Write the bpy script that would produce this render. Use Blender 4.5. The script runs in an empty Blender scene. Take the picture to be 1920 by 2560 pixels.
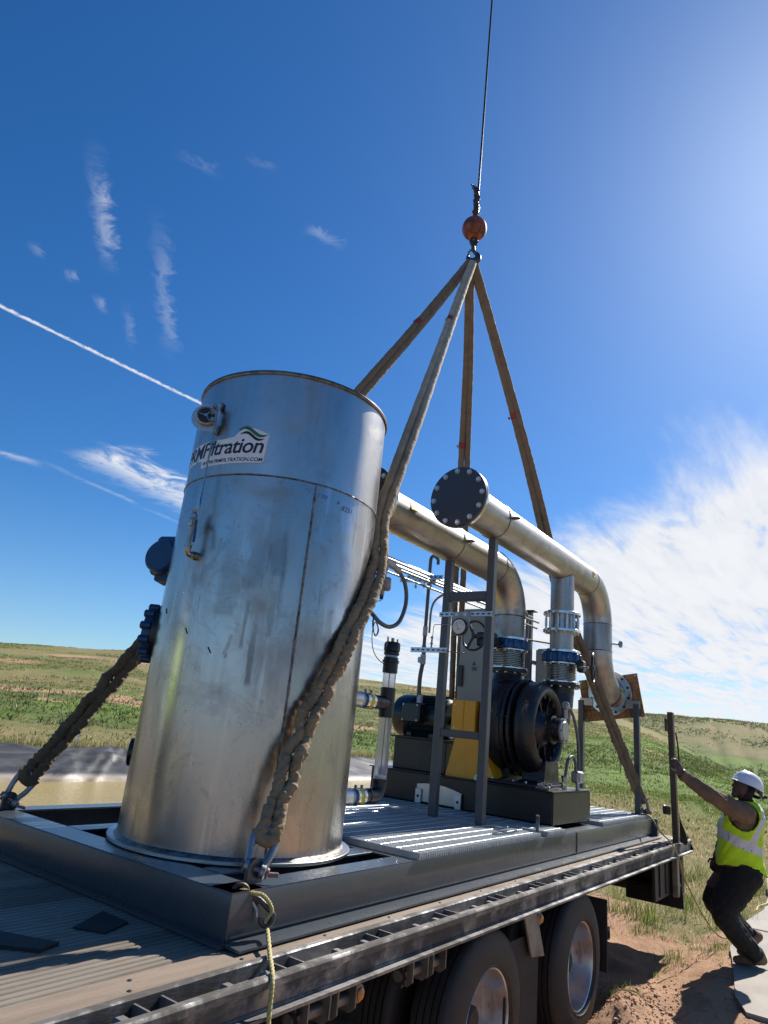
import bpy, bmesh, math, random
import numpy as np
from mathutils import Vector, Matrix, noise as mnoise

random.seed(7)
RNG = np.random.default_rng(7)
sc = bpy.context.scene
COL = sc.collection
R = math.radians

# ------------------------------------------------------------------ camera
cd = bpy.data.cameras.new('camera')
cam = bpy.data.objects.new('camera', cd)
COL.objects.link(cam)
cd.sensor_fit = 'AUTO'
cd.sensor_width = 36.0
cd.lens = 1660.0 / 2560.0 * 36.0
cd.clip_start = 0.05
cd.clip_end = 5000.0
CR = ((0.57209244, -0.81440200, 0.09726060),      # image right
      (0.30400647, 0.10041564, -0.94736306),      # image down
      (0.76176789, 0.57154709, 0.30503050))       # view direction
CAM = Vector((0.0, 0.0, 1.9))
m = Matrix.Identity(4)
for i in range(3):
    m[i][0] = CR[0][i]
    m[i][1] = -CR[1][i]
    m[i][2] = -CR[2][i]
    m[i][3] = CAM[i]
cam.matrix_world = m
sc.camera = cam

# ------------------------------------------------------------------ sun and sky
SUN_AZ, SUN_EL = R(-4.5), R(41.0)
SUN_DIR = Vector((math.cos(SUN_AZ) * math.cos(SUN_EL), math.sin(SUN_AZ) * math.cos(SUN_EL), math.sin(SUN_EL)))
sd = bpy.data.lights.new('sun', 'SUN')
sd.energy = 5.0
sd.angle = R(0.53)
sd.color = (1.0, 0.955, 0.89)
so = bpy.data.objects.new('sun', sd)
COL.objects.link(so)
so.location = (20, -3, 30)
so.rotation_euler = SUN_DIR.to_track_quat('Z', 'Y').to_euler()

vs = sc.view_settings
vs.view_transform = 'Standard'
vs.look = 'None'
vs.exposure = 0.75
vs.gamma = 1.0
vs.use_curve_mapping = False


class NT:
    """small helper that writes node graphs"""

    def __init__(s, tree):
        s.t = tree
        s.n = tree.nodes
        s.l = tree.links

    def new(s, typ, **kw):
        n = s.n.new(typ)
        for k, v in kw.items():
            setattr(n, k, v)
        return n

    def put(s, sock, v):
        if v is None:
            return
        if isinstance(v, bpy.types.NodeSocket):
            s.l.new(v, sock)
        else:
            if sock.type == 'RGBA' and len(v) == 3:
                v = (*v, 1.0)
            sock.default_value = v

    def math(s, op, a, b=None, c=None, clamp=False):
        n = s.new('ShaderNodeMath', operation=op)
        n.use_clamp = clamp
        s.put(n.inputs[0], a)
        if b is not None:
            s.put(n.inputs[1], b)
        if c is not None:
            s.put(n.inputs[2], c)
        return n.outputs[0]

    def add(s, a, b): return s.math('ADD', a, b)
    def sub(s, a, b): return s.math('SUBTRACT', a, b)
    def mul(s, a, b): return s.math('MULTIPLY', a, b)

    def sstep(s, x, lo, hi):
        n = s.new('ShaderNodeMapRange', interpolation_type='SMOOTHSTEP')
        s.put(n.inputs[0], x)
        n.inputs[1].default_value = lo
        n.inputs[2].default_value = hi
        n.inputs[3].default_value = 0.0
        n.inputs[4].default_value = 1.0
        return n.outputs[0]

    def lin(s, x, lo, hi, a, b):
        n = s.new('ShaderNodeMapRange')
        s.put(n.inputs[0], x)
        n.inputs[1].default_value = lo
        n.inputs[2].default_value = hi
        n.inputs[3].default_value = a
        n.inputs[4].default_value = b
        return n.outputs[0]

    def mix(s, fac, a, b, blend='MIX'):
        n = s.new('ShaderNodeMix', data_type='RGBA', blend_type=blend)
        s.put(n.inputs[0], fac)
        s.put(n.inputs[6], a)
        s.put(n.inputs[7], b)
        return n.outputs[2]

    def noise(s, vec, scale, detail=4, rough=0.55, dist=0.0):
        n = s.new('ShaderNodeTexNoise')
        if vec is not None:
            s.put(n.inputs['Vector'], vec)
        n.inputs['Scale'].default_value = scale
        n.inputs['Detail'].default_value = detail
        n.inputs['Roughness'].default_value = rough
        n.inputs['Distortion'].default_value = dist
        return n.outputs[0]

    def mapping(s, vec, scale=(1, 1, 1), rot=(0, 0, 0), loc=(0, 0, 0)):
        n = s.new('ShaderNodeMapping')
        s.put(n.inputs[0], vec)
        n.inputs[1].default_value = loc
        n.inputs[2].default_value = rot
        n.inputs[3].default_value = scale
        return n.outputs[0]

    def comb(s, x, y, z):
        n = s.new('ShaderNodeCombineXYZ')
        for i, v in enumerate((x, y, z)):
            s.put(n.inputs[i], v)
        return n.outputs[0]

    def sep(s, v):
        n = s.new('ShaderNodeSeparateXYZ')
        s.put(n.inputs[0], v)
        return n.outputs


def build_world():
    w = bpy.data.worlds.new('World')
    sc.world = w
    w.use_nodes = True
    g = NT(w.node_tree)
    g.n.clear()
    out = g.new('ShaderNodeOutputWorld')
    bg = g.new('ShaderNodeBackground')
    bg.inputs[1].default_value = SKY_STRENGTH
    sky = g.new('ShaderNodeTexSky', sky_type='NISHITA')
    sky.sun_disc = False
    sky.sun_elevation = SUN_EL
    sky.sun_rotation = R(90) - SUN_AZ
    sky.altitude = 600
    sky.air_density = 1.0
    sky.dust_density = 0.55
    sky.ozone_density = 3.0
    hs = g.new('ShaderNodeHueSaturation')
    hs.inputs['Saturation'].default_value = 1.30
    hs.inputs['Value'].default_value = 1.0
    g.l.new(sky.outputs[0], hs.inputs['Color'])
    base = g.mix(1.0, hs.outputs[0], (0.86, 1.06, 1.23), 'MULTIPLY')
    tc = g.new('ShaderNodeTexCoord')
    dx, dy, dz = g.sep(tc.outputs['Generated'])
    dzc = g.math('MAXIMUM', dz, 0.03)
    u = g.math('DIVIDE', dx, dzc)
    v = g.math('DIVIDE', dy, dzc)
    uv = g.comb(u, v, 0.0)

    # a sheet of cirrus, drawn on the plane of the cloud layer
    warp = g.noise(uv, 0.8, 3, 0.5)
    fib = g.mapping(uv, (0.55, 2.2, 1), (0, 0, R(-42)))
    n1 = g.noise(fib, 1.1, 9, 0.62, 0.6)
    n2 = g.noise(g.mapping(uv, (0.7, 4.2, 1), (0, 0, R(-38))), 1.7, 7, 0.6, 0.9)
    n3 = g.noise(uv, 0.75, 5, 0.55, 0.3)
    f = g.sub(u, g.add(2.22, g.mul(g.math('MAXIMUM', v, -0.4), 0.86)))
    f = g.sub(f, g.mul(g.sstep(v, -1.2, -3.0), 2.5))
    f = g.add(f, g.mul(g.sub(n1, 0.5), 1.25))
    edge = g.sstep(f, -0.40, 0.45)
    far = g.sstep(u, 4.0, 9.0)                      # thinner towards the horizon
    dens = g.add(g.mul(n1, 0.70), g.add(g.mul(n2, 0.70), g.mul(n3, 0.45)))
    lo = g.sstep(g.sub(dens, g.mul(far, 0.10)), 0.52, 0.98)
    sheet = g.mul(edge, lo)
    sheet = g.math('MULTIPLY', sheet, 1.12, clamp=True)

    def streak(ax, ay, bx, by, width, amp, taper=0.25, rag=1.0, sc_=9.0, lo_=0.30):
        """a wisp of cloud along a segment of the layer plane"""
        L = math.hypot(bx - ax, by - ay)
        ux, uy = (bx - ax) / L, (by - ay) / L
        px = g.sub(u, ax)
        py = g.sub(v, ay)
        t = g.math('DIVIDE', g.add(g.mul(px, ux), g.mul(py, uy)), L)
        s_ = g.sub(g.mul(py, ux), g.mul(px, uy))
        nn = g.noise(g.mapping(uv, (1, 1, 1), (0, 0, 0), (ax * 7, ay * 5, 0)), sc_, 9, 0.68, 0.7)
        s2 = g.add(s_, g.mul(g.sub(nn, 0.5), width * 2.2 * rag))
        d = g.sstep(g.math('ABSOLUTE', s2), width, width * 0.12)
        e = g.mul(g.sstep(t, -0.02, taper), g.sstep(t, 1.02, 1.0 - taper))
        k = g.mul(d, e)
        return g.mul(k, g.math('MULTIPLY', g.sstep(nn, lo_, lo_ + 0.42), amp))

    parts = [
        streak(-0.55, 1.975, 2.2, 1.712, 0.0140, 1.10, 0.01, 1.05, 26, 0.20),
        streak(0.43, 1.09, 0.69, 1.45, 0.0288, 0.480, 0.45, 1.5, 13),
        streak(0.60, 1.13, 1.04, 1.66, 0.0324, 0.304, 0.45, 1.8, 12),
        streak(0.78, 1.50, 0.95, 1.72, 0.0216, 0.208, 0.4, 1.8, 14),
        streak(0.62, 1.52, 0.67, 1.57, 0.0216, 0.240, 0.4, 1.6, 16),
        streak(0.72, 1.55, 0.79, 1.62, 0.0202, 0.272, 0.4, 1.6, 16),
        streak(0.52, 1.50, 0.57, 1.55, 0.0216, 0.176, 0.4, 1.6, 16),
        streak(0.80, 0.90, 0.90, 0.845, 0.0252, 0.320, 0.4, 1.8, 14),
        streak(0.52, 0.98, 0.62, 0.94, 0.0216, 0.176, 0.4, 1.8, 13),
        streak(0.60, 0.87, 0.66, 0.83, 0.0216, 0.144, 0.4, 1.8, 13),
        streak(1.36, 2.60, 2.55, 2.90, 0.26, 1.25, 0.10, 1.1, 5.0),
        streak(1.30, 2.52, 1.55, 2.50, 0.0360, 0.400, 0.4, 1.4, 9),
        streak(0.80, 3.10, 1.42, 3.08, 0.07, 0.55, 0.3, 1.4, 7),
        streak(1.30, 3.0, 2.5, 3.22, 0.0360, 0.240, 0.3, 1.4, 6),
        streak(-1.6, 0.6, -0.9, 1.7, 0.12, 0.5, 0.4, 1.6, 6),
        streak(-1.3, -0.9, -0.2, -1.9, 0.22, 0.7, 0.3, 1.4, 4),
        streak(-3.2, 0.4, -2.0, -1.6, 0.3, 0.8, 0.3, 1.4, 3),
    ]
    tot = sheet
    for p in parts:
        tot = g.math('MAXIMUM', tot, p)
    # milky veil along the horizon
    up = g.sstep(dz, 0.0, 0.04)
    tot = g.math('MULTIPLY', tot, up, clamp=True)
    cloud = g.mix(g.sstep(dens, 0.6, 1.1), (6.8, 7.3, 8.2), (8.6, 8.8, 9.2))
    veil = g.mul(g.sstep(dz, 0.30, 0.0), 0.10)
    base = g.mix(veil, base, (6.2, 7.3, 9.0))
    col = g.mix(tot, base, cloud)
    g.l.new(col, bg.inputs[0])
    g.l.new(bg.outputs[0], out.inputs[0])


SKY_STRENGTH = 0.061
build_world()

# ------------------------------------------------------------------ geometry helpers
LOC = {}


class MB:
    """collects shapes into one mesh"""

    def __init__(s):
        s.v = []
        s.f = []

    def add(s, vs_, fs):
        o = len(s.v)
        s.v.extend([tuple(p) for p in vs_])
        s.f.extend([tuple(i + o for i in q) for q in fs])
        return s

    def box(s, x0, x1, y0, y1, z0, z1, b=0.0):
        return s.obox(((x0 + x1) / 2, (y0 + y1) / 2, (z0 + z1) / 2), (abs(x1 - x0), abs(y1 - y0), abs(z1 - z0)), None, b)

    def obox(s, c, size, rot=None, b=0.0):
        hx, hy, hz = (d / 2 for d in size)
        c = Vector(c)
        rot = rot or Matrix.Identity(3)
        b = min(b, hx * .9, hy * .9, hz * .9)
        if b <= 0:
            P = [(sx * hx, sy * hy, sz * hz) for sx in (-1, 1) for sy in (-1, 1) for sz in (-1, 1)]
            F = [(0, 1, 3, 2), (4, 6, 7, 5), (0, 4, 5, 1), (2, 3, 7, 6), (0, 2, 6, 4), (1, 5, 7, 3)]
            return s.add([c + rot @ Vector(p) for p in P], F)
        P = []
        for sx in (-1, 1):
            for sy in (-1, 1):
                for sz in (-1, 1):
                    P += [(sx * hx, sy * (hy - b), sz * (hz - b)), (sx * (hx - b), sy * hy, sz * (hz - b)), (sx * (hx - b), sy * (hy - b), sz * hz)]

        def I(x, y, z, k):
            return ((x * 2 + y) * 2 + z) * 3 + k
        F = []
        for a in (0, 1):
            q = [I(a, 0, 0, 0), I(a, 1, 0, 0), I(a, 1, 1, 0), I(a, 0, 1, 0)]
            F.append(q if a else q[::-1])
            q = [I(0, a, 0, 1), I(0, a, 1, 1), I(1, a, 1, 1), I(1, a, 0, 1)]
            F.append(q if a else q[::-1])
            q = [I(0, 0, a, 2), I(1, 0, a, 2), I(1, 1, a, 2), I(0, 1, a, 2)]
            F.append(q if a else q[::-1])
        for a in (0, 1):
            for d in (0, 1):
                par = (a + d) % 2
                q = [I(a, d, 0, 0), I(a, d, 1, 0), I(a, d, 1, 1), I(a, d, 0, 1)]
                F.append(q if par == 0 else q[::-1])
                q = [I(a, 0, d, 0), I(a, 0, d, 2), I(a, 1, d, 2), I(a, 1, d, 0)]
                F.append(q if par == 0 else q[::-1])
                q = [I(0, a, d, 1), I(1, a, d, 1), I(1, a, d, 2), I(0, a, d, 2)]
                F.append(q if par == 0 else q[::-1])
                for e in (0, 1):
                    q = [I(a, d, e, 0), I(a, d, e, 1), I(a, d, e, 2)]
                    F.append(q if (a + d + e) % 2 else q[::-1])
        return s.add([c + rot @ Vector(p) for p in P], F)

    def bar(s, a, b_, w, h, up=(0, 0, 1), bev=0.0):
        """straight bar of section w x h from a to b"""
        a, b_ = Vector(a), Vector(b_)
        z = (b_ - a).normalized()
        up = Vector(up)
        if abs(z.dot(up)) > .98:
            up = Vector((1, 0, 0))
        x = up.cross(z).normalized()
        y = z.cross(x)
        rot = Matrix((x, y, z)).transposed()
        return s.obox((a + b_) / 2, (w, h, (b_ - a).length), rot, bev)

    def lathe(s, prof, o=(0, 0, 0), axis=(0, 0, 1), n=32, a0=0.0, a1=2 * math.pi):
        """prof: list of (radius, distance along the axis); ends are left open unless the radius is 0"""
        o = Vector(o)
        z = Vector(axis).normalized()
        t = Vector((1, 0, 0)) if abs(z.x) < .9 else Vector((0, 1, 0))
        x = (t - z * t.dot(z)).normalized()
        y = z.cross(x)
        full = abs(a1 - a0 - 2 * math.pi) < 1e-6
        m_ = n if full else n + 1
        vs_, fs = [], []
        for r, h in prof:
            for i in range(m_):
                a = a0 + (a1 - a0) * i / n
                vs_.append(o + z * h + x * (r * math.cos(a)) + y * (r * math.sin(a)))
        for k in range(len(prof) - 1):
            for i in range(n):
                j = (i + 1) % m_
                fs.append((k * m_ + i, k * m_ + j, (k + 1) * m_ + j, (k + 1) * m_ + i))
        return s.add(vs_, fs)

    def cyl(s, a, b_, r, r2=None, n=20, bev=0.0):
        a, b_ = Vector(a), Vector(b_)
        L = (b_ - a).length
        r2 = r if r2 is None else r2
        if bev > 0:
            prof = [(0, 0), (r - bev, 0), (r, bev), (r2, L - bev), (r2 - bev, L), (0, L)]
        else:
            prof = [(0, 0), (r, 0), (r, 0), (r2, L), (r2, L), (0, L)]
        return s.lathe(prof, a, b_ - a, n)

    def ring(s, c, axis, ro, ri, h, n=40, bev=0.003):
        """a washer of thickness h, starting at c"""
        pr = [(ri, 0), (ro - bev, 0), (ro, bev), (ro, h - bev), (ro - bev, h), (ri, h), (ri, 0)]
        return s.lathe(pr, c, axis, n)

    def tube(s, pts, r, n=10, closed=False, cap=True, wob=None, flat=None):
        """sweep along pts; r a number or list; wob(i, k) scales the radius; flat=(dir, f) squashes across dir"""
        P = [Vector(p) for p in pts]
        N = len(P)
        rs = r if isinstance(r, (list, tuple)) else [r] * N
        T = []
        for i in range(N):
            if closed:
                t = P[(i + 1) % N] - P[i - 1]
            else:
                t = P[min(i + 1, N - 1)] - P[max(i - 1, 0)]
            T.append(t.normalized())
        ref = Vector((0, 0, 1)) if abs(T[0].z) < .9 else Vector((1, 0, 0))
        if flat:
            ref = Vector(flat[0])
        x = (ref - T[0] * ref.dot(T[0])).normalized()
        vs_, fs = [], []
        for i in range(N):
            x = (x - T[i] * x.dot(T[i])).normalized()
            if flat:
                rr = Vector(flat[0])
                x = (rr - T[i] * rr.dot(T[i])).normalized()
            y = T[i].cross(x)
            for k in range(n):
                a = 2 * math.pi * k / n
                q = rs[i] * (wob(i, k) if wob else 1.0)
                fx = flat[1] if flat else 1.0
                vs_.append(P[i] + x * (q * fx * math.cos(a)) + y * (q * math.sin(a)))
        M_ = N if closed else N - 1
        for i in range(M_):
            j = (i + 1) % N
            for k in range(n):
                l = (k + 1) % n
                fs.append((i * n + k, i * n + l, j * n + l, j * n + k))
        if cap and not closed:
            fs.append(tuple(range(n))[::-1])
            fs.append(tuple((N - 1) * n + k for k in range(n)))
        return s.add(vs_, fs)

    def prism(s, poly, o, ux, uy, uz, h0, h1):
        """poly in the (ux, uy) plane through o, extruded along uz from h0 to h1"""
        o, ux, uy, uz = Vector(o), Vector(ux), Vector(uy), Vector(uz)
        n = len(poly)
        vs_ = [o + ux * a + uy * b_ + uz * h for h in (h0, h1) for a, b_ in poly]
        area = sum(poly[i][0] * poly[(i + 1) % n][1] - poly[(i + 1) % n][0] * poly[i][1] for i in range(n))
        flip = (area > 0) != (ux.cross(uy).dot(uz) * (h1 - h0) > 0)
        fs = [tuple(range(n))[::-1], tuple(range(n, 2 * n))]
        fs += [(i, (i + 1) % n, n + (i + 1) % n, n + i) for i in range(n)]
        if flip:
            fs = [q[::-1] for q in fs]
        return s.add(vs_, fs)

    def ball(s, c, r, n=20, m_=12, sz=1.0):
        prof = [(r * math.sin(math.pi * k / m_), -r * sz * math.cos(math.pi * k / m_)) for k in range(m_ + 1)]
        return s.lathe(prof, c, (0, 0, 1), n)

    def hexa(s, c, axis, r, h):
        c = Vector(c)
        ax = Vector(axis).normalized()
        return s.lathe([(0, 0), (r, 0), (r, h * .8), (r * .86, h), (0, h)], c, ax, 6)


def arc(c, ux, uy, r, a0, a1, n):
    c, ux, uy = Vector(c), Vector(ux), Vector(uy)
    return [c + ux * (r * math.cos(a0 + (a1 - a0) * i / n)) + uy * (r * math.sin(a0 + (a1 - a0) * i / n)) for i in range(n + 1)]


def spline(pts, per=8):
    """Catmull-Rom through the points"""
    P = [Vector(p) for p in pts]
    P = [P[0] * 2 - P[1]] + P + [P[-1] * 2 - P[-2]]
    out = []
    for i in range(1, len(P) - 2):
        a, b, c, d = P[i - 1:i + 3]
        for k in range(per):
            t = k / per
            out.append(0.5 * ((2 * b) + (c - a) * t + (2 * a - 5 * b + 4 * c - d) * t * t + (3 * b - a - 3 * c + d) * t ** 3))
    out.append(P[-2])
    return out


def mesh_of(name, mb, mat, off=(0, 0, 0), sharp=38):
    me = bpy.data.meshes.new(name)
    V = np.array(mb.v, dtype=np.float64) - np.array(off)
    me.from_pydata(V.tolist(), [], mb.f)
    me.validate(clean_customdata=False)
    me.polygons.foreach_set('use_smooth', [True] * len(me.polygons))
    me.set_sharp_from_angle(angle=R(sharp))
    if mat:
        me.materials.append(mat)
    me.update()
    return me


def link(name, me, parent=None):
    o = bpy.data.objects.new(name, me)
    COL.objects.link(o)
    if parent:
        o.parent = parent
    return o


def thing(name, label, cat, loc=(0, 0, 0), group=None):
    o = bpy.data.objects.new(name, None)
    COL.objects.link(o)
    o.empty_display_size = 0.1
    o.location = loc
    o['label'] = label
    o['category'] = cat
    if group:
        o['group'] = group
    LOC[o.name] = Vector(loc)
    return o


def part(name, mb, mat, parent, label=None, kind=None, sharp=38):
    off = LOC[parent.name]
    me = mesh_of(name, mb, mat, off, sharp)
    o = link(name, me, parent)
    LOC[o.name] = off
    if label:
        o['label'] = label
    if kind:
        o['kind'] = kind
    return o


def solo(name, mb, mat, label, cat, group=None, sharp=38):
    V = np.array(mb.v)
    off = Vector(((V[:, 0].min() + V[:, 0].max()) / 2, (V[:, 1].min() + V[:, 1].max()) / 2, V[:, 2].min()))
    me = mesh_of(name, mb, mat, off, sharp)
    o = link(name, me)
    o.location = off
    LOC[o.name] = off
    o['label'] = label
    o['category'] = cat
    if group:
        o['group'] = group
    return o


def setting(name, mb, mat, kind='structure', sharp=38):
    me = mesh_of(name, mb, mat, (0, 0, 0), sharp)
    o = link(name, me)
    o['kind'] = kind
    LOC[o.name] = Vector((0, 0, 0))
    return o


def child_copy(name, me, parent, loc, rot=None):
    """another child that shares mesh data; loc in world space"""
    o = link(name, me, parent)
    o.location = Vector(loc) - LOC[parent.name]
    if rot is not None:
        o.rotation_mode = 'QUATERNION'
        o.rotation_quaternion = rot
    LOC[o.name] = Vector(loc)
    return o


_bolt = {}


def bolt_ring(parent, c, axis, rad, n, size, mat, phase=0.0, stud=0.0, name='bolt'):
    """a ring of hex bolts round a flange, one shared mesh"""
    key = (round(size, 4), round(stud, 4), mat.name)
    if key not in _bolt:
        b = MB()
        b.lathe([(size * 1.25, 0), (size * 1.25, size * .2), (0, size * .2)], (0, 0, 0), (0, 0, 1), 10)
        b.hexa((0, 0, size * .18), (0, 0, 1), size, size * .8)
        if stud:
            b.cyl((0, 0, -stud), (0, 0, size * 1.5), size * .5, n=8)
        _bolt[key] = mesh_of(name, b, mat)
    z = Vector(axis).normalized()
    t = Vector((1, 0, 0)) if abs(z.x) < .9 else Vector((0, 1, 0))
    x = (t - z * t.dot(z)).normalized()
    y = z.cross(x)
    q = z.to_track_quat('Z', 'Y')
    for i in range(n):
        a = phase + 2 * math.pi * i / n
        child_copy(name, _bolt[key], parent, Vector(c) + x * (rad * math.cos(a)) + y * (rad * math.sin(a)), q)


# ------------------------------------------------------------------ materials
def pbr(name, col, rough=0.5, metal=0.0, col2=None, vscale=6.0, vamt=0.5, stretch=(1, 1, 1), rvar=0.0, bump=0.0, bscale=60.0,
        dirt=None, dscale=3.0, dlo=0.5, dhi=0.75, spec=None, coat=0.0, coat_r=0.12):
    m_ = bpy.data.materials.new(name)
    m_.use_nodes = True
    g = NT(m_.node_tree)
    b = g.n['Principled BSDF']
    tc = g.new('ShaderNodeTexCoord')
    ob = tc.outputs['Object']
    vec = g.mapping(ob, stretch)
    n1 = g.noise(vec, vscale, 6, 0.6, 0.3)
    c2 = col2 or tuple(x * .7 for x in col)
    cc = g.mix(g.mul(g.sstep(n1, 0.3, 0.72), vamt), col, c2)
    rr = rough
    if dirt:
        n2 = g.noise(ob, dscale, 8, 0.68, 0.5)
        k = g.sstep(n2, dlo, dhi)
        cc = g.mix(k, cc, dirt)
        rr = g.lin(k, 0, 1, rough, min(1, rough + .35))
        if metal:
            g.put(b.inputs['Metallic'], g.lin(k, 0, 1, metal, metal * .15))
    if rvar:
        n3 = g.noise(vec, vscale * 2.3, 5, 0.65)
        base = rr if isinstance(rr, bpy.types.NodeSocket) else rough
        rr = g.add(base, g.mul(g.sub(n3, 0.5), rvar))
    g.put(b.inputs['Base Color'], cc)
    g.put(b.inputs['Roughness'], rr)
    if not (dirt and metal):
        b.inputs['Metallic'].default_value = metal
    if spec is not None:
        b.inputs['Specular IOR Level'].default_value = spec
    if coat:
        b.inputs['Coat Weight'].default_value = coat
        b.inputs['Coat Roughness'].default_value = coat_r
        b.inputs['Coat IOR'].default_value = 1.65 if coat >= 1 else 1.5
    if bump:
        nb = g.noise(vec, bscale, 5, 0.6)
        bn = g.new('ShaderNodeBump')
        bn.inputs['Strength'].default_value = bump
        bn.inputs['Distance'].default_value = 0.01
        g.l.new(nb, bn.inputs['Height'])
        g.l.new(bn.outputs[0], b.inputs['Normal'])
    return m_


M = {}
M['skid_paint'] = pbr('grey_skid_paint', (0.044, 0.053, 0.064), 0.28, 0.0, (0.052, 0.060, 0.070), 3, .7, rvar=.12, bump=.05, bscale=25, coat=.30, coat_r=.42, spec=.5, dirt=(0.115, 0.105, 0.095), dscale=6, dlo=.60, dhi=.85)
M['post_paint'] = pbr('grey_post_paint', (0.075, 0.083, 0.095), 0.34, 0.0, (0.055, 0.062, 0.070), 9, .7, rvar=.2)
M['flange_paint'] = pbr('dark_flange_paint', (0.030, 0.036, 0.050), 0.42, 0.0, (0.036, 0.042, 0.055), 3, .6)
M['black'] = pbr('black_paint', (0.010, 0.010, 0.011), 0.33, 0.0, (0.018, 0.018, 0.018), 8, .6, rvar=.25, bump=.08, bscale=50)
M['cast_black'] = pbr('black_cast_iron', (0.008, 0.009, 0.011), 0.30, 0.0, (0.016, 0.016, 0.018), 10, .6, rvar=.25, bump=.35, bscale=70, dirt=(0.045, 0.040, 0.035), dscale=5, dlo=.52, dhi=.8)
M['scuffed_black'] = pbr('scuffed_black_paint', (0.014, 0.015, 0.014), 0.38, 0.0, (0.02, 0.021, 0.018), 8, .6, dirt=(0.20, 0.20, 0.18), dscale=17, dlo=.585, dhi=.70, bump=.1)
M['rubber'] = pbr('rubber', (0.014, 0.0135, 0.013), 0.72, 0.0, (0.03, 0.027, 0.024), 5, .7, bump=.3, bscale=80)
M['tyre'] = pbr('tyre_rubber', (0.017, 0.016, 0.015), 0.62, 0.0, (0.035, 0.030, 0.026), 4, .8, dirt=(0.14, 0.09, 0.06), dscale=4, dlo=.62, dhi=.85, bump=.25, bscale=90)
M['plastic_black'] = pbr('black_pvc', (0.010, 0.010, 0.011), 0.35, 0.0, (0.014, 0.014, 0.015), 8, .5)
M['galv'] = pbr('galvanised_steel', (0.46, 0.49, 0.51), 0.42, 0.35, (0.34, 0.37, 0.39), 16, .8, rvar=.25)
M['zinc'] = pbr('zinc_plate', (0.56, 0.60, 0.64), 0.32, 0.8, (0.45, 0.50, 0.55), 20, .6)
M['chrome'] = pbr('bright_flange_steel', (0.66, 0.66, 0.66), 0.20, 1.0, (0.5, 0.5, 0.5), 12, .6, rvar=.15)
M['bellows'] = pbr('bellows_steel', (0.42, 0.40, 0.38), 0.30, 1.0, (0.3, 0.28, 0.27), 12, .6)
M['conduit'] = pbr('conduit_steel', (0.30, 0.31, 0.32), 0.42, 0.8, (0.2, 0.21, 0.22), 14, .6)
M['hose'] = pbr('grey_flexible_conduit', (0.10, 0.11, 0.125), 0.45, 0.0, (0.08, 0.09, 0.10), 10, .5)
M['instrument'] = pbr('cast_aluminium_instrument', (0.36, 0.37, 0.37), 0.42, 0.55, (0.26, 0.27, 0.28), 16, .7, bump=.1)
M['motor'] = pbr('dark_green_motor_paint', (0.006, 0.016, 0.021), 0.30, 0.0, (0.010, 0.022, 0.026), 8, .6, rvar=.2)
M['yellow'] = pbr('yellow_guard_paint', (0.80, 0.37, 0.014), 0.40, 0.0, (0.68, 0.30, 0.012), 5, .7, rvar=.2, dirt=(0.30, 0.16, 0.03), dscale=6, dlo=.66, dhi=.9)
M['blue'] = pbr('blue_valve_paint', (0.006, 0.068, 0.215), 0.33, 0.0, (0.005, 0.052, 0.17), 8, .6, rvar=.15)
M['navy'] = pbr('dark_blue_paint', (0.005, 0.045, 0.130), 0.42, 0.0, (0.004, 0.035, 0.10), 8, .6)
M['cabinet'] = pbr('grey_cabinet_paint', (0.27, 0.30, 0.285), 0.38, 0.0, (0.24, 0.265, 0.255), 3, .6)
M['white'] = pbr('white_plastic', (0.78, 0.79, 0.82), 0.25, 0.0, (0.72, 0.73, 0.76), 6, .5)
M['brass'] = pbr('brass', (0.60, 0.42, 0.17), 0.30, 1.0, (0.45, 0.30, 0.12), 20, .6)
M['nickel'] = pbr('worn_pipe_fitting', (0.40, 0.385, 0.36), 0.34, 1.0, (0.24, 0.21, 0.18), 30, .8, rvar=.2)
M['red'] = pbr('red_paint', (0.36, 0.03, 0.02), 0.42, 0.0, (0.28, 0.02, 0.015), 8, .6)
M['pink_clip'] = pbr('worn_red_pin', (0.22, 0.075, 0.07), 0.42, 0.5, (0.22, 0.21, 0.21), 40, 1.0)
M['orange_ball'] = pbr('worn_orange_paint', (0.33, 0.060, 0.030), 0.42, 0.0, (0.22, 0.040, 0.025), 8, .7, dirt=(0.06, 0.035, 0.028), dscale=9, dlo=.43, dhi=.60, bump=.25)
M['rusty'] = pbr('dark_rusty_steel', (0.055, 0.042, 0.038), 0.5, 0.5, (0.11, 0.055, 0.04), 12, .8, bump=.3)
M['dark_steel'] = pbr('dark_forged_steel', (0.09, 0.09, 0.092), 0.38, 0.7, (0.05, 0.045, 0.042), 20, .8, bump=.2)
M['shackle'] = pbr('galvanised_shackle', (0.30, 0.32, 0.35), 0.35, 0.75, (0.17, 0.17, 0.18), 18, .8, rvar=.2, bump=.2)
M['wire'] = pbr('greasy_wire_rope', (0.030, 0.028, 0.028), 0.45, 0.5, (0.06, 0.055, 0.05), 60, .7)
M['sling_plain'] = pbr('dirty_sling_cover', (0.235, 0.178, 0.115), 0.86, 0.0, (0.095, 0.070, 0.046), 9, .9, dirt=(0.055, 0.042, 0.032), dscale=5, dlo=.55, dhi=.8, bump=.35, bscale=120)
M['sling_pale'] = pbr('pale_sling_cover', (0.36, 0.32, 0.26), 0.86, 0.0, (0.24, 0.205, 0.16), 8, .9, dirt=(0.085, 0.066, 0.05), dscale=6, dlo=.56, dhi=.8, bump=.35, bscale=120)
M['sling_brown'] = pbr('brown_sling_cover', (0.165, 0.117, 0.077), 0.86, 0.0, (0.12, 0.083, 0.055), 8, .9, bump=.3, bscale=120)
M['tag_red'] = pbr('red_sling_tag', (0.30, 0.035, 0.025), 0.6, 0.0, (0.2, 0.03, 0.02), 20, .7)
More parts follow.
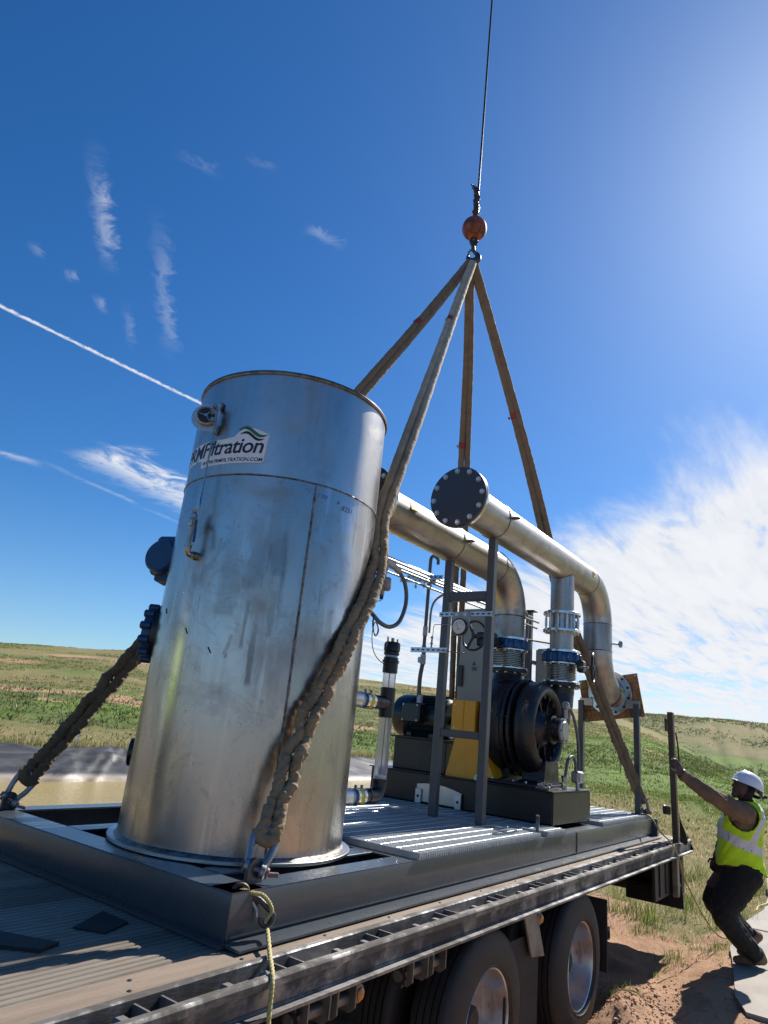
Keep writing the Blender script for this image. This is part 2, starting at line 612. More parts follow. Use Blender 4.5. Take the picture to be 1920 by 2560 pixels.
M['rope'] = pbr('yellow_poly_rope', (0.50, 0.42, 0.17), 0.7, 0.0, (0.36, 0.29, 0.11), 60, .8, bump=.5, bscale=200)
M['aluminium'] = pbr('worn_aluminium_rail', (0.31, 0.30, 0.29), 0.46, 0.75, (0.15, 0.14, 0.13), 4, .9, stretch=(.35, 2, 2), rvar=.25, dirt=(0.065, 0.057, 0.05), dscale=4.5, dlo=.37, dhi=.60, bump=.12)
M['deck'] = pbr('dusty_aluminium_deck', (0.30, 0.26, 0.21), 0.62, 0.0, (0.20, 0.165, 0.125), 2.5, .9, stretch=(.35, 3, 1), rvar=.25, dirt=(0.27, 0.205, 0.14), dscale=2.4, dlo=.50, dhi=.75, bump=.15, spec=.2)
M['deck_wood'] = pbr('dusty_shaded_edge_board', (0.235, 0.178, 0.128), 0.78, 0.0, (0.155, 0.115, 0.082), 4, .9, stretch=(.3, 3, 1), dirt=(0.10, 0.075, 0.058), dscale=4, dlo=.52, dhi=.76, bump=.3)  # dusty board, base colour also darkened to stand in for the skid flange's shadow
M['frame_dark'] = pbr('dirty_chassis', (0.022, 0.020, 0.018), 0.6, 0.1, (0.05, 0.040, 0.032), 5, .9, bump=.2)
M['bracket_grey'] = pbr('dirty_bracket', (0.26, 0.245, 0.22), 0.5, 0.5, (0.13, 0.11, 0.09), 8, .9, bump=.2)
M['rim'] = pbr('polished_wheel_rim', (0.62, 0.61, 0.60), 0.34, .9, (0.50, 0.48, 0.45), 5, .7, rvar=.18, dirt=(0.30, 0.20, 0.13), dscale=6, dlo=.46, dhi=.74)
M['amber'] = pbr('amber_lens', (0.55, 0.20, 0.015), 0.2, 0.0, (0.45, 0.15, 0.01), 30, .5, coat=.6)
M['red_lens'] = pbr('red_lens', (0.35, 0.015, 0.012), 0.2, 0.0, (0.28, 0.01, 0.01), 30, .5, coat=.6)
M['osb'] = pbr('strand_board', (0.36, 0.19, 0.075), 0.75, 0.0, (0.15, 0.068, 0.028), 24, .95, stretch=(1, 1.6, .8), bump=.3, bscale=40)
M['line_paint'] = pbr('black_marker_line', (0.03, 0.02, 0.015), 0.6)
M['label_yellow'] = pbr('yellow_label', (0.74, 0.58, 0.02), 0.45)
M['print_black'] = pbr('black_print', (0.008, 0.008, 0.008), 0.5)
M['print_navy'] = pbr('navy_print', (0.010, 0.012, 0.035), 0.45)
M['print_green'] = pbr('green_print', (0.012, 0.13, 0.045), 0.45)
M['sticker_white'] = pbr('white_sticker_film', (0.74, 0.75, 0.78), 0.4)
M['pen_blue'] = pbr('blue_pen', (0.035, 0.045, 0.16), 0.5)
M['pen_dark'] = pbr('grey_pen', (0.10, 0.10, 0.13), 0.5)
M['gauge_face'] = pbr('white_gauge_face', (0.70, 0.72, 0.74), 0.3)
M['weld'] = pbr('weld_bead', (0.26, 0.245, 0.23), 0.38, 1.0, (0.06, 0.05, 0.045), 22, .95, bump=.6, bscale=90)
M['rim_weld'] = pbr('heat_tinted_rim', (0.24, 0.185, 0.15), 0.35, 1.0, (0.10, 0.06, 0.045), 14, .9)
M['blue_tape'] = pbr('pale_blue_sealant', (0.25, 0.52, 0.75), 0.5)
M['concrete'] = pbr('pale_concrete', (0.33, 0.295, 0.25), 0.88, 0.0, (0.26, 0.23, 0.195), 2.5, .9, dirt=(0.29, 0.19, 0.125), dscale=1.7, dlo=.55, dhi=.8, bump=.3, bscale=45)
M['liner'] = pbr('black_pond_liner', (0.030, 0.031, 0.034), 0.42, 0.0, (0.055, 0.054, 0.053), 1.2, .8, rvar=.3, spec=.7)


def stainless(name, axis='Z', tint=(0.55, 0.545, 0.54), rough=0.30, seam=0.0, stain=1.0, smut=1.0, warm=0.4, drips=()):
    """mill-finish stainless: streaks along the drawn direction, smudges, heat tint"""
    m_ = bpy.data.materials.new(name)
    m_.use_nodes = True
    g = NT(m_.node_tree)
    b = g.n['Principled BSDF']
    ob = g.new('ShaderNodeTexCoord').outputs['Object']
    st = {'Z': (1, 1, .06), 'X': (.06, 1, 1)}[axis]
    stl = {'Z': (1, 1, .22), 'X': (.22, 1, 1)}[axis]
    fine = g.noise(g.mapping(ob, st), 34, 5, 0.6)
    streak_ = g.noise(g.mapping(ob, stl), 5.0, 6, 0.62, 0.4)
    blot = g.noise(ob, 2.1, 8, 0.66, 0.9)
    blot2 = g.noise(g.mapping(ob, (1, 1, .6), (0, 0, 0), (3, 1, 5)), 4.3, 8, 0.7, 1.4)
    c = g.mix(g.sstep(streak_, .35, .7), tint, tuple(x * .80 for x in tint))
    c = g.mix(g.mul(g.sstep(blot, .46, .72), 0.62 * stain), c, (tint[0] * .62, tint[1] * .58, tint[2] * .54))
    c = g.mix(g.mul(g.sstep(blot2, .60, .74), 0.70 * smut), c, (0.14, 0.125, 0.115))
    runs = g.noise(g.mapping(ob, st, (0, 0, 0), (2, 5, 3)), 9.0, 4, .55, .3)
    gate = g.noise(ob, 1.5, 3, .6)
    c = g.mix(g.mul(g.mul(g.sstep(runs, .55, .68), g.sstep(gate, .42, .62)), .55 * smut), c, (0.17, 0.16, 0.155))
    c = g.mix(g.mul(g.mul(g.sstep(runs, .44, .34), g.sstep(gate, .56, .42)), .5 * smut), c, (0.66, 0.66, 0.66))
    swirl = g.noise(g.mapping(ob, (1, 1, 1), (.4, .3, 0), (1, 9, 4)), 3.2, 9, .7, 3.0)
    c = g.mix(g.mul(g.mul(g.sstep(swirl, .55, .63), g.sstep(swirl, .74, .64)), .22 * smut), c, (0.16, 0.15, 0.145))
    w = g.noise(g.mapping(ob, (1, 1, 1), (0, 0, 0), (7, 7, 2)), 1.3, 5, .6, .4)
    c = g.mix(g.mul(g.sstep(w, .45, .75), warm), c, (0.47, 0.36, 0.25))
    if drips:
        ox, oy, oz = g.sep(ob)
        for dg, z0, z1, wd, amt in drips:
            ca, sa = math.cos(R(dg)), math.sin(R(dg))
            t_ = g.add(g.mul(ox, -sa), g.mul(oy, ca))
            f_ = g.add(g.mul(ox, ca), g.mul(oy, sa))
            nz = g.noise(g.mapping(ob, (1, 1, .25), (0, 0, 0), (dg, z0, 0)), 16, 6, .65, .6)
            wz = g.add(g.math('ABSOLUTE', t_), g.mul(g.sub(nz, .5), wd * 2.6))
            k_ = g.mul(g.sstep(wz, wd, wd * .35), g.mul(g.sstep(oz, z0, z0 + .04), g.sstep(oz, z1, z1 - (z1 - z0) * .7)))
            k_ = g.mul(k_, g.math('GREATER_THAN', f_, 0.0))
            c = g.mix(g.mul(k_, amt), c, (0.15, 0.14, 0.135))
    g.put(b.inputs['Base Color'], c)
    b.inputs['Metallic'].default_value = 1.0
    r_ = g.add(rough, g.add(g.mul(g.sub(streak_, .5), .20), g.add(g.mul(g.sstep(blot, .45, .75), .16), g.mul(g.sstep(blot2, .58, .72), .16))))
    g.put(b.inputs['Roughness'], r_)
    bn = g.new('ShaderNodeBump')
    bn.inputs['Strength'].default_value = 0.10
    bn.inputs['Distance'].default_value = 0.006
    big = g.noise(ob, 1.6, 2, .5)
    g.put(bn.inputs['Height'], g.add(g.mul(fine, .15), g.mul(big, 1.6)))
    g.l.new(bn.outputs[0], b.inputs['Normal'])
    return m_


M['tank'] = stainless('mill_finish_stainless_tank', 'Z', (0.475, 0.462, 0.45), 0.26, stain=1.2, smut=1.3, warm=.10, drips=((222, .80, 1.30, .022, .75), (216.5, .98, 1.34, .012, .6), (229, 1.05, 1.45, .030, .45), (205, 1.15, 1.75, .075, .40), (217, 1.30, 1.80, .085, .45), (228, 1.38, 1.72, .07, .40), (183, 1.15, 1.55, .04, .35), (252, .2, .95, .05, .25), (196, .1, .7, .05, .25)))
M['pipe'] = stainless('stainless_pipe', 'X', (0.50, 0.475, 0.445), 0.44, stain=1.1, smut=1.1, warm=.12)
M['pipe_v'] = stainless('stainless_pipe_upright', 'Z', (0.43, 0.42, 0.41), 0.42, stain=1, smut=.9, warm=.2)
M['plate'] = stainless('stainless_plate', 'Z', (0.56, 0.555, 0.55), 0.33, smut=.5, warm=.15)

for nm, lo_, hi_ in (('deck', .70, 1.15), ('concrete', .92, 1.06)):
    g_ = NT(M[nm].node_tree)
    b0 = g_.n['Principled BSDF']
    src = b0.inputs['Base Color'].links[0].from_socket
    oi = g_.new('ShaderNodeObjectInfo')
    vv = g_.lin(oi.outputs['Random'], 0, 1, lo_, hi_)
    g_.put(b0.inputs['Base Color'], g_.mix(1.0, src, g_.comb(vv, vv, vv), 'MULTIPLY'))

# clear plastic
_m = bpy.data.materials.new('clear_pvc')
_m.use_nodes = True
_b = _m.node_tree.nodes['Principled BSDF']
_b.inputs['Base Color'].default_value = (0.93, 0.93, 0.97, 1)
_b.inputs['Roughness'].default_value = 0.12
_b.inputs['Transmission Weight'].default_value = 0.86
_b.inputs['IOR'].default_value = 1.25
M['clear'] = _m

# ------------------------------------------------------------------ terrain
def sst(x, a, b):
    t = np.clip((x - a) / (b - a), 0, 1)
    return t * t * (3 - 2 * t)


_perm = RNG.permutation(512)


def vnoise(x, y):
    """smooth value noise on arrays, 0..1"""
    xi, yi = np.floor(x).astype(int), np.floor(y).astype(int)
    xf, yf = x - xi, y - yi
    u, v = xf * xf * (3 - 2 * xf), yf * yf * (3 - 2 * yf)

    def h(a, b):
        return _perm[(_perm[a & 511] + b) & 511] / 511.0
    return (h(xi, yi) * (1 - u) + h(xi + 1, yi) * u) * (1 - v) + (h(xi, yi + 1) * (1 - u) + h(xi + 1, yi + 1) * u) * v


def fbm(x, y, o=4, g=0.5):
    s_, a, t = 0, 1, 0
    for k in range(o):
        s_ = s_ + a * vnoise(x * 2 ** k + 17.3 * k, y * 2 ** k + 5.1 * k)
        t += a
        a *= g
    return s_ / t


def in_pond(x, y):
    return (y > 5.85) & (y < 19.45) & (x > -30) & (x < 17.6 + (y - 5.85) * 1.18)


def ground_z(x, y, detail=True):
    r = np.hypot(x, y)
    az = np.degrees(np.arctan2(y, x))
    z = -0.10 + 0.18 * sst(y, 2.05, 1.25) + 0.0 * r
    z = z + 0.42 * sst(y, 5.0, 5.9) * sst(r, 4.0, 7.0) * (x < 40)
    # field rising slowly away from the truck
    z = np.where(y < 5, z + 0.35 * sst(r, 14, 45), z)
    und = (fbm(x * .05 + 9, y * .05 + 3, 3) - .5)
    z = z + und * 0.7 * sst(r, 16, 60)
    # main slope behind the pond, ending in a spur on the right
    S = np.interp(az, [-180, -60, -20, 4, 8.5, 10, 11.5, 14, 16.5, 19.6, 25, 34, 46, 55, 65, 80, 120, 180],
                  [.03, .02, -.012, -.012, -.011, .000, .016, .034, .0475, .0505, .058, .0641, .068, .0690, .0550, .05, .04, .03])
    r0 = np.interp(az, [0, 12, 20, 35, 65, 90], [42, 36, 34, 32, 27, 26])
    Rs = np.interp(az, [0, 12, 20, 35, 65, 90], [120, 112, 120, 135, 125, 120])
    t = np.clip((r - r0) / (Rs - r0), 0, 1)
    prof = 0.75 * t ** 1.25 + 0.25 * sst(t, 0, 1)
    top = 1.9 + S * Rs
    hill = z + np.maximum(top - 0.3, -0.4) * prof
    hill = hill - np.clip(r - Rs, 0, None) * 0.055
    # far ridge
    S2 = np.interp(az, [-180, -90, -30, 0, 6, 10, 14, 18, 30, 180], [.03, .035, .045, .049, .0513, .0525, .0522, .0505, .045, .03])
    t2 = np.clip((r - 128) / (262 - 128), 0, 1)
    far = z + (1.9 + S2 * 262 - .4) * (0.25 * t2 + .75 * sst(t2, .1, 1)) - np.clip(r - 262, 0, None) * 0.02 - 1.4 * sst(r, 60, 130) * (1 - t2)
    z2 = np.where(r > 24, np.maximum(hill, far), z)
    if detail:
        gul = np.abs(fbm(az * .55, r * .012 + 3, 3) - .5) * 2
        z2 = z2 - (1 - sst(gul, 0, .25)) * 0.9 * sst(r, 132, 165) * (1 - sst(r, 225, 258))
        z2 = z2 + (fbm(x * .9, y * .9, 4) - .5) * 0.20 * sst(r, 22, 40) * (1 - .75 * sst(r, 80, 120))
        z2 = z2 + (fbm(x * 2.2, y * 2.2, 4) - .5) * 0.10
        z2 = z2 + (fbm(x * 8, y * 8, 3) - .5) * 0.035 * (r < 14)
        # churned sand beside the wheels
        md = np.exp(-(((x - 6.02) / .42) ** 2 + ((y - 1.78) / .20) ** 2)) * .13 + np.exp(-(((x - 5.62) / .30) ** 2 + ((y - 1.72) / .17) ** 2)) * .14
        md = md + np.exp(-(((x - 6.5) / .5) ** 2 + ((y - 1.95) / .35) ** 2)) * .10
        z2 = z2 + md * (0.55 + .9 * fbm(x * 6, y * 6, 3))
    pond = in_pond(x, y)
    z2 = np.where(pond, -1.5, z2)
    return z2


az_f = np.arange(-6, 78, 0.30)
az_c = np.arange(78, 354, 4.0)
AZ = np.radians(np.concatenate([az_f, az_c]))
rr_ = [0.4, 0.9, 1.4, 2.0, 2.6, 3.2, 3.8, 4.3, 4.8]
while rr_[-1] < 13:
    rr_.append(rr_[-1] + .065)
while rr_[-1] < 40:
    rr_.append(rr_[-1] * 1.0125)
while rr_[-1] < 300:
    rr_.append(rr_[-1] * 1.022)
while rr_[-1] < 4000:
    rr_.append(rr_[-1] * 1.25)
RR = np.array(rr_)
rg, ag = np.meshgrid(RR, AZ, indexing='ij')
gx, gy = rg * np.cos(ag), rg * np.sin(ag)
gz = ground_z(gx, gy)
nR, nA = gx.shape
V = np.stack([gx.ravel(), gy.ravel(), gz.ravel()], 1)
ii, jj = np.meshgrid(np.arange(nR - 1), np.arange(nA), indexing='ij')
j2 = (jj + 1) % nA
F = np.stack([ii * nA + jj, (ii + 1) * nA + jj, (ii + 1) * nA + j2, ii * nA + j2], -1).reshape(-1, 4)
V = np.vstack([V, [[0, 0, float(ground_z(np.array([0.]), np.array([0.]))[0])]]])
cidx = len(V) - 1


def np_mesh(name, V, quads=None, tris=None, mat=None, smooth=True):
    me = bpy.data.meshes.new(name)
    nq = 0 if quads is None else len(quads)
    nt = 0 if tris is None else len(tris)
    me.vertices.add(len(V))
    me.vertices.foreach_set('co', np.asarray(V, dtype=np.float32).ravel())
    idx = []
    if nq:
        idx.append(np.asarray(quads).ravel())
    if nt:
        idx.append(np.asarray(tris).ravel())
    idx = np.concatenate(idx).astype(np.int32)
    me.loops.add(len(idx))
    me.loops.foreach_set('vertex_index', idx)
    st = np.concatenate([np.arange(nq) * 4, nq * 4 + np.arange(nt) * 3]).astype(np.int32)
    tot = np.concatenate([np.full(nq, 4), np.full(nt, 3)]).astype(np.int32)
    me.polygons.add(nq + nt)
    me.polygons.foreach_set('loop_start', st)
    me.polygons.foreach_set('loop_total', tot)
    me.polygons.foreach_set('use_smooth', np.full(nq + nt, smooth))
    me.update(calc_edges=True)
    if mat:
        me.materials.append(mat)
    return me


def cover(x, y, z):
    """bare soil 0..1, dryness 0..1, lushness 0..1 of the ground at a point"""
    r = np.hypot(x, y)
    az = np.degrees(np.arctan2(y, x))
    n = fbm(x * .9 + 3, y * .9, 4)
    nb = fbm(x * .16 + 3, y * .16 + 8, 4)
    nf = fbm(x * .05 + 30, y * .05 + 8, 4)
    soil = sst(n, .36, .58) * (1 - sst(r, 9.0, 15)) + .45 * sst(nb, .45, .7) * sst(r, 9, 15) * (1 - sst(r, 22, 40))
    soil = np.maximum(soil, sst(r, 12.0, 8.5) * (.62 + .38 * sst(n, .25, .45)))
    # eroded band at the foot of the slope
    zb = z + (nb - .5) * 1.6 + (fbm(x * .5, y * .5, 4) - .5) * 1.0
    band = sst(zb, 1.15, 1.55) * (1 - sst(zb, 2.0, 2.7)) * (r > 26) * (r < 130)
    band = band * np.interp(az, [5, 9, 13, 18, 30, 50, 70], [0, .5, .85, .6, .9, .95, .95])
    soil = np.maximum(soil, .62 * band * sst(fbm(x * .35, y * .35, 3), .28, .6))
    soil = np.maximum(soil, .40 * (x < 2.5) * (r < 60) * sst(nb, .2, .45))  # unseen ground made barer to change what the tank reflects
    soil = np.maximum(soil, .55 * sst(nf, .54, .70) * sst(z, 2.5, 4.5) * (r > 40))
    scars = sst(fbm(az * .8, r * .02, 4), .52, .66) * (r > 120) * (az < 20)
    soil = np.maximum(soil, .22 * scars * fbm(x * .08, y * .08, 4) * 1.6)
    dry = np.clip(.35 + .9 * (nb - .5) + .75 * sst(r, 8.5, 12) * (1 - sst(r, 20, 34)) + .26 * sst(z, 1.6, 4), 0, 1)
    lush = sst(fbm(x * .11, y * .11, 4), .42, .62)
    mead = sst(r, 26, 40) * (az < 20) * (1 - sst(z, 2.2, 3.6))
    base = sst(z, .5, .8) * (1 - sst(z, 1.1, 1.7)) * (y > 19)
    lush = np.clip(lush * .5 * sst(r, 14, 26) + .85 * mead + .6 * base, 0, 1)
    dry = np.clip(dry - .5 * mead - .6 * base, 0, 1)
    return soil, dry, lush


def ground_material():
    m_ = bpy.data.materials.new('sandy_grassland')
    m_.use_nodes = True
    g = NT(m_.node_tree)
    b = g.n['Principled BSDF']
    b.inputs['Roughness'].default_value = 0.95
    b.inputs['Specular IOR Level'].default_value = 0.15
    at = g.new('ShaderNodeVertexColor', layer_name='cover')
    so_, dr, lu = g.sep(at.outputs[0])
    ob = g.new('ShaderNodeTexCoord').outputs['Object']
    f1 = g.noise(ob, 14, 8, .7)
    f2 = g.noise(ob, 1.9, 8, .7, .3)
    f3 = g.noise(ob, 0.35, 6, .65)
    f4 = g.noise(ob, 55, 6, .7)
    sand = g.mix(g.sstep(f2, .3, .7), (0.471, 0.292, 0.179), (0.368, 0.210, 0.128))
    sand = g.mix(g.mul(g.sstep(f1, .5, .75), .5), sand, (0.256, 0.138, 0.084))
    sand = g.mix(g.mul(g.sstep(f4, .5, .8), .35), sand, (0.554, 0.368, 0.240))
    dryc = g.mix(g.sstep(f1, .3, .7), (0.260, 0.214, 0.097), (0.168, 0.141, 0.060))
    green = g.mix(g.sstep(f2, .3, .7), (0.139, 0.160, 0.046), (0.088, 0.113, 0.032))
    green = g.mix(g.mul(g.sstep(f1, .45, .7), .5), green, (0.046, 0.060, 0.020))
    f5 = g.noise(g.mapping(ob, (1, 1, .3)), 0.09, 8, .72, .3)
    f6 = g.noise(ob, 0.85, 8, .78, .2)
    green = g.mix(g.mul(g.sstep(f6, .48, .66), .65), green, (0.218, 0.189, 0.092))
    green = g.mix(g.mul(g.sstep(f5, .50, .66), .55), green, (0.063, 0.080, 0.029))
    lushc = g.mix(g.sstep(f2, .3, .7), (0.139, 0.214, 0.035), (0.088, 0.155, 0.027))
    lushc = g.mix(g.mul(g.sstep(f6, .46, .64), .5), lushc, (0.19, 0.185, 0.075))
    lushc = g.mix(g.mul(g.sstep(f5, .46, .62), .5), lushc, (0.085, 0.125, 0.03))
    gr = g.mix(g.sstep(g.add(dr, g.mul(g.sub(f2, .5), .8)), .35, .75), green, dryc)
    gr = g.mix(g.sstep(g.add(lu, g.mul(g.sub(f3, .5), .5)), .35, .8), gr, lushc)
    k = g.sstep(g.add(so_, g.add(g.mul(g.sub(f2, .5), .55), g.mul(g.sub(f1, .5), .55))), .35, .62)
    # unseen ground tinted grey, added to mute the warm reflection in the tank
    mirror_grey = g.mul(g.sstep(g.sep(ob)[0], 3.2, 0.8), .80)
    g.put(b.inputs['Base Color'], g.mix(mirror_grey, g.mix(k, gr, sand), g.mix(f2, (0.20, 0.182, 0.165), (0.27, 0.245, 0.22))))
    bn = g.new('ShaderNodeBump')
    bn.inputs['Strength'].default_value = 0.9
    bn.inputs['Distance'].default_value = 0.06
    g.put(bn.inputs['Height'], g.add(g.mul(f1, .8), g.add(g.mul(f2, .7), g.mul(f4, .25))))
    g.l.new(bn.outputs[0], b.inputs['Normal'])
    return m_


M['ground'] = ground_material()
tris = np.array([[cidx, j, (j + 1) % nA] for j in range(nA)])
me = np_mesh('ground', V, F, tris, M['ground'])
cs, cdry, cl = cover(V[:, 0], V[:, 1], V[:, 2])
att = me.color_attributes.new('cover', 'FLOAT_COLOR', 'POINT')
att.data.foreach_set('color', np.stack([cs, cdry, cl, np.ones_like(cs)], 1).astype(np.float32).ravel())
ground = link('ground', me)
ground['kind'] = 'structure'

# ------------------------------------------------------------------ pond
def water_material():
    m_ = bpy.data.materials.new('muddy_water')
    m_.use_nodes = True
    g = NT(m_.node_tree)
    b = g.n['Principled BSDF']
    ob = g.new('ShaderNodeTexCoord').outputs['Object']
    n_ = g.noise(g.mapping(ob, (.7, 1.6, 1)), .8, 4, .6)
    g.put(b.inputs['Base Color'], g.mix(n_, (0.40, 0.30, 0.095), (0.31, 0.235, 0.080)))
    b.inputs['Roughness'].default_value = 0.16
    b.inputs['Specular IOR Level'].default_value = 0.3
    w = g.noise(g.mapping(ob, (1.6, 3.2, 1), (0, 0, R(12))), 3.2, 5, .62, .6)
    bn = g.new('ShaderNodeBump')
    bn.inputs['Strength'].default_value = 0.55
    bn.inputs['Distance'].default_value = 0.10
    g.l.new(w, bn.inputs['Height'])
    g.l.new(bn.outputs[0], b.inputs['Normal'])
    return m_


M['water'] = water_material()
pw = MB()
pw.prism([(-31, 5.9), (16.2, 5.9), (31.6, 18.9), (-31, 18.9)], (0, 0, 0), (1, 0, 0), (0, 1, 0), (0, 0, 1), -1.2, -0.30)
setting('pond_water', pw, M['water'])

# the liner: a wrinkled sheet up the far bank, over its crest, and the same round the other sides
def liner_sheet(xa, xb, prof, flip=False, nx=520, seed=0):
    s_ = np.linspace(0, 1, 34)
    py = np.interp(s_, [p[0] for p in prof], [p[1] for p in prof])
    pz = np.interp(s_, [p[0] for p in prof], [p[2] for p in prof])
    xs = np.linspace(xa, xb, nx)
    X, S_ = np.meshgrid(xs, s_, indexing='ij')
    Y = np.broadcast_to(py, X.shape).copy()
    Z = np.broadcast_to(pz, X.shape).copy()
    w1 = fbm(X * .55 + S_ * 1.8 + seed, S_ * 1.2 + seed, 4) - .5
    w2 = np.abs(fbm(X * 1.1 + S_ * 4.5, S_ * .8 + 4 + seed, 3) - .5)
    Z = Z + w1 * .22 * np.sin(np.pi * np.clip(S_, 0, 1)) ** .6
    # loose diagonal folds where the sheet was pulled aside
    t = (X - 9.4) - S_ * 2.8
    env = np.exp(-((t - .9) / .85) ** 2) * np.sin(np.pi * np.clip(S_ * .95, 0, 1)) ** .5
    fold = (1 - np.abs(fbm(t * 2.3 + 3, S_ * 1.1 + X * .15, 4) - .5) * 5).clip(0, 1) ** 1.5 * env
    Z = Z + fold * .15 + (1 - sst(w2, 0, .08)) * .05
    Y = Y - fold * .10
    Z = Z + 0.07 * (fbm(X * .25 + seed, S_ * 0 + 2, 3) - .5) * 2
    V_ = np.stack([X.ravel(), Y.ravel(), Z.ravel()], 1)
    ns = len(s_)
    i_, j_ = np.meshgrid(np.arange(nx - 1), np.arange(ns - 1), indexing='ij')
    Q = np.stack([i_ * ns + j_, (i_ + 1) * ns + j_, (i_ + 1) * ns + j_ + 1, i_ * ns + j_ + 1], -1).reshape(-1, 4)
    return V_, (Q[:, ::-1] if flip else Q)


def liner_material():
    m_ = bpy.data.materials.new('pond_liner_film')
    m_.use_nodes = True
    g = NT(m_.node_tree)
    b = g.n['Principled BSDF']
    ob = g.new('ShaderNodeTexCoord').outputs['Object']
    z = g.sep(ob)[2]
    n1 = g.noise(g.mapping(ob, (.6, 1.4, 2)), 1.6, 7, .66, .4)
    n2 = g.noise(ob, 7, 5, .6)
    c = g.mix(g.sstep(n1, .38, .68), (0.034, 0.034, 0.037), (0.085, 0.082, 0.079))
    # a tide mark of dried silt above the water line
    k = g.sstep(g.add(z, g.mul(g.sub(n1, .5), .14)), -.10, -.20)
    c = g.mix(g.mul(k, .85), c, (0.36, 0.31, 0.25))
    k2 = g.sstep(g.add(z, g.mul(g.sub(n2, .5), .12)), -.19, -.27)
    c = g.mix(g.mul(k2, .8), c, (0.20, 0.15, 0.10))
    g.put(b.inputs['Base Color'], c)
    g.put(b.inputs['Roughness'], g.add(.42, g.mul(n2, .2)))
    b.inputs['Specular IOR Level'].default_value = 0.28
    return m_


M['liner'] = liner_material()
prof_far = [(0, 17.05, -.75), (.22, 17.5, -.26), (.86, 19.30, .36), (.93, 19.55, .40), (1, 19.75, .20)]
V1, Q1 = liner_sheet(-30, 33.6, prof_far)
prof_near = [(0, 7.6, -.75), (.25, 7.0, -.28), (.85, 5.9, .22), (.93, 5.7, .24), (1, 5.5, .05)]
V2, Q2 = liner_sheet(-30, 17.9, prof_near, flip=True, nx=160, seed=5)
s_ = np.array([(-2.6, -.75), (-2.0, -.28), (-.2, .36), (.1, .40), (.3, .2)])
ys = np.linspace(5.6, 19.7, 60)
V3 = np.array([(17.7 + (y - 5.85) * 1.18 + a, y, c + .05 * math.sin(y * 2.3)) for y in ys for a, c in s_])
Q3 = np.array([(i * 5 + j, i * 5 + j + 1, (i + 1) * 5 + j + 1, (i + 1) * 5 + j) for i in range(59) for j in range(4)])
Vl = np.vstack([V1, V2, V3])
Ql = np.vstack([Q1, Q2 + len(V1), Q3 + len(V1) + len(V2)])
lin_ = link('pond_liner', np_mesh('pond_liner', Vl, Ql, None, M['liner']))
lin_['kind'] = 'structure'

# ------------------------------------------------------------------ concrete strip on the right
edge = [(14.0, 1.75), (12.2, 1.52), (11.0, 1.43), (9.97, 1.50), (9.2, 1.50), (8.5, 1.44), (8.0, 1.34), (7.45, 1.24), (6.9, 1.15), (6.55, 1.02), (6.55, .86), (6.62, .60),
        (6.3, .2), (6.0, -.6), (7.4, -1.2), (10, -1.0), (14, -.3)]
cuts = [(7.93, 7.96), (9.62, 9.66)]


def clip_x(poly, lo, hi):
    def cl(poly, inside, inter):
        out = []
        for i in range(len(poly)):
            a, b = poly[i - 1], poly[i]
            if inside(b):
                if not inside(a):
                    out.append(inter(a, b))
                out.append(b)
            elif inside(a):
                out.append(inter(a, b))
        return out

    def at(x):
        return lambda a, b: (x, a[1] + (b[1] - a[1]) * (x - a[0]) / (b[0] - a[0]))
    return cl(cl(poly, lambda p: p[0] >= lo, at(lo)), lambda p: p[0] <= hi, at(hi))


slab_root = thing('concrete_slab', 'pale cracked concrete slab set in the sand under the worker in the yellow vest', 'slab', (8, .5, .08))
for lo, hi in ((5.9, 7.93), (7.96, 9.62), (9.66, 14.1)):
    mb = MB()
    mb.prism(clip_x(edge, lo, hi), (0, 0, 0), (1, 0, 0), (0, 1, 0), (0, 0, 1), -.1, .115 + random.uniform(-.004, .004))
    part('slab', mb, M['concrete'], slab_root)

# ------------------------------------------------------------------ grass
def blade_material(name, cols):
    m_ = bpy.data.materials.new(name)
    m_.use_nodes = True
    g = NT(m_.node_tree)
    b = g.n['Principled BSDF']
    b.inputs['Roughness'].default_value = 0.75
    b.inputs['Specular IOR Level'].default_value = 0.25
    at = g.new('ShaderNodeVertexColor', layer_name='tint')
    g.put(b.inputs['Base Color'], at.outputs[0])
    tr_ = g.new('ShaderNodeBsdfTranslucent')
    g.put(tr_.inputs[0], at.outputs[0])
    mx = g.new('ShaderNodeMixShader')
    mx.inputs[0].default_value = 0.5
    g.l.new(b.outputs[0], mx.inputs[1])
    g.l.new(tr_.outputs[0], mx.inputs[2])
    g.l.new(mx.outputs[0], g.n['Material Output'].inputs[0])
    return m_


M['blade'] = blade_material('grass_blades', None)


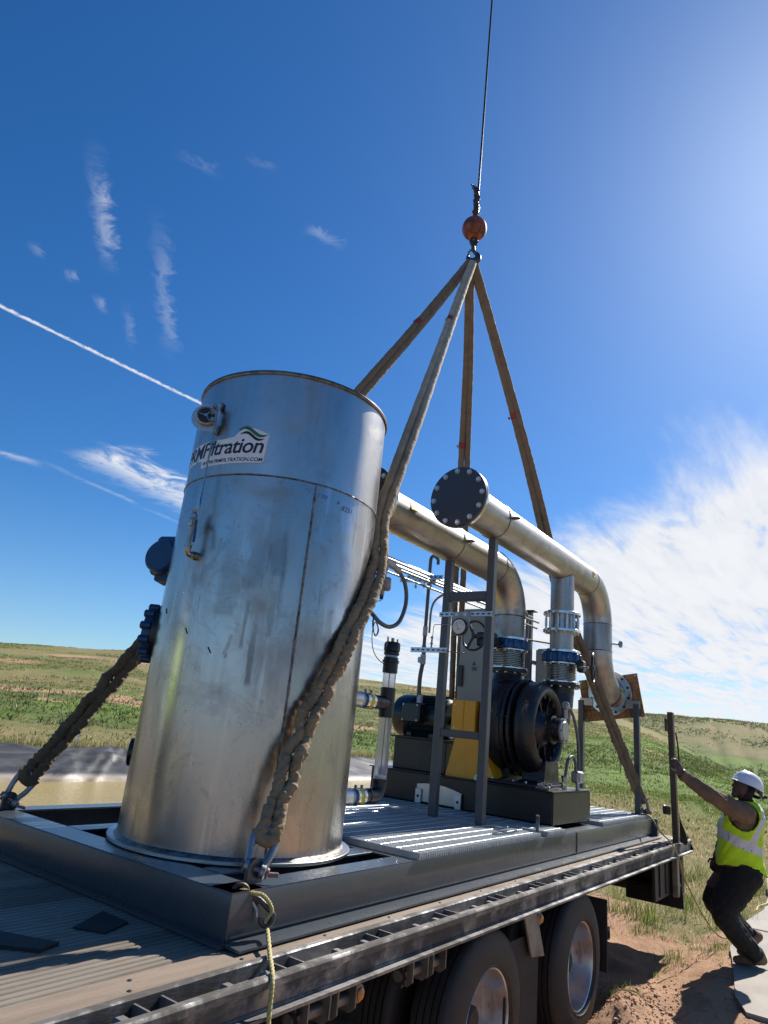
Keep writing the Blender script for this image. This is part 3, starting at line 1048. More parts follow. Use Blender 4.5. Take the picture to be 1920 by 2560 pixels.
def grow(name, px, py, h, w, cols, lean=.55, n_per=1, spread=0.0, label=None):
    """grass: bent blades of three points each; px, py tuft centres"""
    N = len(px)
    K = N * n_per
    bx = np.repeat(px, n_per) + RNG.normal(0, 1, K) * np.repeat(spread, n_per)
    by = np.repeat(py, n_per) + RNG.normal(0, 1, K) * np.repeat(spread, n_per)
    bh = np.repeat(h, n_per) * RNG.uniform(.45, 1.15, K)
    bw = np.repeat(w, n_per) * RNG.uniform(.6, 1.2, K)
    a = RNG.uniform(0, 2 * np.pi, K)
    out_x, out_y = bx - np.repeat(px, n_per), by - np.repeat(py, n_per)
    ln = RNG.uniform(.1, lean, K)
    dx, dy = np.cos(a) * ln + out_x * 2.0, np.sin(a) * ln + out_y * 2.0
    sx, sy = -np.sin(a), np.cos(a)
    bz = ground_z(bx, by, True) - .012
    P0 = np.stack([bx - sx * bw / 2, by - sy * bw / 2, bz], 1)
    P1 = np.stack([bx + sx * bw / 2, by + sy * bw / 2, bz], 1)
    mx, my = bx + dx * bh * .35, by + dy * bh * .35
    P2 = np.stack([mx + sx * bw * .42, my + sy * bw * .42, bz + bh * .6], 1)
    P3 = np.stack([mx - sx * bw * .42, my - sy * bw * .42, bz + bh * .6], 1)
    P4 = np.stack([bx + dx * bh, by + dy * bh, bz + bh], 1)
    V_ = np.stack([P0, P1, P2, P3, P4], 1).reshape(-1, 3)
    o = np.arange(K)[:, None] * 5
    Q = o + np.array([[0, 1, 2, 3]])
    T_ = o + np.array([[3, 2, 4]])
    me = np_mesh(name, V_, Q, T_, M['blade'], smooth=True)
    c = np.repeat(cols, n_per, 0) * RNG.uniform(.75, 1.25, (K, 1))
    c4 = np.concatenate([c, np.ones((K, 1))], 1)
    att = me.color_attributes.new('tint', 'FLOAT_COLOR', 'POINT')
    att.data.foreach_set('color', np.repeat(c4, 5, 0).astype(np.float32).ravel())
    o_ = link(name, me)
    o_['kind'] = 'stuff'
    if label:
        o_['label'] = label
    return o_


def under_truck(x, y):
    return (y > 2.0) & (y < 5.4) & (x < 8.9) & (x > -6)


slab_np = np.array(edge)


def on_slab(x, y):
    ins = np.zeros(len(x), bool)
    n = len(slab_np)
    for i in range(n):
        x1, y1 = slab_np[i]
        x2, y2 = slab_np[i - 1]
        c = ((y1 > y) != (y2 > y)) & (x < (x2 - x1) * (y - y1) / (y2 - y1 + 1e-9) + x1)
        ins ^= c
    return ins


GREEN = np.array([(0.129, 0.181, 0.039), (0.163, 0.215, 0.047), (0.086, 0.129, 0.030)])
STRAW = np.array([(0.396, 0.335, 0.172), (0.318, 0.258, 0.120), (0.464, 0.404, 0.232)])
RUST = np.array([(0.292, 0.181, 0.086), (0.232, 0.146, 0.069)])
SAGE = np.array([(0.120, 0.133, 0.065), (0.073, 0.090, 0.039), (0.086, 0.112, 0.043)])


def pick(arr, n):
    return arr[RNG.integers(0, len(arr), n)]


def sector(n, r0, r1, a0, a1):
    r = np.sqrt(RNG.uniform(r0 * r0, r1 * r1, n))
    a = np.radians(RNG.uniform(a0, a1, n))
    return r * np.cos(a), r * np.sin(a)


def tint_for(x, y):
    z = ground_z(x, y, False)
    s_, d_, l_ = cover(x, y, z)
    n = len(x)
    u = RNG.uniform(0, 1, n)
    c = np.where((u < np.clip(d_ * .9, .15, .9))[:, None], pick(STRAW, n), pick(GREEN, n))
    c = np.where((RNG.uniform(0, 1, n) < .10)[:, None], pick(RUST, n), c)
    c = np.where((RNG.uniform(0, 1, n) < l_ * .75)[:, None], pick(GREEN, n), c)
    return c, s_


# tufts in the sand beside the wheels and the slab
x, y = sector(900, 5.0, 11.0, -4, 22)
cl_ = fbm(x * .8 + 40, y * .8, 3)
k = (cl_ > .52) & ~under_truck(x, y) & ~on_slab(x, y)
x, y = x[k], y[k]
c, s_ = tint_for(x, y)
c = np.where((RNG.uniform(0, 1, len(x)) < .35)[:, None], pick(GREEN, len(x)), c)
grow('grass', x, y, RNG.uniform(.03, .12, len(x)), np.full(len(x), .0050), c, .9, 20, np.full(len(x), .05))
# the field between the truck and the meadow
x, y = sector(19000, 8.2, 34, 2, 32)
k = ~under_truck(x, y) & ~on_slab(x, y) & ~in_pond(x, y) & (RNG.uniform(0, 1, len(x)) < .15 + 1.0 * fbm(x * .5, y * .5, 3))
x, y = x[k], y[k]
c, s_ = tint_for(x, y)
k = RNG.uniform(0, 1, len(x)) > s_ * .8
x, y, c = x[k], y[k], c[k]
r = np.hypot(x, y)
grow('grass', x, y, RNG.uniform(.04, .13, len(x)), .0045 + r * .0003, c, 1.0, 9, .06 + r * .002)
# taller clumps behind the trailer's tail
x, y = sector(46, 8.5, 15, 6, 17)
k = ~under_truck(x, y) & ~on_slab(x, y)
x, y = x[k], y[k]
grow('grass', x, y, RNG.uniform(.16, .32, len(x)), np.full(len(x), .009), pick(np.vstack([GREEN, STRAW[:1]]), len(x)), .85, 40, np.full(len(x), .075))
# fringe along the crest of the liner
x = RNG.uniform(4, 38, 4200)
y = 19.75 + np.abs(RNG.normal(0, .5, 4200))
grow('grass', x, y, RNG.uniform(.10, .36, len(x)), np.full(len(x), .016), np.where((RNG.uniform(0, 1, len(x)) < .6)[:, None], pick(STRAW, len(x)), pick(GREEN, len(x))), .9, 6, np.full(len(x), .12))
# low scrub over the slopes
x, y = sector(34000, 21, 128, 4, 74)
n_ = fbm(x * .10 + 4, y * .10, 4)
z = ground_z(x, y, False)
belt = (z > .55) & (z < 2.0)
k = ~in_pond(x, y) & (y > -2) & (RNG.uniform(0, 1, len(x)) < np.where(belt, .85, .9 * sst(n_, .42, .62)))
x, y, belt = x[k], y[k], belt[k]
c, s_ = tint_for(x, y)
c = np.where((RNG.uniform(0, 1, len(x)) < np.where(belt, .75, .35))[:, None], pick(SAGE, len(x)), c)
r = np.hypot(x, y)
k = RNG.uniform(0, 1, len(x)) > s_ * .75
x, y, c, r, belt = x[k], y[k], c[k], r[k], belt[k]
grow('scrub', x, y, RNG.uniform(.04, .13, len(x)) * np.where(belt, 1.9, 1.0) * (1 + r * .002), .02 + r * .0010, c, 1.1, 7, .10 + r * .004)
# meadow grass on the right
x, y = sector(9000, 30, 95, 3, 21)
k = RNG.uniform(0, 1, len(x)) < fbm(x * .12 + 7, y * .12, 4) * 1.1
x, y = x[k], y[k]
c, s_ = tint_for(x, y)
r = np.hypot(x, y)
grow('grass', x, y, RNG.uniform(.05, .14, len(x)), .012 + r * .0008, c, 1.0, 8, .10 + r * .004)
# specks of scrub on the far ridge
x, y = sector(7000, 128, 258, 3, 24)
n_ = fbm(x * .05 + 4, y * .05, 4)
k = RNG.uniform(0, 1, len(x)) < sst(n_, .40, .62)
x, y = x[k], y[k]
grow('scrub', x, y, RNG.uniform(.15, .5, len(x)), np.full(len(x), .28), pick(SAGE, len(x)) * 1.25, 1.0, 5, np.full(len(x), .7))

# clods of dug sand by the wheels
mb = MB()
for i in range(700):
    px_ = random.gauss(6.15, .55)
    py_ = random.gauss(1.72, .22)
    if py_ > 1.93 and px_ < 6.1:
        continue
    rad = random.uniform(.004, .010) if random.random() < .9 else random.uniform(.010, .020)
    pz_ = float(ground_z(np.array([px_]), np.array([py_]))[0])
    k0 = len(mb.v)
    mb.ball((px_, py_, pz_ + rad * .3), rad, 7, 5, random.uniform(.6, .9))
    for q in range(k0, len(mb.v)):
        a, b, c_ = mb.v[q]
        j = 1 + .5 * (mnoise.noise(Vector((a * 60, b * 60, c_ * 60))))
        mb.v[q] = (px_ + (a - px_) * j, py_ + (b - py_) * j, pz_ + (c_ - pz_) * j)
M['clod'] = pbr('sand_clods', (0.42, 0.25, 0.155), 0.95, 0, (0.31, 0.175, 0.108), 14, .9, bump=.4)
o = setting('sand_clods', mb, M['clod'], 'stuff', 80)

# pebbles and twigs lying in the sand
mb = MB()
px_, py_ = sector(620, 5.2, 11.5, -3, 21)
kk = ~under_truck(px_, py_) & ~on_slab(px_, py_)
px_, py_ = px_[kk], py_[kk]
pz_ = ground_z(px_, py_)
for a, b, c_ in zip(px_, py_, pz_):
    rad = random.uniform(.004, .011)
    mb.ball((a, b, c_ + rad * .25), rad, 6, 4, random.uniform(.55, .9))
for i in range(60):
    q_ = random.randrange(len(px_))
    a, b = px_[q_], py_[q_]
    an = random.uniform(0, 6.28)
    L_ = random.uniform(.06, .22)
    e_ = (a + L_ * math.cos(an), b + L_ * math.sin(an))
    zz_ = [float(ground_z(np.array([u_]), np.array([v_]))[0]) for u_, v_ in ((a, b), ((a + e_[0]) / 2, (b + e_[1]) / 2), e_)]
    mb.tube([(a, b, zz_[0] + .006), ((a + e_[0]) / 2 + .01, (b + e_[1]) / 2, zz_[1] + .012), (e_[0], e_[1], zz_[2] + .006)], .0028, 5)
M['pebble'] = pbr('pebbles', (0.30, 0.24, 0.18), 0.9, 0, (0.16, 0.12, 0.09), 20, .9)
setting('pebbles', mb, M['pebble'], 'stuff', 80)

# fence stakes on the slope
def stake_post(x, y, h, mat, label):
    z = float(ground_z(np.array([x]), np.array([y]), False)[0])
    t = thing('fence_post', label, 'fence post', (x, y, z), 'steel fence posts on the slope')
    b = MB()
    b.box(x - .025, x + .025, y - .006, y + .006, z - .3, z + h, .002)
    b.box(x - .006, x + .006, y + .006, y + .035, z - .3, z + h, .002)
    part('post', b, mat, t)
    b = MB()
    b.box(x - .05, x + .05, y - .013, y - .008, z + .05, z + .28, .002)
    part('spade', b, mat, t)


stake_post(12.25, 19.95, 1.05, M['galv'], 'grey steel post at the crest of the pond liner, left of the tank')
stake_post(20.6, 37.4, .95, M['dark_steel'], 'dark lone post halfway up the grassy slope left of the tank')
stake_post(49.0, 11.0, 1.3, M['dark_steel'], 'thin dark post in the grass between tilted board and wooden stake')
stake_post(46.0, 13.6, 1.5, M['dark_steel'], 'thin post on the slope under the strand board')

# ------------------------------------------------------------------ flatbed trailer
TZ = 1.0          # top of the deck
trailer = thing('flatbed_trailer', 'long flatbed trailer with grooved aluminium deck carrying the grey equipment skid', 'trailer', (5.5, 3.2, 0))
XA, XB = -3.2, 9.08
YN, YF = 1.885, 4.50     # near and far edges


def deck_plank(y0, y1):
    """ribbed aluminium extrusion"""
    n = max(3, int(round((y1 - y0) / .036)))
    w = (y1 - y0) / n
    prof = []
    for i in range(n):
        a = y0 + i * w
        prof += [(a + .001, TZ - .006), (a + .008, TZ - .006), (a + .011, TZ), (a + w - .004, TZ), (a + w - .001, TZ - .006)]
    prof = [(y0, TZ - .05)] + prof + [(y1, TZ - .05)]
    mb = MB()
    mb.prism(prof[::-1], (0, 0, 0), (0, 1, 0), (0, 0, 1), (1, 0, 0), XA, XB)
    return mb


ys = np.linspace(2.195, 4.36, 8)
for a, b_ in zip(ys[:-1], ys[1:]):
    part('deck_plank', deck_plank(a + .002, b_ - .002), M['deck'], trailer, sharp=20)
mb = MB()
mb.box(XA, XB, 2.035, 2.193, TZ - .05, TZ - .003, .002)
part('edge_board', mb, M['deck_wood'], trailer)
# screws in the edge board
mb = MB()
for i in range(24):
    x = XA + .35 + i * .5
    for dy in (2.075, 2.15):
        mb.lathe([(.009, -.004), (.009, .0008), (.007, .002), (0, .002)], (x + (dy - 2.07) * .7, dy, TZ - .002), (0, 0, 1), 8)
part('screw', mb, M['dark_steel'], trailer, kind='stuff')
# side rails
for yo, sg in ((YN, 1), (YF, -1)):
    def Y(d): return yo + sg * d
    mb = MB()
    pr = [(0, -.010), (.004, -.006), (.028, -.006), (.031, -.012), (.031, -.03), (.026, -.03), (.026, -.10), (.010, -.115), (-.022, -.118), (-.022, -.130), (.03, -.130), (.03, -.125), (.012, -.102),
          (.012, -.045), (-.004, -.040), (-.004, -.016)]
    pts = [(Y(a), TZ + c) for a, c in pr]
    mb.prism(pts, (0, 0, 0), (0, 1, 0), (0, 0, 1), (1, 0, 0), XA, XB + .02)
    part('outer_rail', mb, M['aluminium'], trailer, sharp=25)
    mb = MB()
    pr = [(.148, -.05), (.148, 0.004), (.143, .008), (.118, .008), (.113, .003), (.113, -.045), (.026, -.050), (.026, -.056), (.118, -.056)]
    pts = [(Y(a), TZ + c) for a, c in pr]
    mb.prism(pts, (0, 0, 0), (0, 1, 0), (0, 0, 1), (1, 0, 0), XA, XB)
    part('inner_rail', mb, M['aluminium'], trailer, sharp=25)
    # spacers between the rails
    bm_ = mesh_of('pocket_spacer', MB().box(-.004, .004, Y(.0265) - yo, Y(.1125) - yo, -.048, -.008), M['aluminium'])
    x = -2.7
    while x < 8.9:
        for dx in (0, .105):
            child_copy('pocket_spacer', bm_, trailer, (x + dx, yo, TZ))
        x += .617
    # sleeves and lumps caught in the groove
    mb2 = mesh_of('rail_sleeve', MB().box(-.022, .022, Y(.03) - yo, Y(.085) - yo, -.045, -.014, .008), M['bracket_grey'])
    x = -2.35
    while x < 8.9:
        child_copy('rail_sleeve', mb2, trailer, (x, yo, TZ))
        child_copy('rail_sleeve', mb2, trailer, (x + .19, yo, TZ))
        x += .617
# tail end plate and chassis
mb = MB()
mb.box(XB, XB + .015, YN + .035, YF - .035, TZ - .14, TZ - .01, .002)
part('tail_plate', mb, M['aluminium'], trailer)
for y in (2.85, 3.55):
    mb = MB()
    mb.box(XA, 8.9, y - .07, y + .07, .86, .882, .002)
    mb.box(XA, 8.9, y - .07, y + .07, .46, .482, .002)
    mb.box(XA, 8.9, y - .008, y + .008, .482, .86)
    part('chassis_beam', mb, M['frame_dark'], trailer)
xm = mesh_of('cross_member', MB().box(-.03, .03, YN + .045, YF - .045, .884, .948, .003), M['frame_dark'])
for i in range(30):
    child_copy('cross_member', xm, trailer, (XA + .2 + i * .41, 0, 0))
# dark tail frame with the rear post, lamps and the low plate
mb = MB()
mb.box(7.9, 8.95, 2.0, 2.03, .47, .86, .004)
mb.box(8.90, 8.95, 2.03, 4.35, .47, .86, .004)
for x in (8.05, 8.3, 8.55):
    mb.box(x, x + .02, 1.985, 2.0, .5, .84, .002)
part('tail_frame', mb, M['frame_dark'], trailer)
mb = MB()
mb.box(8.60, 8.64, 1.89, 2.50, .335, .49, .004)
part('mud_plate', mb, M['black'], trailer)
mb = MB()
mb.box(8.50, 8.585, 1.915, 1.975, .455, .855, .006)
part('rear_post', mb, M['bracket_grey'], trailer)
mb = MB()
mb.box(8.62, 8.72, 1.90, 1.975, .47, .86, .006)
rp = part('lamp_post', mb, M['frame_dark'], trailer)
mb = MB()
mb.lathe([(.0, .016), (.022, .014), (.026, .006), (.026, 0)], (8.62, 1.937, .565), (-1, 0, 0), 16)
part('amber_reflector', mb, M['amber'], rp)
mb = MB()
mb.box(8.605, 8.62, 1.905, 1.945, .68, .76, .004)
part('red_reflector', mb, M['red_lens'], rp)
mb = MB()
mb.box(8.72, 9.02, 2.0, 4.3, .40, .50, .01)
part('rear_bumper', mb, M['frame_dark'], trailer)

# wheels: duals on both sides of two axles
AX = ((4.04, .357), (5.55, .372))
RT = .487


def tyre_mb(y0, y1, x, z):
    """tyre with grooves; y0 the outer face"""
    w = y1 - y0
    pr = [(.285, .012), (.30, .0), (.335, -.004), (.40, .004), (.452, .020), (.474, .036), (.482, .050)]
    grooves = [.075, .115, .155, .195]
    for gr_ in grooves:
        pr += [(RT - .001, gr_ - .006), (RT - .016, gr_ - .004), (RT - .016, gr_ + .004), (RT - .001, gr_ + .006)]
    pr += [(.482, w - .05), (.474, w - .036), (.452, w - .02), (.40, w - .004), (.335, w + .004), (.30, w), (.285, w - .012)]
    pr += [(.27, w * .5), (.285, .012)]
    mb = MB()
    mb.lathe(pr, (x, y0, z), (0, 1, 0), 72)
    return mb


for ax, az_ in AX:
    for sd_, yo in ((1, 1.93), (-1, 4.46)):
        for k in (0, 1):
            ya = yo + sd_ * (k * .34)
            yb = ya + sd_ * .272
            wname = 'wheel'
            w = link(wname, None, trailer)
            w.location = Vector((ax, (ya + yb) / 2, az_)) - LOC[trailer.name]
            LOC[w.name] = Vector((ax, (ya + yb) / 2, az_))
            y0, y1 = min(ya, yb), max(ya, yb)
            part('tyre', tyre_mb(y0, y1, ax, az_), M['tyre'], w, sharp=25)
            mb = MB()
            d = 1 if sd_ * (1 - 2 * k) > 0 else -1      # the dish opens outwards on the outer wheel
            yf = ya if d == sd_ else yb
            pr = [(.300, -.004), (.303, .004), (.292, .012), (.277, .022), (.268, .06), (.262, .13), (.245, .17), (.20, .185), (.12, .18), (.105, .165), (.0, .165)]
            mb.lathe([(r_, h) for r_, h in pr], (ax, yf, az_), (0, d, 0), 56)
            rim = part('rim', mb, M['rim'], w, sharp=30)
            if k == 0:
                bolt_ring(w, (ax, yf + d * .176, az_), (0, -d, 0), .165, 10, .015, M['zinc'], name='wheel_nut')
                mb = MB()
                mb.lathe([(.0, -.07), (.06, -.07), (.075, -.055), (.08, 0)], (ax, yf + d * .168, az_), (0, d, 0), 24)
                part('hub', mb, M['frame_dark'], w)
    mb = MB()
    mb.cyl((ax, 2.2, az_), (ax, 4.2, az_), .065)
    part('axle', mb, M['frame_dark'], trailer)
    for y in (2.85, 3.55):
        mb = MB()
        mb.box(ax - .25, ax + .25, y - .05, y + .05, az_ + .04, .459, .01)
        part('spring_seat', mb, M['frame_dark'], trailer)

# fender bracket and mud flaps
mb = MB()
mb.prism([(4.46, .868), (4.64, .868), (4.79, .575), (4.60, .60)], (0, 1.925, 0), (1, 0, 0), (0, 0, 1), (0, 1, 0), 0, .012)
mb.prism([(4.635, .868), (4.65, .868), (4.805, .575), (4.79, .575)], (0, 1.925, 0), (1, 0, 0), (0, 0, 1), (0, 1, 0), 0, .13)
part('fender_bracket', mb, M['bracket_grey'], trailer)
mb = MB()
mb.box(4.30, 4.79, 1.96, 1.975, .12, .72, .003)
part('mud_flap', mb, M['rubber'], trailer)
mb = MB()
mb.box(6.18, 6.20, 1.95, 2.55, .20, .72, .003)
part('mud_flap', mb, M['rubber'], trailer)
mb = MB()
mb.box(6.205, 6.235, 1.94, 2.56, .44, .50, .004)
mb.box(6.205, 6.235, 1.94, 2.0, .43, .52, .004)
part('flap_hanger', mb, M['bracket_grey'], trailer)
mb = MB()
mb.cyl((5.60, 2.05, .885), (5.68, 2.02, .70), .028, n=14)
mb.cyl((5.67, 2.025, .73), (5.70, 2.015, .66), .036, n=14)
part('air_can', mb, M['red'], trailer)
# strap winches under the rail
for x0 in (2.30, 3.06, 1.45):
    wr = link('strap_winch', None, trailer)
    wr.location = Vector((x0 + .2, 1.95, .80)) - LOC[trailer.name]
    LOC[wr.name] = Vector((x0 + .2, 1.95, .80))
    for dx in (.09, .225, .275, .40):
        mb = MB()
        mb.prism([(1.91, .868), (2.02, .868), (2.02, .76), (1.99, .735), (1.94, .735), (1.91, .76)], (x0 + dx, 0, 0), (0, 1, 0), (0, 0, 1), (1, 0, 0), -.004, .004)
        part('side_plate', mb, M['bracket_grey'], wr)
    mb = MB()
    mb.cyl((x0 + .03, 1.962, .785), (x0 + .42, 1.962, .785), .024, n=14)
    part('drum', mb, M['bracket_grey'], wr)
    mb = MB()
    pts = []
    for i in range(22):
        a = 2 * math.pi * i / 22
        rr0 = .050 if i % 2 else .040
        pts.append((1.962 + rr0 * math.cos(a), .785 + rr0 * math.sin(a)))
    mb.prism(pts, (x0 + .045, 0, 0), (0, 1, 0), (0, 0, 1), (1, 0, 0), -.006, .006)
    part('ratchet_wheel', mb, M['rusty'], wr)
# amber side lamps
for x0 in (2.74, 4.72):
    mb = MB()
    mb.lathe([(.036, 0), (.036, .010), (.030, .014), (.0, .014)], (x0, 1.935, .80), (0, -1, 0), 20)
    lp = part('side_lamp', mb, M['bracket_grey'], trailer)
    mb = MB()
    mb.lathe([(.026, .012), (.024, .022), (.014, .029), (0, .031)], (x0, 1.935, .80), (0, -1, 0), 20)
    part('lens', mb, M['amber'], lp)
    mb = MB()
    mb.box(x0 - .012, x0 + .012, 1.936, 1.95, .80, .868, .002)
    part('lamp_bracket', mb, M['frame_dark'], lp)

# rubber mats lying on the deck
mb = MB()
mb.prism([(1.69, 2.575), (1.60, 2.545), (.95, 3.40), (1.10, 3.72), (1.17, 3.70)], (0, 0, 0), (1, 0, 0), (0, 1, 0), (0, 0, 1), TZ + .0005, TZ + .014)
solo('rubber_mat', mb, M['rubber'], 'long black rubber strip lying on the deck at the left edge', 'mat')
mb = MB()
mb.prism([(1.835, 2.725), (1.90, 2.597), (2.05, 2.66), (2.05, 2.85)], (0, 0, 0), (1, 0, 0), (0, 1, 0), (0, 0, 1), TZ + .0005, TZ + .009)
solo('rubber_mat', mb, M['rubber'], 'small black rubber offcut poking out from under the front beam of the skid', 'mat')

# wooden stake standing in the rail pocket, with hung strap
stake = thing('wooden_stake', 'tall dark stake standing upright at the tail of the trailer by the worker\'s hand', 'stake', (8.33, 1.955, TZ))
STAKE_D = Vector((.19, -.03, 0))
mb = MB()
st_b, st_t = Vector((8.34, 1.955, .93)), Vector((8.335, 1.972, 2.375))
mb.bar(st_b, st_t, .060, .078, (1, 0, 0), .004)
M['stake_wood'] = pbr('dark_weathered_stake', (0.050, 0.036, 0.027), 0.7, 0, (0.09, 0.062, 0.043), 7, .9, stretch=(2, 2, .2), bump=.5)
part('post', mb, M['stake_wood'], stake)
mb = MB()
mb.box(8.28, 8.335, 2.007, 2.03, 2.16, 2.30, .004)
part('top_cleat', mb, M['stake_wood'], stake)
mb = MB()
mb.box(8.27, 8.33, 1.998, 2.05, 1.27, 1.36, .006)
lb = part('lamp_body', mb, M['rusty'], stake)
mb = MB()
mb.lathe([(0, 0), (.045, 0), (.05, .008), (.05, .02)], (8.315, 2.052, 1.315), (0, 1, 0), 20)
part('lamp_lens', mb, M['plastic_black'], lb)
mb = MB()
pts = spline([(8.33, 1.92, 2.15), (8.32, 1.905, 2.05), (8.33, 1.90, 1.97), (8.32, 1.893, 1.86), (8.325, 1.895, 1.80)], 6)
mb.tube(pts, .009, 6)
mb.bar((8.325, 1.893, 1.81), (8.30, 1.79, 1.70), .03, .012, (0, 0, 1), .002)
part('hanging_strap', mb, M['rubber'], stake)
mb = MB()
mb.prism([(1.915, 1.30), (1.90, 1.22), (1.852, 1.10), (1.835, 1.02), (1.86, .995), (1.915, 1.0)], (8.34, 0, 0), (0, 1, 0), (0, 0, 1), (1, 0, 0), -.006, .006)
part('loose_strap', mb, M['rubber'], stake)
mb = MB()
mb.tube(spline([(8.34, 1.90, 1.06), (8.34, 1.875, .99), (8.34, 1.845, 1.005), (8.34, 1.842, 1.05), (8.34, 1.825, 1.075)], 6), .007, 6)
part('hook_wire', mb, M['dark_steel'], stake)

stake.location = stake.location + STAKE_D

# ------------------------------------------------------------------ equipment skid
skid = thing('equipment_skid', 'dark grey steel skid frame of welded beams resting on the trailer deck', 'skid', (5.4, 3.3, TZ))
X0, X1, Y0, Y1, ZB, ZT = 2.16, 8.64, 2.185, 4.425, 1.006, 1.20


def beam_poly(wt_in, lip):
    """section: h outward = 0 is the web face, lip reaches outwards at the foot, wt_in is the top flange reaching inwards"""
    return [(lip, 0), (lip, .009), (-.012, .016), (-.004, .03), (0, .045), (0, .183), (-.003, .190), (-.001, .194), (-wt_in, .194), (-wt_in, .184), (-.014, .184),
            (-.014, .013), (-wt_in, .010), (-wt_in, 0)]


def long_beam(name, yface, sgn, xa, xb, win, lip, mitre=0.0):
    mb = MB()
    pts = [(yface + sgn * h, ZB + c) for h, c in beam_poly(win, lip)]
    mb.prism(pts, (0, 0, 0), (0, 1, 0), (0, 0, 1), (1, 0, 0), xa, xb)
    part(name, mb, M['skid_paint'], skid, sharp=30)


long_beam('side_beam', Y0, -1, X0, X1, .135, .085)
long_beam('side_beam', Y1, 1, X0, X1, .135, .085)


def cross_beam(name, xface, sgn, ya, yb, win, lip):
    mb = MB()
    pts = [(xface + sgn * h, ZB + c) for h, c in beam_poly(win, lip)]
    mb.prism(pts, (0, 0, 0), (1, 0, 0), (0, 0, 1), (0, 1, 0), ya, yb)
    part(name, mb, M['skid_paint'], skid, sharp=30)


cross_beam('end_beam', X0 - .003, -1, Y0 + .001, Y1 - .001, .18, .028)
cross_beam('end_beam', X1 + .003, 1, Y0 + .001, Y1 - .001, .14, .03)
for xa in (3.50, 4.6, 5.85, 6.78, 7.7):
    mb = MB()
    mb.box(xa, xa + .10, Y0 + .137, Y1 - .137, ZB + .184, ZB + .1935, .001)
    mb.box(xa + .045, xa + .055, Y0 + .137, Y1 - .137, ZB + .012, ZB + .184)
    mb.box(xa, xa + .10, Y0 + .137, Y1 - .137, ZB + .002, ZB + .012, .001)
    part('cross_beam', mb, M['skid_paint'], skid)
# rails that carry the tank
for ya in (3.60, 2.46):
    mb = MB()
    mb.box(X0 + .186, 3.498, ya, ya + .13, 1.188, 1.1995, .001)
    mb.box(X0 + .186, 3.498, ya + .06, ya + .07, ZB + .01, 1.188)
    part('tank_bearer', mb, M['skid_paint'], skid)
mb = MB()
mb.box(X0 + .186, 3.498, Y0 + .14, Y1 - .14, ZB - .003, ZB + .002)
part('floor_plate', mb, M['black'], skid)
# lifting lugs
def lug(x, y, z, ax_dir, h=.13, w=.10, t=.022):
    mb = MB()
    out = [(-w / 2, 0), (w / 2, 0)] + [(w / 2 * math.cos(a), h - w / 2 + w / 2 * math.sin(a)) for a in np.linspace(0, math.pi, 10)]
    n = len(out)
    ux = Vector(ax_dir)
    uz = Vector((0, 0, 1))
    uy = ux.cross(uz)
    hole = [(.017 * math.cos(a), h - w / 2 + .017 * math.sin(a)) for a in np.linspace(-math.pi / 2 - 2.2, -math.pi / 2 + 2 * math.pi - 2.2, n, endpoint=False)]
    # plate with a hole: outer ring bridged to the inner ring
    import itertools
    c0 = Vector((x, y, z))
    # start the inner ring where the outer ring starts
    ang = [math.atan2(b - (h - w / 2), a) for a, b in out]
    hole = [(.017 * math.cos(a), h - w / 2 + .017 * math.sin(a)) for a in ang]
    vs_ = []
    for d in (-t / 2, t / 2):
        vs_ += [c0 + ux * a + uz * b + uy * d for a, b in out]
        vs_ += [c0 + ux * a + uz * b + uy * d for a, b in hole]
    fs = []
    for i in range(n):
        j = (i + 1) % n
        fs += [(i, j, n + j, n + i), (2 * n + j, 2 * n + i, 3 * n + i, 3 * n + j), (i, 2 * n + i, 2 * n + j, j), (n + i, n + j, 3 * n + j, 3 * n + i)]
    mb.add(vs_, fs)
    part('lifting_lug', mb, M['skid_paint'], skid)


lug(5.385, 2.235, 1.200, (.94, .34, 0), .155, .085, .024)
lug(2.345, 2.262, 1.200, (1, 0, 0), .10, .09)
lug(2.30, 4.33, 1.200, (1, 0, 0), .10, .09)
lug(8.52, 2.235, 1.200, (1, 0, 0), .10, .09)
lug(7.75, 4.35, 1.200, (1, 0, 0), .10, .09)
# stiffener plates on the near web, near the middle and the end
mb = MB()
mb.box(6.12, 6.128, Y0 - .006, Y0 + .002, ZB + .03, ZB + .188)
part('stiffener', mb, M['skid_paint'], skid)
mb = MB()
mb.box(8.58, 8.64, Y0 - .05, Y0 - .001, ZB + .012, ZB + .19, .002)
part('stiffener', mb, M['skid_paint'], skid)

# ------------------------------------------------------------------ grating
def grating(xa, xb, ya, yb, label):
    t = thing('grating_panel', label, 'grating', ((xa + xb) / 2, (ya + yb) / 2, 1.20), 'galvanised grating panels on the skid')
    z0, z1 = 1.2015, 1.236
    mb = MB()
    n = int((xb - xa) / .026)
    for i in range(n + 1):
        x = xa + (xb - xa - .007) * i / n
        mb.box(x, x + .007, ya, yb, z0, z1)
    part('bearing_bar', mb, M['galv'], t, kind='stuff')
    mb = MB()
    mb.box(xa - .004, xa - .0005, ya, yb, z0, z1 - .003)
    part('edge_band', mb, M['galv'], t)
    y = ya + .045
    rods = 0
    base = None
    while y < yb - .02:
        if base is None:
            b = MB()
            L = xb - xa
            k = int(L / .012)
            v0, f0 = [], []
            for i in range(k + 1):
                a = i * .55
                for q in range(4):
                    an = a + q * math.pi / 2
                    v0.append((L * i / k, .0037 * math.cos(an), .0037 * math.sin(an)))
            for i in range(k):
                for q in range(4):
                    w_ = (q + 1) % 4
                    f0.append((i * 4 + q, i * 4 + w_, (i + 1) * 4 + w_, (i + 1) * 4 + q))
            b.add(v0, f0)
            base = mesh_of('cross_rod', b, M['zinc'], sharp=180)
        child_copy('cross_rod', base, t, (xa, y, z1 + .0015))
        y += .1155
        rods += 1
    return t


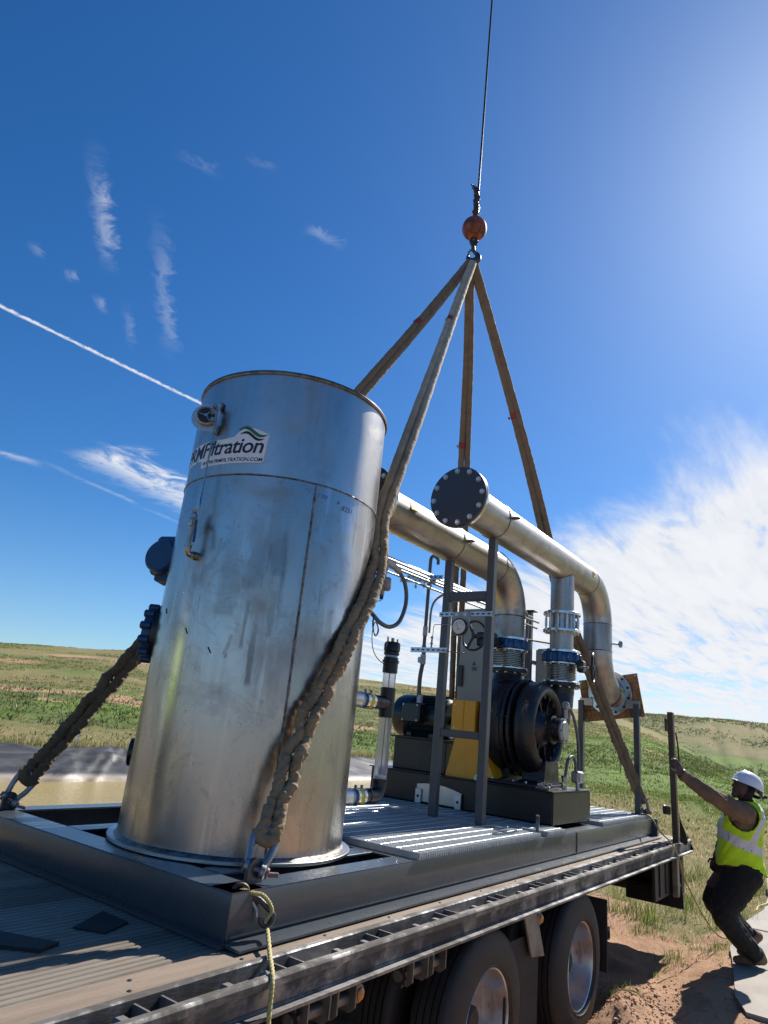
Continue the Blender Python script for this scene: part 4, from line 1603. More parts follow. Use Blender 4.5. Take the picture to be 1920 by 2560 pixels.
GY0, GY1 = Y0 - .012, 4.30
grating(3.565, 4.56, GY0, GY1, 'galvanised grating panel on the skid floor right behind the tank')
grating(4.57, 5.31, GY0, GY1, 'galvanised grating panel under the two grey ladder posts')
grating(5.46, 5.835, GY0, GY1, 'narrow galvanised grating panel in front of the long black blower base')
grating(6.86, 7.72, GY0 + .02, GY1, 'galvanised grating panel just behind the blower base')
grating(7.73, 8.48, GY0 + .02, GY1, 'galvanised grating panel at the tail end of the skid under the strand board')

# ------------------------------------------------------------------ tank
TX, TY, TR, TB, TT = 2.925, 3.03, .620, 1.222, 3.835
SEAM = 3.178
tank = thing('filter_tank', 'tall stainless steel tank with welded seams and a company sticker', 'tank', (TX, TY, 1.21))


def cpos(deg, z, r=TR):
    a = R(deg)
    return Vector((TX + r * math.cos(a), TY + r * math.sin(a), z))


def cdir(deg):
    a = R(deg)
    return Vector((math.cos(a), math.sin(a), 0)), Vector((-math.sin(a), math.cos(a), 0))


def shell_mb(z0, z1, rows, wob=.0016):
    mb = MB()
    n = 160
    vs_, fs = [], []
    for k in range(rows + 1):
        z = z0 + (z1 - z0) * k / rows
        for i in range(n):
            a = 2 * math.pi * i / n
            d = wob * (mnoise.noise(Vector((math.cos(a) * 2.1, math.sin(a) * 2.1, z * 1.9))) + .6 * mnoise.noise(Vector((math.cos(a) * 5, math.sin(a) * 5, z * 3.1))))
            r = TR + d
            vs_.append((TX + r * math.cos(a), TY + r * math.sin(a), z))
    for k in range(rows):
        for i in range(n):
            j = (i + 1) % n
            fs.append((k * n + i, k * n + j, (k + 1) * n + j, (k + 1) * n + i))
    mb.add(vs_, fs)
    return mb


part('lower_shell', shell_mb(TB, SEAM - .001, 40, .0026), M['tank'], tank, sharp=180)
M['tank_top'] = stainless('stainless_tank_upper_course', 'Z', (0.53, 0.515, 0.50), 0.30, stain=.8, smut=.7, warm=.06)
part('upper_shell', shell_mb(SEAM + .001, TT, 14, .0028), M['tank_top'], tank, sharp=180)
mb = MB()
mb.lathe([(TR - .006, TT), (TR - .006, TT - .7), (0, TT - .7)], (TX, TY, 0), (0, 0, 1), 64)
part('inner_lining', mb, M['tank'], tank)
mb = MB()
mb.lathe([(TR - .012, TT - .012), (TR + .009, TT - .014), (TR + .013, TT - .004), (TR + .011, TT + .008), (TR - .004, TT + .010), (TR - .012, TT + .004), (TR - .012, TT - .012)], (TX, TY, 0), (0, 0, 1), 128)
part('top_rim', mb, M['rim_weld'], tank)
mb = MB()
mb.lathe([(TR - .02, 1.204), (TR + .046, 1.204), (TR + .048, 1.206), (TR + .048, 1.219), (TR + .046, 1.221), (TR - .02, 1.221)], (TX, TY, 0), (0, 0, 1), 128)
part('base_flange', mb, M['plate'], tank)
mb = MB()
mb.lathe([(TR - .01, 1.219), (TR + .014, 1.221), (TR + .009, 1.229), (TR - .002, 1.236)], (TX, TY, 0), (0, 0, 1), 128)
part('base_weld', mb, M['weld'], tank)


def bead(pts, r, seed):
    mb = MB()
    mb.tube(pts, [r * (1 + .45 * mnoise.noise(Vector((i * .9, seed, 0)))) for i in range(len(pts))], 6)
    return mb


part('girth_weld', bead([cpos(a, SEAM + .002 * mnoise.noise(Vector((a * .09, 1, 1))), TR + .0005) for a in np.arange(0, 361, 1.2)], .0055, 3), M['weld'], tank)
for dg in (242.3, 62.0):
    part('seam_weld', bead([cpos(dg + .12 * mnoise.noise(Vector((z * 5, 2, 0))), z, TR + .0005) for z in np.arange(TB + .01, SEAM - .01, .012)], .0075, dg), M['weld'], tank)
# repaired stretches of seam
for z0, z1, dd in ((1.30, 1.52, .6), (1.72, 1.86, -.5), (2.62, 2.75, .35)):
    part('repair_weld', bead([cpos(242.3 + dd, z, TR) for z in np.arange(z0, z1, .01)], .0036, z0), M['weld'], tank)
# small tacked studs
for dg, z in ((163.3, 2.396), (185.5, 2.28), (201.1, 2.187)):
    n_, t_ = cdir(dg)
    mb = MB()
    p = cpos(dg, z, TR + .001)
    mb.bar(p - t_ * .0 + Vector((0, 0, .016)) + t_ * -.011, p + t_ * .011 + Vector((0, 0, -.016)), .007, .006, n_, .002)
    part('weld_tab', mb, M['rusty'], tank)

# ---- writing on the tank
def wrap(o_mesh_src, deg0, z0, rad, scale, italic=0.0, base_rot=0.0):
    """wraps flat text (x right, y up) onto the tank; x runs with growing angle seen from outside"""
    vs_, fs = o_mesh_src
    out = []
    ca, sa = math.cos(base_rot), math.sin(base_rot)
    for x, y in vs_:
        x, y = x * scale, y * scale
        x, y = x * ca - y * sa, x * sa + y * ca
        dg = deg0 + math.degrees(x / TR)
        out.append(cpos(dg, z0 + y, rad))
    return out, fs


def text_shape(body, bold=.0, shear=0.0, spacing=1.0):
    cu = bpy.data.curves.new('writing', 'FONT')
    cu.body = body
    cu.size = 1.0
    cu.shear = shear
    cu.offset = bold
    cu.space_character = spacing
    cu.resolution_u = 4
    cu.fill_mode = 'FRONT'
    o = bpy.data.objects.new('writing', cu)
    COL.objects.link(o)
    dg = bpy.context.evaluated_depsgraph_get()
    me = bpy.data.meshes.new_from_object(o.evaluated_get(dg))
    bm = bmesh.new()
    bm.from_mesh(me)
    bmesh.ops.triangulate(bm, faces=bm.faces)
    for _ in range(1):
        lo = [e for e in bm.edges if e.calc_length() > .25]
        if lo:
            bmesh.ops.subdivide_edges(bm, edges=lo, cuts=2)
            bmesh.ops.triangulate(bm, faces=[f for f in bm.faces if len(f.verts) > 3])
    bm.verts.ensure_lookup_table()
    vs_ = [(v.co.x, v.co.y) for v in bm.verts]
    bm.verts.index_update()
    fs = [tuple(v.index for v in f.verts) for f in bm.faces]
    bm.free()
    bpy.data.objects.remove(o)
    bpy.data.curves.remove(cu)
    bpy.data.meshes.remove(me)
    return vs_, fs


def fit_width(sh, w):
    xs_ = [p[0] for p in sh[0]]
    return w / (max(xs_) - min(xs_))


def sticker_grid(prof_top, prof_bot, xa, xb, nx=60, rad=TR + .0018, deg0=0, z0=0):
    mb = MB()
    vs_, fs = [], []
    for i in range(nx + 1):
        x = xa + (xb - xa) * i / nx
        yt = np.interp(x, *zip(*prof_top))
        yb_ = np.interp(x, *zip(*prof_bot))
        for k in range(5):
            y = yb_ + (yt - yb_) * k / 4
            vs_.append(cpos(deg0 + math.degrees(x / TR), z0 + y, rad))
    for i in range(nx):
        for k in range(4):
            fs.append((i * 5 + k, (i + 1) * 5 + k, (i + 1) * 5 + k + 1, i * 5 + k + 1))
    mb.add(vs_, fs)
    return mb


LD, LZ = 148.5, 3.313           # start angle and baseline of the lettering
LW = R(211.0 - LD) * TR         # width of the lettering
st_top = [(-.022, .075), (-.012, .098), (LW * .40, .098), (LW * .60, .092), (LW * .72, .100), (LW * .76, .128), (LW * .80, .150), (LW * .86, .158), (LW * .93, .146), (LW * 1.0, .128), (LW * 1.035, .118), (LW * 1.045, .108), (LW * 1.046, .10)]
st_bot = [(-.022, -.005), (-.012, -.018), (LW * .355, -.020), (LW * .36, -.064), (LW * .37, -.070), (LW * 1.015, -.064), (LW * 1.028, -.055), (LW * 1.03, .06), (LW * 1.035, .085), (LW * 1.046, .098)]
stick = sticker_grid(st_top, st_bot, -.022, LW * 1.046, 120, TR + .0016, LD, LZ)
sticker = part('sticker', stick, M['sticker_white'], tank, sharp=180)
sh = text_shape('PRMFiltration', .014, .18, .93)
s1 = fit_width(sh, LW)
v_, f_ = wrap(sh, LD, LZ - .002, TR + .0032, s1)
part('lettering', MB().add(v_, f_), M['print_navy'], sticker, sharp=180)
sh = text_shape('WWW.PRMFILTRATION.COM', .012, .18, 1.0)
w2 = LW * .635
s2 = fit_width(sh, w2)
v_, f_ = wrap(sh, LD + math.degrees(LW * .378 / TR), LZ - .054, TR + .0032, s2)
part('web_address', MB().add(v_, f_), M['print_navy'], sticker, sharp=180)


def swoosh(x0, x1, yc, amp, th, mat, name):
    n = 26
    top, bot = [], []
    for i in range(n + 1):
        t = i / n
        x = x0 + (x1 - x0) * t
        c = yc - amp * (t - .5) * 1.0 + amp * .62 * math.sin(2 * math.pi * (t - .02))
        w = th * (math.sin(math.pi * t) ** .75)
        top.append((x, c + w * .5))
        bot.append((x, c - w * .5))
    mb = sticker_grid(top, bot, x0, x1, n, TR + .0032, LD, LZ)
    part(name, mb, mat, sticker, sharp=180)


swoosh(LW * .755, LW * 1.033, .130, .030, .024, M['print_green'], 'green_swoosh')
swoosh(LW * .775, LW * 1.008, .103, .026, .020, M['print_black'], 'black_swoosh')


def pen(txt, deg, z, h, mat, rot=0.0, shear=.25):
    sh_ = text_shape(txt, -.012, shear, 1.05)
    v__, f__ = wrap(sh_, deg, z, TR + .0014, h, base_rot=rot)
    part('pen_mark', MB().add(v__, f__), mat, tank, sharp=180)


pen('7:00', 243.4, 3.103, .036, M['pen_blue'])
pen('7:0', 235.9, 3.118, .032, M['pen_dark'])
pen('#', 255.6, 3.098, .034, M['pen_blue'])
pen('8251', 259.2, 3.068, .044, M['pen_blue'], rot=.03)

# ---- pressure gauge on its bracket, and the sample line
gz = 3.545
gN, gT = cdir(172.0)
gauge = thing('tank_pressure_gauge', 'round steel gauge on a bracket near the top of the tank, above the lettering', 'gauge', tuple(cpos(172, 3.4, TR)))
for dz in (-.075, .075):
    n2, t2 = cdir(180.6)
    mb = MB()
    mb.bar(cpos(180.6, gz + dz + .03, TR + .009), cpos(180.6, gz + dz - .03, TR + .009), .030, .018, n2, .006)
    part('weld_pad', mb, M['weld'], gauge)
mb = MB()
c = cpos(180.6, gz, TR + .02)
pl_dir = (Vector((-.62, .55, -.10))).normalized()
pu = Vector((0, 0, 1))
pn = pl_dir.cross(pu).normalized()
poly = [(-.012, .094), (-.012, -.094)] + [(.062 + .088 * math.sin(a), -.088 * math.cos(a)) for a in np.linspace(0, math.pi, 14)]
mb.prism([(a, b) for a, b in poly], c, pl_dir, pu, pn, -.003, .003)
part('bracket', mb, M['plate'], gauge)
gc = c + pl_dir * .066 + pn * 0
side = pn if pn.dot(CAM - gc) > 0 else -pn
mb = MB()
mb.lathe([(0, 0), (.052, 0), (.056, .004), (.056, .030), (.051, .034), (.047, .026), (0, .025)], gc + side * .004, side, 40)
dial = part('dial_case', mb, M['instrument'], gauge)
mb = MB()
mb.lathe([(.047, .0262), (0, .0262)], gc + side * .004, side, 32)
part('dial_glass', mb, M['plastic_black'], dial)
mb = MB()
q_ = gc + side * .032
for aa in (.3, 2.2, 4.1):
    dd = pl_dir * math.cos(aa) + Vector((0, 0, 1)) * math.sin(aa)
    mb.bar(q_, q_ + dd * .044, .006, .004, side)
mb.cyl(q_ - side * .004, q_ + side * .008, .010, n=10)
part('movement', mb, M['nickel'], dial)
for k, (dx, dz) in enumerate(((.052, .060), (.052, -.030), (.050, .015))):
    mb = MB()
    p = gc - pl_dir * (dx - .01) + Vector((0, 0, dz)) + side * .004
    mb.cyl(p, p + side * .05, .013, n=12)
    mb.hexa(p + side * .02, side, .018, .016)
    part('fitting', mb, M['nickel'], gauge)
lt = gc - pl_dir * .02 + side * .05 + Vector((0, 0, .03))
low = cpos(185.0, 2.945, TR + .07)
vt = cpos(180.3, 2.945, TR + .07)
mb = MB()
path = [lt, lt - pl_dir * .02 + Vector((0, 0, .006)), lt - pl_dir * .035 + Vector((0, 0, -.012)), lt - pl_dir * .042 + Vector((0, 0, -.10)), Vector((low.x, low.y, 3.02)) * .15 + Vector((lt.x, lt.y, 3.02)) * .85 - pl_dir * .042 * .85,
        low + Vector((0, 0, .025)), low + (vt - low) * .18, vt]
line = []
P_ = [Vector(p) for p in path]
for i in range(len(P_) - 1):
    for k in range(6):
        line.append(P_[i].lerp(P_[i + 1], k / 6))
line.append(P_[-1])
mb.tube(line, .0048, 8)
part('sample_line', mb, M['nickel'], gauge)

valve = thing('drain_valve', 'small ball valve with blue lever on a pipe elbow at the side of the tank', 'valve', tuple(cpos(181, 2.69, TR)))
el_w = cpos(181.8, 2.697, TR - .005)
eN, eT = cdir(181.8)
stem = cpos(181.0, 2.697, TR + .068)
mb = MB()
mb.cyl(el_w, el_w + eN * .03, .024, n=16)
mb.hexa(el_w + eN * .028, eN, .021, .014)
path = [el_w + eN * .02, el_w + eN * .045] + [stem + Vector((0, 0, .03)) + (-eN) * (.03 * math.cos(a)) + Vector((0, 0, -.03 * math.sin(a))) for a in np.linspace(math.pi / 2.6, 0 + .0, 6)]
path = [el_w + eN * .015, el_w + eN * .05, el_w + eN * .062 + Vector((0, 0, .004)), el_w + eN * .068 + Vector((0, 0, .014)), el_w + eN * .069 + Vector((0, 0, .045))]
mb.tube(path, .0175, 14)
part('elbow', mb, M['nickel'], valve)
top = el_w + eN * .069
mb = MB()
mb.cyl(top + Vector((0, 0, .035)), top + Vector((0, 0, .05)), .021, n=14)
mb.cyl(top + Vector((0, 0, .04)), top + Vector((0, 0, .145)), .013, n=14)
part('nipple', mb, M['nickel'], valve)
mb = MB()
mb.lathe([(.012, 0), (.020, 0), (.020, .018), (.024, .022), (.026, .045), (.024, .066), (.019, .07), (.019, .092), (.013, .094)], top + Vector((0, 0, .135)), (0, 0, 1), 8)
vb = part('valve_body', mb, M['nickel'], valve)
mb = MB()
hs_ = top + Vector((0, 0, .18))
hv = (eT * 1.0 + eN * .35).normalized()
mb.cyl(hs_, hs_ + hv * .045, .010, n=10)
mb.hexa(hs_ + hv * .035, hv, .014, .010)
part('lever_stem', mb, M['nickel'], vb)
mb = MB()
a = hs_ + hv * .044
b = a + hv * .018 + Vector((0, 0, -.045))
cpt = b + Vector((0, 0, -.082)) + hv * .008
mb.bar(a, b, .015, .004, eN)
mb.bar(b, cpt, .020, .010, eN, .004)
part('lever', mb, M['navy'], vb)
mb = MB()
mb.cyl(top + Vector((0, 0, .225)), top + Vector((0, 0, .252)), .010, n=10)
mb.hexa(top + Vector((0, 0, .228)), (0, 0, 1), .014, .012)
part('adapter', mb, M['nickel'], valve)

# ---- blue gearbox and lugged valve on the far left of the tank
n3, t3 = cdir(118.0)
bl = thing('blue_actuator', 'round blue actuator sticking out on the far left side of the tank', 'actuator', (2.50, 3.70, 2.6))
bc = Vector((2.500, 3.580, 2.775))
toC = (CAM - bc).normalized()
fr = Vector((-.92, -.30, .10)).normalized()
mb = MB()
mb.lathe([(0, 0), (.098, 0), (.108, .012), (.112, .05), (.112, .16), (.10, .17)], bc + fr * .05, -fr, 40)
part('drum_cover', mb, M['navy'], bl)
mb = MB()
rt = fr.cross(Vector((0, 0, 1))).normalized()
upv = rt.cross(fr).normalized()
rm = Matrix((fr, rt, upv)).transposed()
mb.obox(bc - fr * .06 + upv * .02, (.14, .17, .26), rm, .02)
mb.obox(bc - fr * .08 - upv * .12 + rt * -.01, (.12, .13, .05), rm, .012)
part('housing', mb, M['navy'], bl)
bolt_ring(bl, bc + fr * .012 + upv * .02, fr, .098, 4, .011, M['nickel'], R(45))
lv = thing('lugged_valve', 'blue lugged valve between flanges on the lower left side of the tank', 'valve', (2.5, 3.66, 2.1))
vc = Vector((2.565, 3.560, 2.30))
vax = Vector((-.62, .78, 0)).normalized()
mb = MB()
mb.lathe([(.10, -.03), (.163, -.03), (.168, -.025), (.168, .008), (.10, .008)], vc, vax, 48)
part('tank_flange', mb, M['black'], lv)
mb = MB()
mb.lathe([(.10, .010), (.155, .010), (.158, .014), (.158, .060), (.155, .064), (.10, .064)], vc, vax, 48)
vx = Vector((0, 0, 1))
vy = vax.cross(vx)
for i in range(12):
    a = 2 * math.pi * i / 12 + .2
    p = vc + vx * (.160 * math.cos(a)) + vy * (.160 * math.sin(a))
    mb.cyl(p + vax * .012, p + vax * .075, .024, n=14, bev=.005)
part('valve_body', mb, M['navy'], lv)
bolt_ring(lv, vc - vax * .03, -vax, .138, 12, .014, M['nickel'], .2)
mb = MB()
mb.lathe([(.15, .0085), (.1595, .0085), (.1595, .0098), (.15, .0098)], vc, vax, 48)
part('gasket', mb, M['brass'], lv)
# pipe stub joining valve to tank
mb = MB()
mb.cyl(vc - vax * .22, vc - vax * .03, .11, n=32)
part('stub_pipe', mb, M['pipe_v'], lv)
# small lower nozzle on the far side of the tank
mb = MB()
q0 = cpos(136, 1.62, TR - .01)
q1 = cpos(136, 1.62, TR + .022)
mb.cyl(q0, q1, .075, n=28, bev=.004)
part('side_nozzle', mb, M['black'], tank)

# ------------------------------------------------------------------ process pipework
PR = .164
P1Y, P1Z, P1X = 3.04, 3.560, 6.45        # pipe from the tank, and where it drops
P2Y, P2Z, P2X = 2.60, 3.735, 7.94        # outlet header, and where it drops
TEEX = 6.785


def pipe_surface(mb_pts, r, n=36):
    mb = MB()
    mb.tube(mb_pts, r, n, cap=False)
    return mb


def flange_plain(mb, c, axis, ro, h, ri=0.0):
    if ri > 0:
        mb.ring(c, axis, ro, ri, h, 48, .003)
    else:
        mb.lathe([(0, 0), (ro - .003, 0), (ro, .003), (ro, h - .003), (ro - .003, h), (0, h)], c, axis, 56)


# pipe 1
p1 = thing('suction_pipe', 'fat stainless pipe running from the tank and bending down into the rear blower neck', 'pipe', (5.0, P1Y, 2.88))
xs_ = list(np.arange(3.50, P1X - .449, .05))
part('pipe_run', pipe_surface([(x, P1Y, P1Z) for x in xs_] + [(P1X - .445, P1Y, P1Z)], PR), M['pipe'], p1)
part('elbow', pipe_surface(arc((P1X - .44, P1Y, P1Z - .44), (1, 0, 0), (0, 0, 1), .44, math.pi / 2, 0, 20), PR), M['pipe'], p1)
part('drop_pipe', pipe_surface([(P1X, P1Y, z) for z in (3.118, 3.0, 2.90)], .155), M['pipe_v'], p1)
for c, ax, nm in (((P1X - .44, P1Y, P1Z), (1, 0, 0), 'weld'), ((P1X, P1Y, P1Z - .44), (0, 0, 1), 'weld')):
    mb = MB()
    mb.lathe([(PR - .004, -.006), (PR + .0035, -.003), (PR + .0035, .003), (PR - .004, .006)], c, ax, 48)
    part(nm, mb, M['weld'], p1)
mb = MB()
flange_plain(mb, (3.845, P1Y, P1Z), (1, 0, 0), .262, .030)
part('rear_flange', mb, M['chrome'], p1)
mb = MB()
flange_plain(mb, (3.795, P1Y, P1Z), (1, 0, 0), .262, .030)
part('tank_flange', mb, M['black'], p1)
bolt_ring(p1, (3.795, P1Y, P1Z), (-1, 0, 0), .222, 12, .017, M['zinc'], R(15))
mb = MB()
flange_plain(mb, (P1X, P1Y, 2.868), (0, 0, 1), .192, .028, .14)
part('drop_flange', mb, M['chrome'], p1)
bolt_ring(p1, (P1X, P1Y, 2.896), (0, 0, 1), .168, 12, .011, M['zinc'])

# pipe 2
p2 = thing('outlet_header', 'upper stainless pipe with dark bolted round cover in front and long bend at tail', 'pipe', (6.2, P2Y, 2.5))
part('pipe_run', pipe_surface([(x, P2Y, P2Z) for x in np.arange(4.50, P2X - .449, .05)] + [(P2X - .445, P2Y, P2Z)], PR), M['pipe'], p2)
part('upper_elbow', pipe_surface(arc((P2X - .44, P2Y, P2Z - .44), (1, 0, 0), (0, 0, 1), .44, math.pi / 2, 0, 20), PR), M['pipe'], p2)
part('drop_pipe', pipe_surface([(P2X, P2Y, z) for z in (3.293, 3.15, 2.985)], PR), M['pipe_v'], p2)
part('lower_elbow', pipe_surface(arc((P2X + .44, P2Y, 2.983), (-1, 0, 0), (0, 0, -1), .44, 0, math.pi / 2, 20), PR), M['pipe'], p2)
for c, ax in (((P2X - .44, P2Y, P2Z), (1, 0, 0)), ((P2X, P2Y, P2Z - .44), (0, 0, 1)), ((P2X, P2Y, 2.983), (0, 0, 1))):
    mb = MB()
    mb.lathe([(PR - .004, -.006), (PR + .0035, -.003), (PR + .0035, .003), (PR - .004, .006)], c, ax, 48)
    part('weld', mb, M['weld'], p2)
mb = MB()
flange_plain(mb, (4.475, P2Y, P2Z), (1, 0, 0), .256, .032, .16)
part('slip_flange', mb, M['chrome'], p2)
mb = MB()
flange_plain(mb, (4.440, P2Y, P2Z), (1, 0, 0), .258, .030)
part('blind_cover', mb, M['flange_paint'], p2, 'dark painted round blank cover held by a ring of bright bolts')
bolt_ring(p2, (4.440, P2Y, P2Z), (-1, 0, 0), .224, 12, .0185, M['zinc'], R(4))
# branch down to the valve stack
mb = MB()
mb.tube([(TEEX, P2Y, z) for z in (3.66, 3.5, 3.22)], .122, 36, cap=False)
part('tee_branch', mb, M['pipe_v'], p2)
mb = MB()
nn = 48
pts = []
for i in range(nn):
    a = 2 * math.pi * i / nn
    yy = .124 * math.sin(a)
    pts.append((TEEX + .124 * math.cos(a), P2Y + yy, P2Z - math.sqrt(PR ** 2 - yy ** 2) - .001))
mb.tube(pts, .005, 6, closed=True)
part('weld', mb, M['weld'], p2)
# tail flange
fx = P2X + .44
mb = MB()
flange_plain(mb, (fx - .002, P2Y, 2.543), (1, 0, 0), .262, .030, .15)
tf = part('tail_flange', mb, M['chrome'], p2)
mb = MB()
mb.lathe([(PR + .002, -.10), (PR + .003, 0), (PR + .02, 0)], (fx, P2Y, 2.543), (1, 0, 0), 48)
part('flange_neck', mb, M['pipe'], p2)
mb = MB()
mb.lathe([(.205, -.0036), (.198, -.0042), (.190, -.0036)], (fx - .002, P2Y, 2.543), (1, 0, 0), 48)
part('blue_ring', mb, M['blue_tape'], p2)
mb = MB()
for i in range(12):
    a = 2 * math.pi * i / 12 + .2
    c = Vector((fx - .0045, P2Y + .228 * math.cos(a), 2.543 + .228 * math.sin(a)))
    mb.lathe([(0, 0), (.016, 0), (.016, .002), (0, .002)], c, (1, 0, 0), 12)
part('bolt_hole', mb, M['print_black'], p2, kind='stuff')
# small gauge tapping on the drop
mb = MB()
mb.cyl((P2X + .10, P2Y - .135, 3.09), (P2X + .16, P2Y - .215, 3.09), .012, n=10)
q = Vector((.6, -.8, 0))
mb.lathe([(0, 0), (.038, 0), (.040, .004), (.040, .022), (.034, .026), (0, .026)], Vector((P2X + .155, P2Y - .21, 3.092)), q, 20)
part('tapping_gauge', mb, M['nickel'], p2)

# arrow labels
def arrow_label(parent, c, n_, along, w=.085, h=.062):
    c, n_, along = Vector(c), Vector(n_).normalized(), Vector(along).normalized()
    up = n_.cross(along)
    mb = MB()
    mb.prism([(-w / 2, -h / 2), (w / 2, -h / 2), (w / 2, h / 2), (-w / 2, h / 2)], c, along, up, n_, .0005, .0025)
    lb = part('flow_label', mb, M['label_yellow'], parent)
    mb = MB()
    a = [(-.030, -.008), (.004, -.008), (.004, -.019), (.031, 0), (.004, .019), (.004, .008), (-.030, .008)]
    mb.prism(a, c, along, up, n_, .0028, .0038)
    part('arrow', mb, M['print_black'], lb)


def on_pipe(py, pz, x, ang, r=PR):
    n_ = Vector((0, -math.cos(R(ang)), math.sin(R(ang))))
    return Vector((x, py, pz)) + n_ * (r + .001), n_


c, n_ = on_pipe(P1Y, P1Z, 4.24, 17)
arrow_label(p1, c, n_, (1, 0, 0), .09, .08)
c, n_ = on_pipe(P2Y, P2Z, 7.32, 8)
arrow_label(p2, c, n_, (1, 0, 0), .07, .07)
n_ = Vector((.25, -.97, 0))
arrow_label(p2, Vector((8.30, P2Y - .166, 2.565)), (0, -1, 0), (1, 0, 0), .07, .07)
n_ = Vector((.8, -.6, 0)).normalized()
arrow_label(p1, Vector((P1X, P1Y, 2.99)) + n_ * .156, n_, (0, 0, -1), .10, .05)


# saddle clamps
def saddle(parent, x, py, pz, ear_n=-1):
    mb = MB()
    mb.lathe([(PR + .001, -.026), (PR + .007, -.026), (PR + .007, .026), (PR + .001, .026), (PR + .001, -.026)], (x, py, pz), (1, 0, 0), 48)
    cl = part('clamp_band', mb, M['pipe'], parent)
    for s_ in (-1, 1):
        mb = MB()
        y = py + s_ * (PR + .006)
        out = [(-.032, 0), (.032, 0), (.032, .055), (.018, .072), (-.018, .072), (-.032, .055)]
        ang = [math.atan2(b - .040, a) for a, b in out]
        n0 = len(out)
        hole = [(.013 * math.cos(a), .040 + .013 * math.sin(a)) for a in ang]
        vs_, fs = [], []
        for dz in (.004, .011):
            vs_ += [(x + a, y + s_ * b, pz + dz) for a, b in out]
            vs_ += [(x + a, y + s_ * b, pz + dz) for a, b in hole]
        for i in range(n0):
            j = (i + 1) % n0
            fs += [(i, j, n0 + j, n0 + i), (2 * n0 + j, 2 * n0 + i, 3 * n0 + i, 3 * n0 + j), (i, 2 * n0 + i, 2 * n0 + j, j), (n0 + i, n0 + j, 3 * n0 + j, 3 * n0 + i)]
        mb.add(vs_, fs)
        part('clamp_ear', mb, M['rusty'], cl)
        if parent is p1:
            mb = MB()
            mb.hexa((x, y + s_ * .040, pz - .008), (0, 0, -1), .012, .012)
            mb.cyl((x, y + s_ * .04, pz + .02), (x, y + s_ * .04, pz - .035), .006, n=8)
            part('clamp_bolt', mb, M['zinc'], cl)


LX = 5.13
saddle(p1, LX, P1Y, P1Z)
saddle(p2, LX, P2Y, P2Z)

# ladder-like support frame
lad = thing('pipe_support_frame', 'grey ladder-like frame of two tall posts and crossbars holding up both pipes', 'frame', (LX, 2.82, 1.24))
LN, LF = 2.605, 3.035
for y, zt in ((LN, P2Z - PR - .004), (LF, P1Z - PR - .004)):
    mb = MB()
    mb.box(LX - .034, LX + .034, y - .034, y + .034, 1.2365, zt, .006)
    part('post', mb, M['post_paint'], lad)
mb = MB()
mb.box(LX - .032, LX + .032, LN + .035, LF - .035, 3.015, 3.095, .005)
part('crossbar', mb, M['post_paint'], lad)
mb = MB()
mb.box(LX - .030, LX + .030, LN + .035, LF - .035, 1.865, 1.925, .005)
part('crossbar', mb, M['post_paint'], lad)


def strut(parent, a, b, name='strut_channel'):
    """slotted galvanised channel"""
    a, b = Vector(a), Vector(b)
    d = (b - a)
    L = d.length
    d.normalize()
    mb = MB()
    up = Vector((0, 0, 1))
    nx = d.cross(up).normalized()
    if nx.dot(CAM - a) < 0:
        nx = -nx
    mb.bar(a, b, .041, .003, nx)
    mb.bar(a + up * .0195 - nx * .011, b + up * .0195 - nx * .011, .003, .022, nx)
    mb.bar(a - up * .0195 - nx * .011, b - up * .0195 - nx * .011, .003, .022, nx)
    s_ = part(name, mb, M['zinc'], parent)
    mb = MB()
    k = int(L / .05)
    for i in range(k):
        c = a + d * (L * (i + .5) / k) + nx * .0019
        mb.bar(c - d * .013, c + d * .013, .013, .0008, nx, .0)
    part('slot', mb, M['print_black'], s_, kind='stuff')
    return s_


st1 = strut(lad, (LX - .040, 2.57, 2.893), (LX - .040, 3.085, 2.893))
strut(lad, (LX - .040, 2.99, 2.578), (LX - .040, 3.36, 2.578))
# gauge hung on the strut
pg = thing('differential_gauge', 'white-faced round gauge on a grey plate hung between the two ladder posts', 'gauge', (LX - .05, 2.86, 2.64))
gx_ = LX - .046
mb = MB()
poly = [(-.083, .125), (-.083, -.01)] + [(.083 * math.cos(a), -.01 + .083 * math.sin(a)) for a in np.linspace(math.pi, 2 * math.pi, 16)] + [(.083, .125)]
mb.prism(poly, (gx_, 2.858, 2.787), (0, -1, 0), (0, 0, 1), (-1, 0, 0), 0, .006)
part('mount_plate', mb, M['instrument'], pg)
for dy in (-.042, .042):
    mb = MB()
    mb.lathe([(.017, 0), (.017, .003), (0, .003)], (gx_ - .006, 2.858 + dy, 2.888), (-1, 0, 0), 14)
    mb.hexa((gx_ - .008, 2.858 + dy, 2.888), (-1, 0, 0), .010, .008)
    part('bolt', mb, M['zinc'], pg)
mb = MB()
mb.lathe([(0, 0), (.070, 0), (.073, .004), (.073, .030), (.067, .034), (.064, .027), (0, .027)], (gx_ - .006, 2.858, 2.777), (-1, 0, 0), 40)
gb = part('bezel', mb, M['plastic_black'], pg)
mb = MB()
mb.lathe([(.063, .0275), (0, .0275)], (gx_ - .0065, 2.858, 2.777), (-1, 0, 0), 36)
gf = part('dial_face', mb, M['gauge_face'], pg)
mb = MB()
for a in np.linspace(R(20), R(160), 11):
    c = Vector((gx_ - .0350, 2.858 - .047 * math.cos(a), 2.770 + .047 * math.sin(a)))
    d = Vector((0, -math.cos(a), math.sin(a)))
    mb.bar(c - d * .006, c + d * .006, .002, .0006, (1, 0, 0))
a = R(115)
c = Vector((gx_ - .0352, 2.858, 2.752))
mb.bar(c, c + Vector((0, .025, .055)), .0024, .0006, (1, 0, 0))
part('dial_print', mb, M['print_black'], gf)
mb = MB()
mb.box(gx_ - .0356, gx_ - .0349, 2.836, 2.880, 2.748, 2.762)
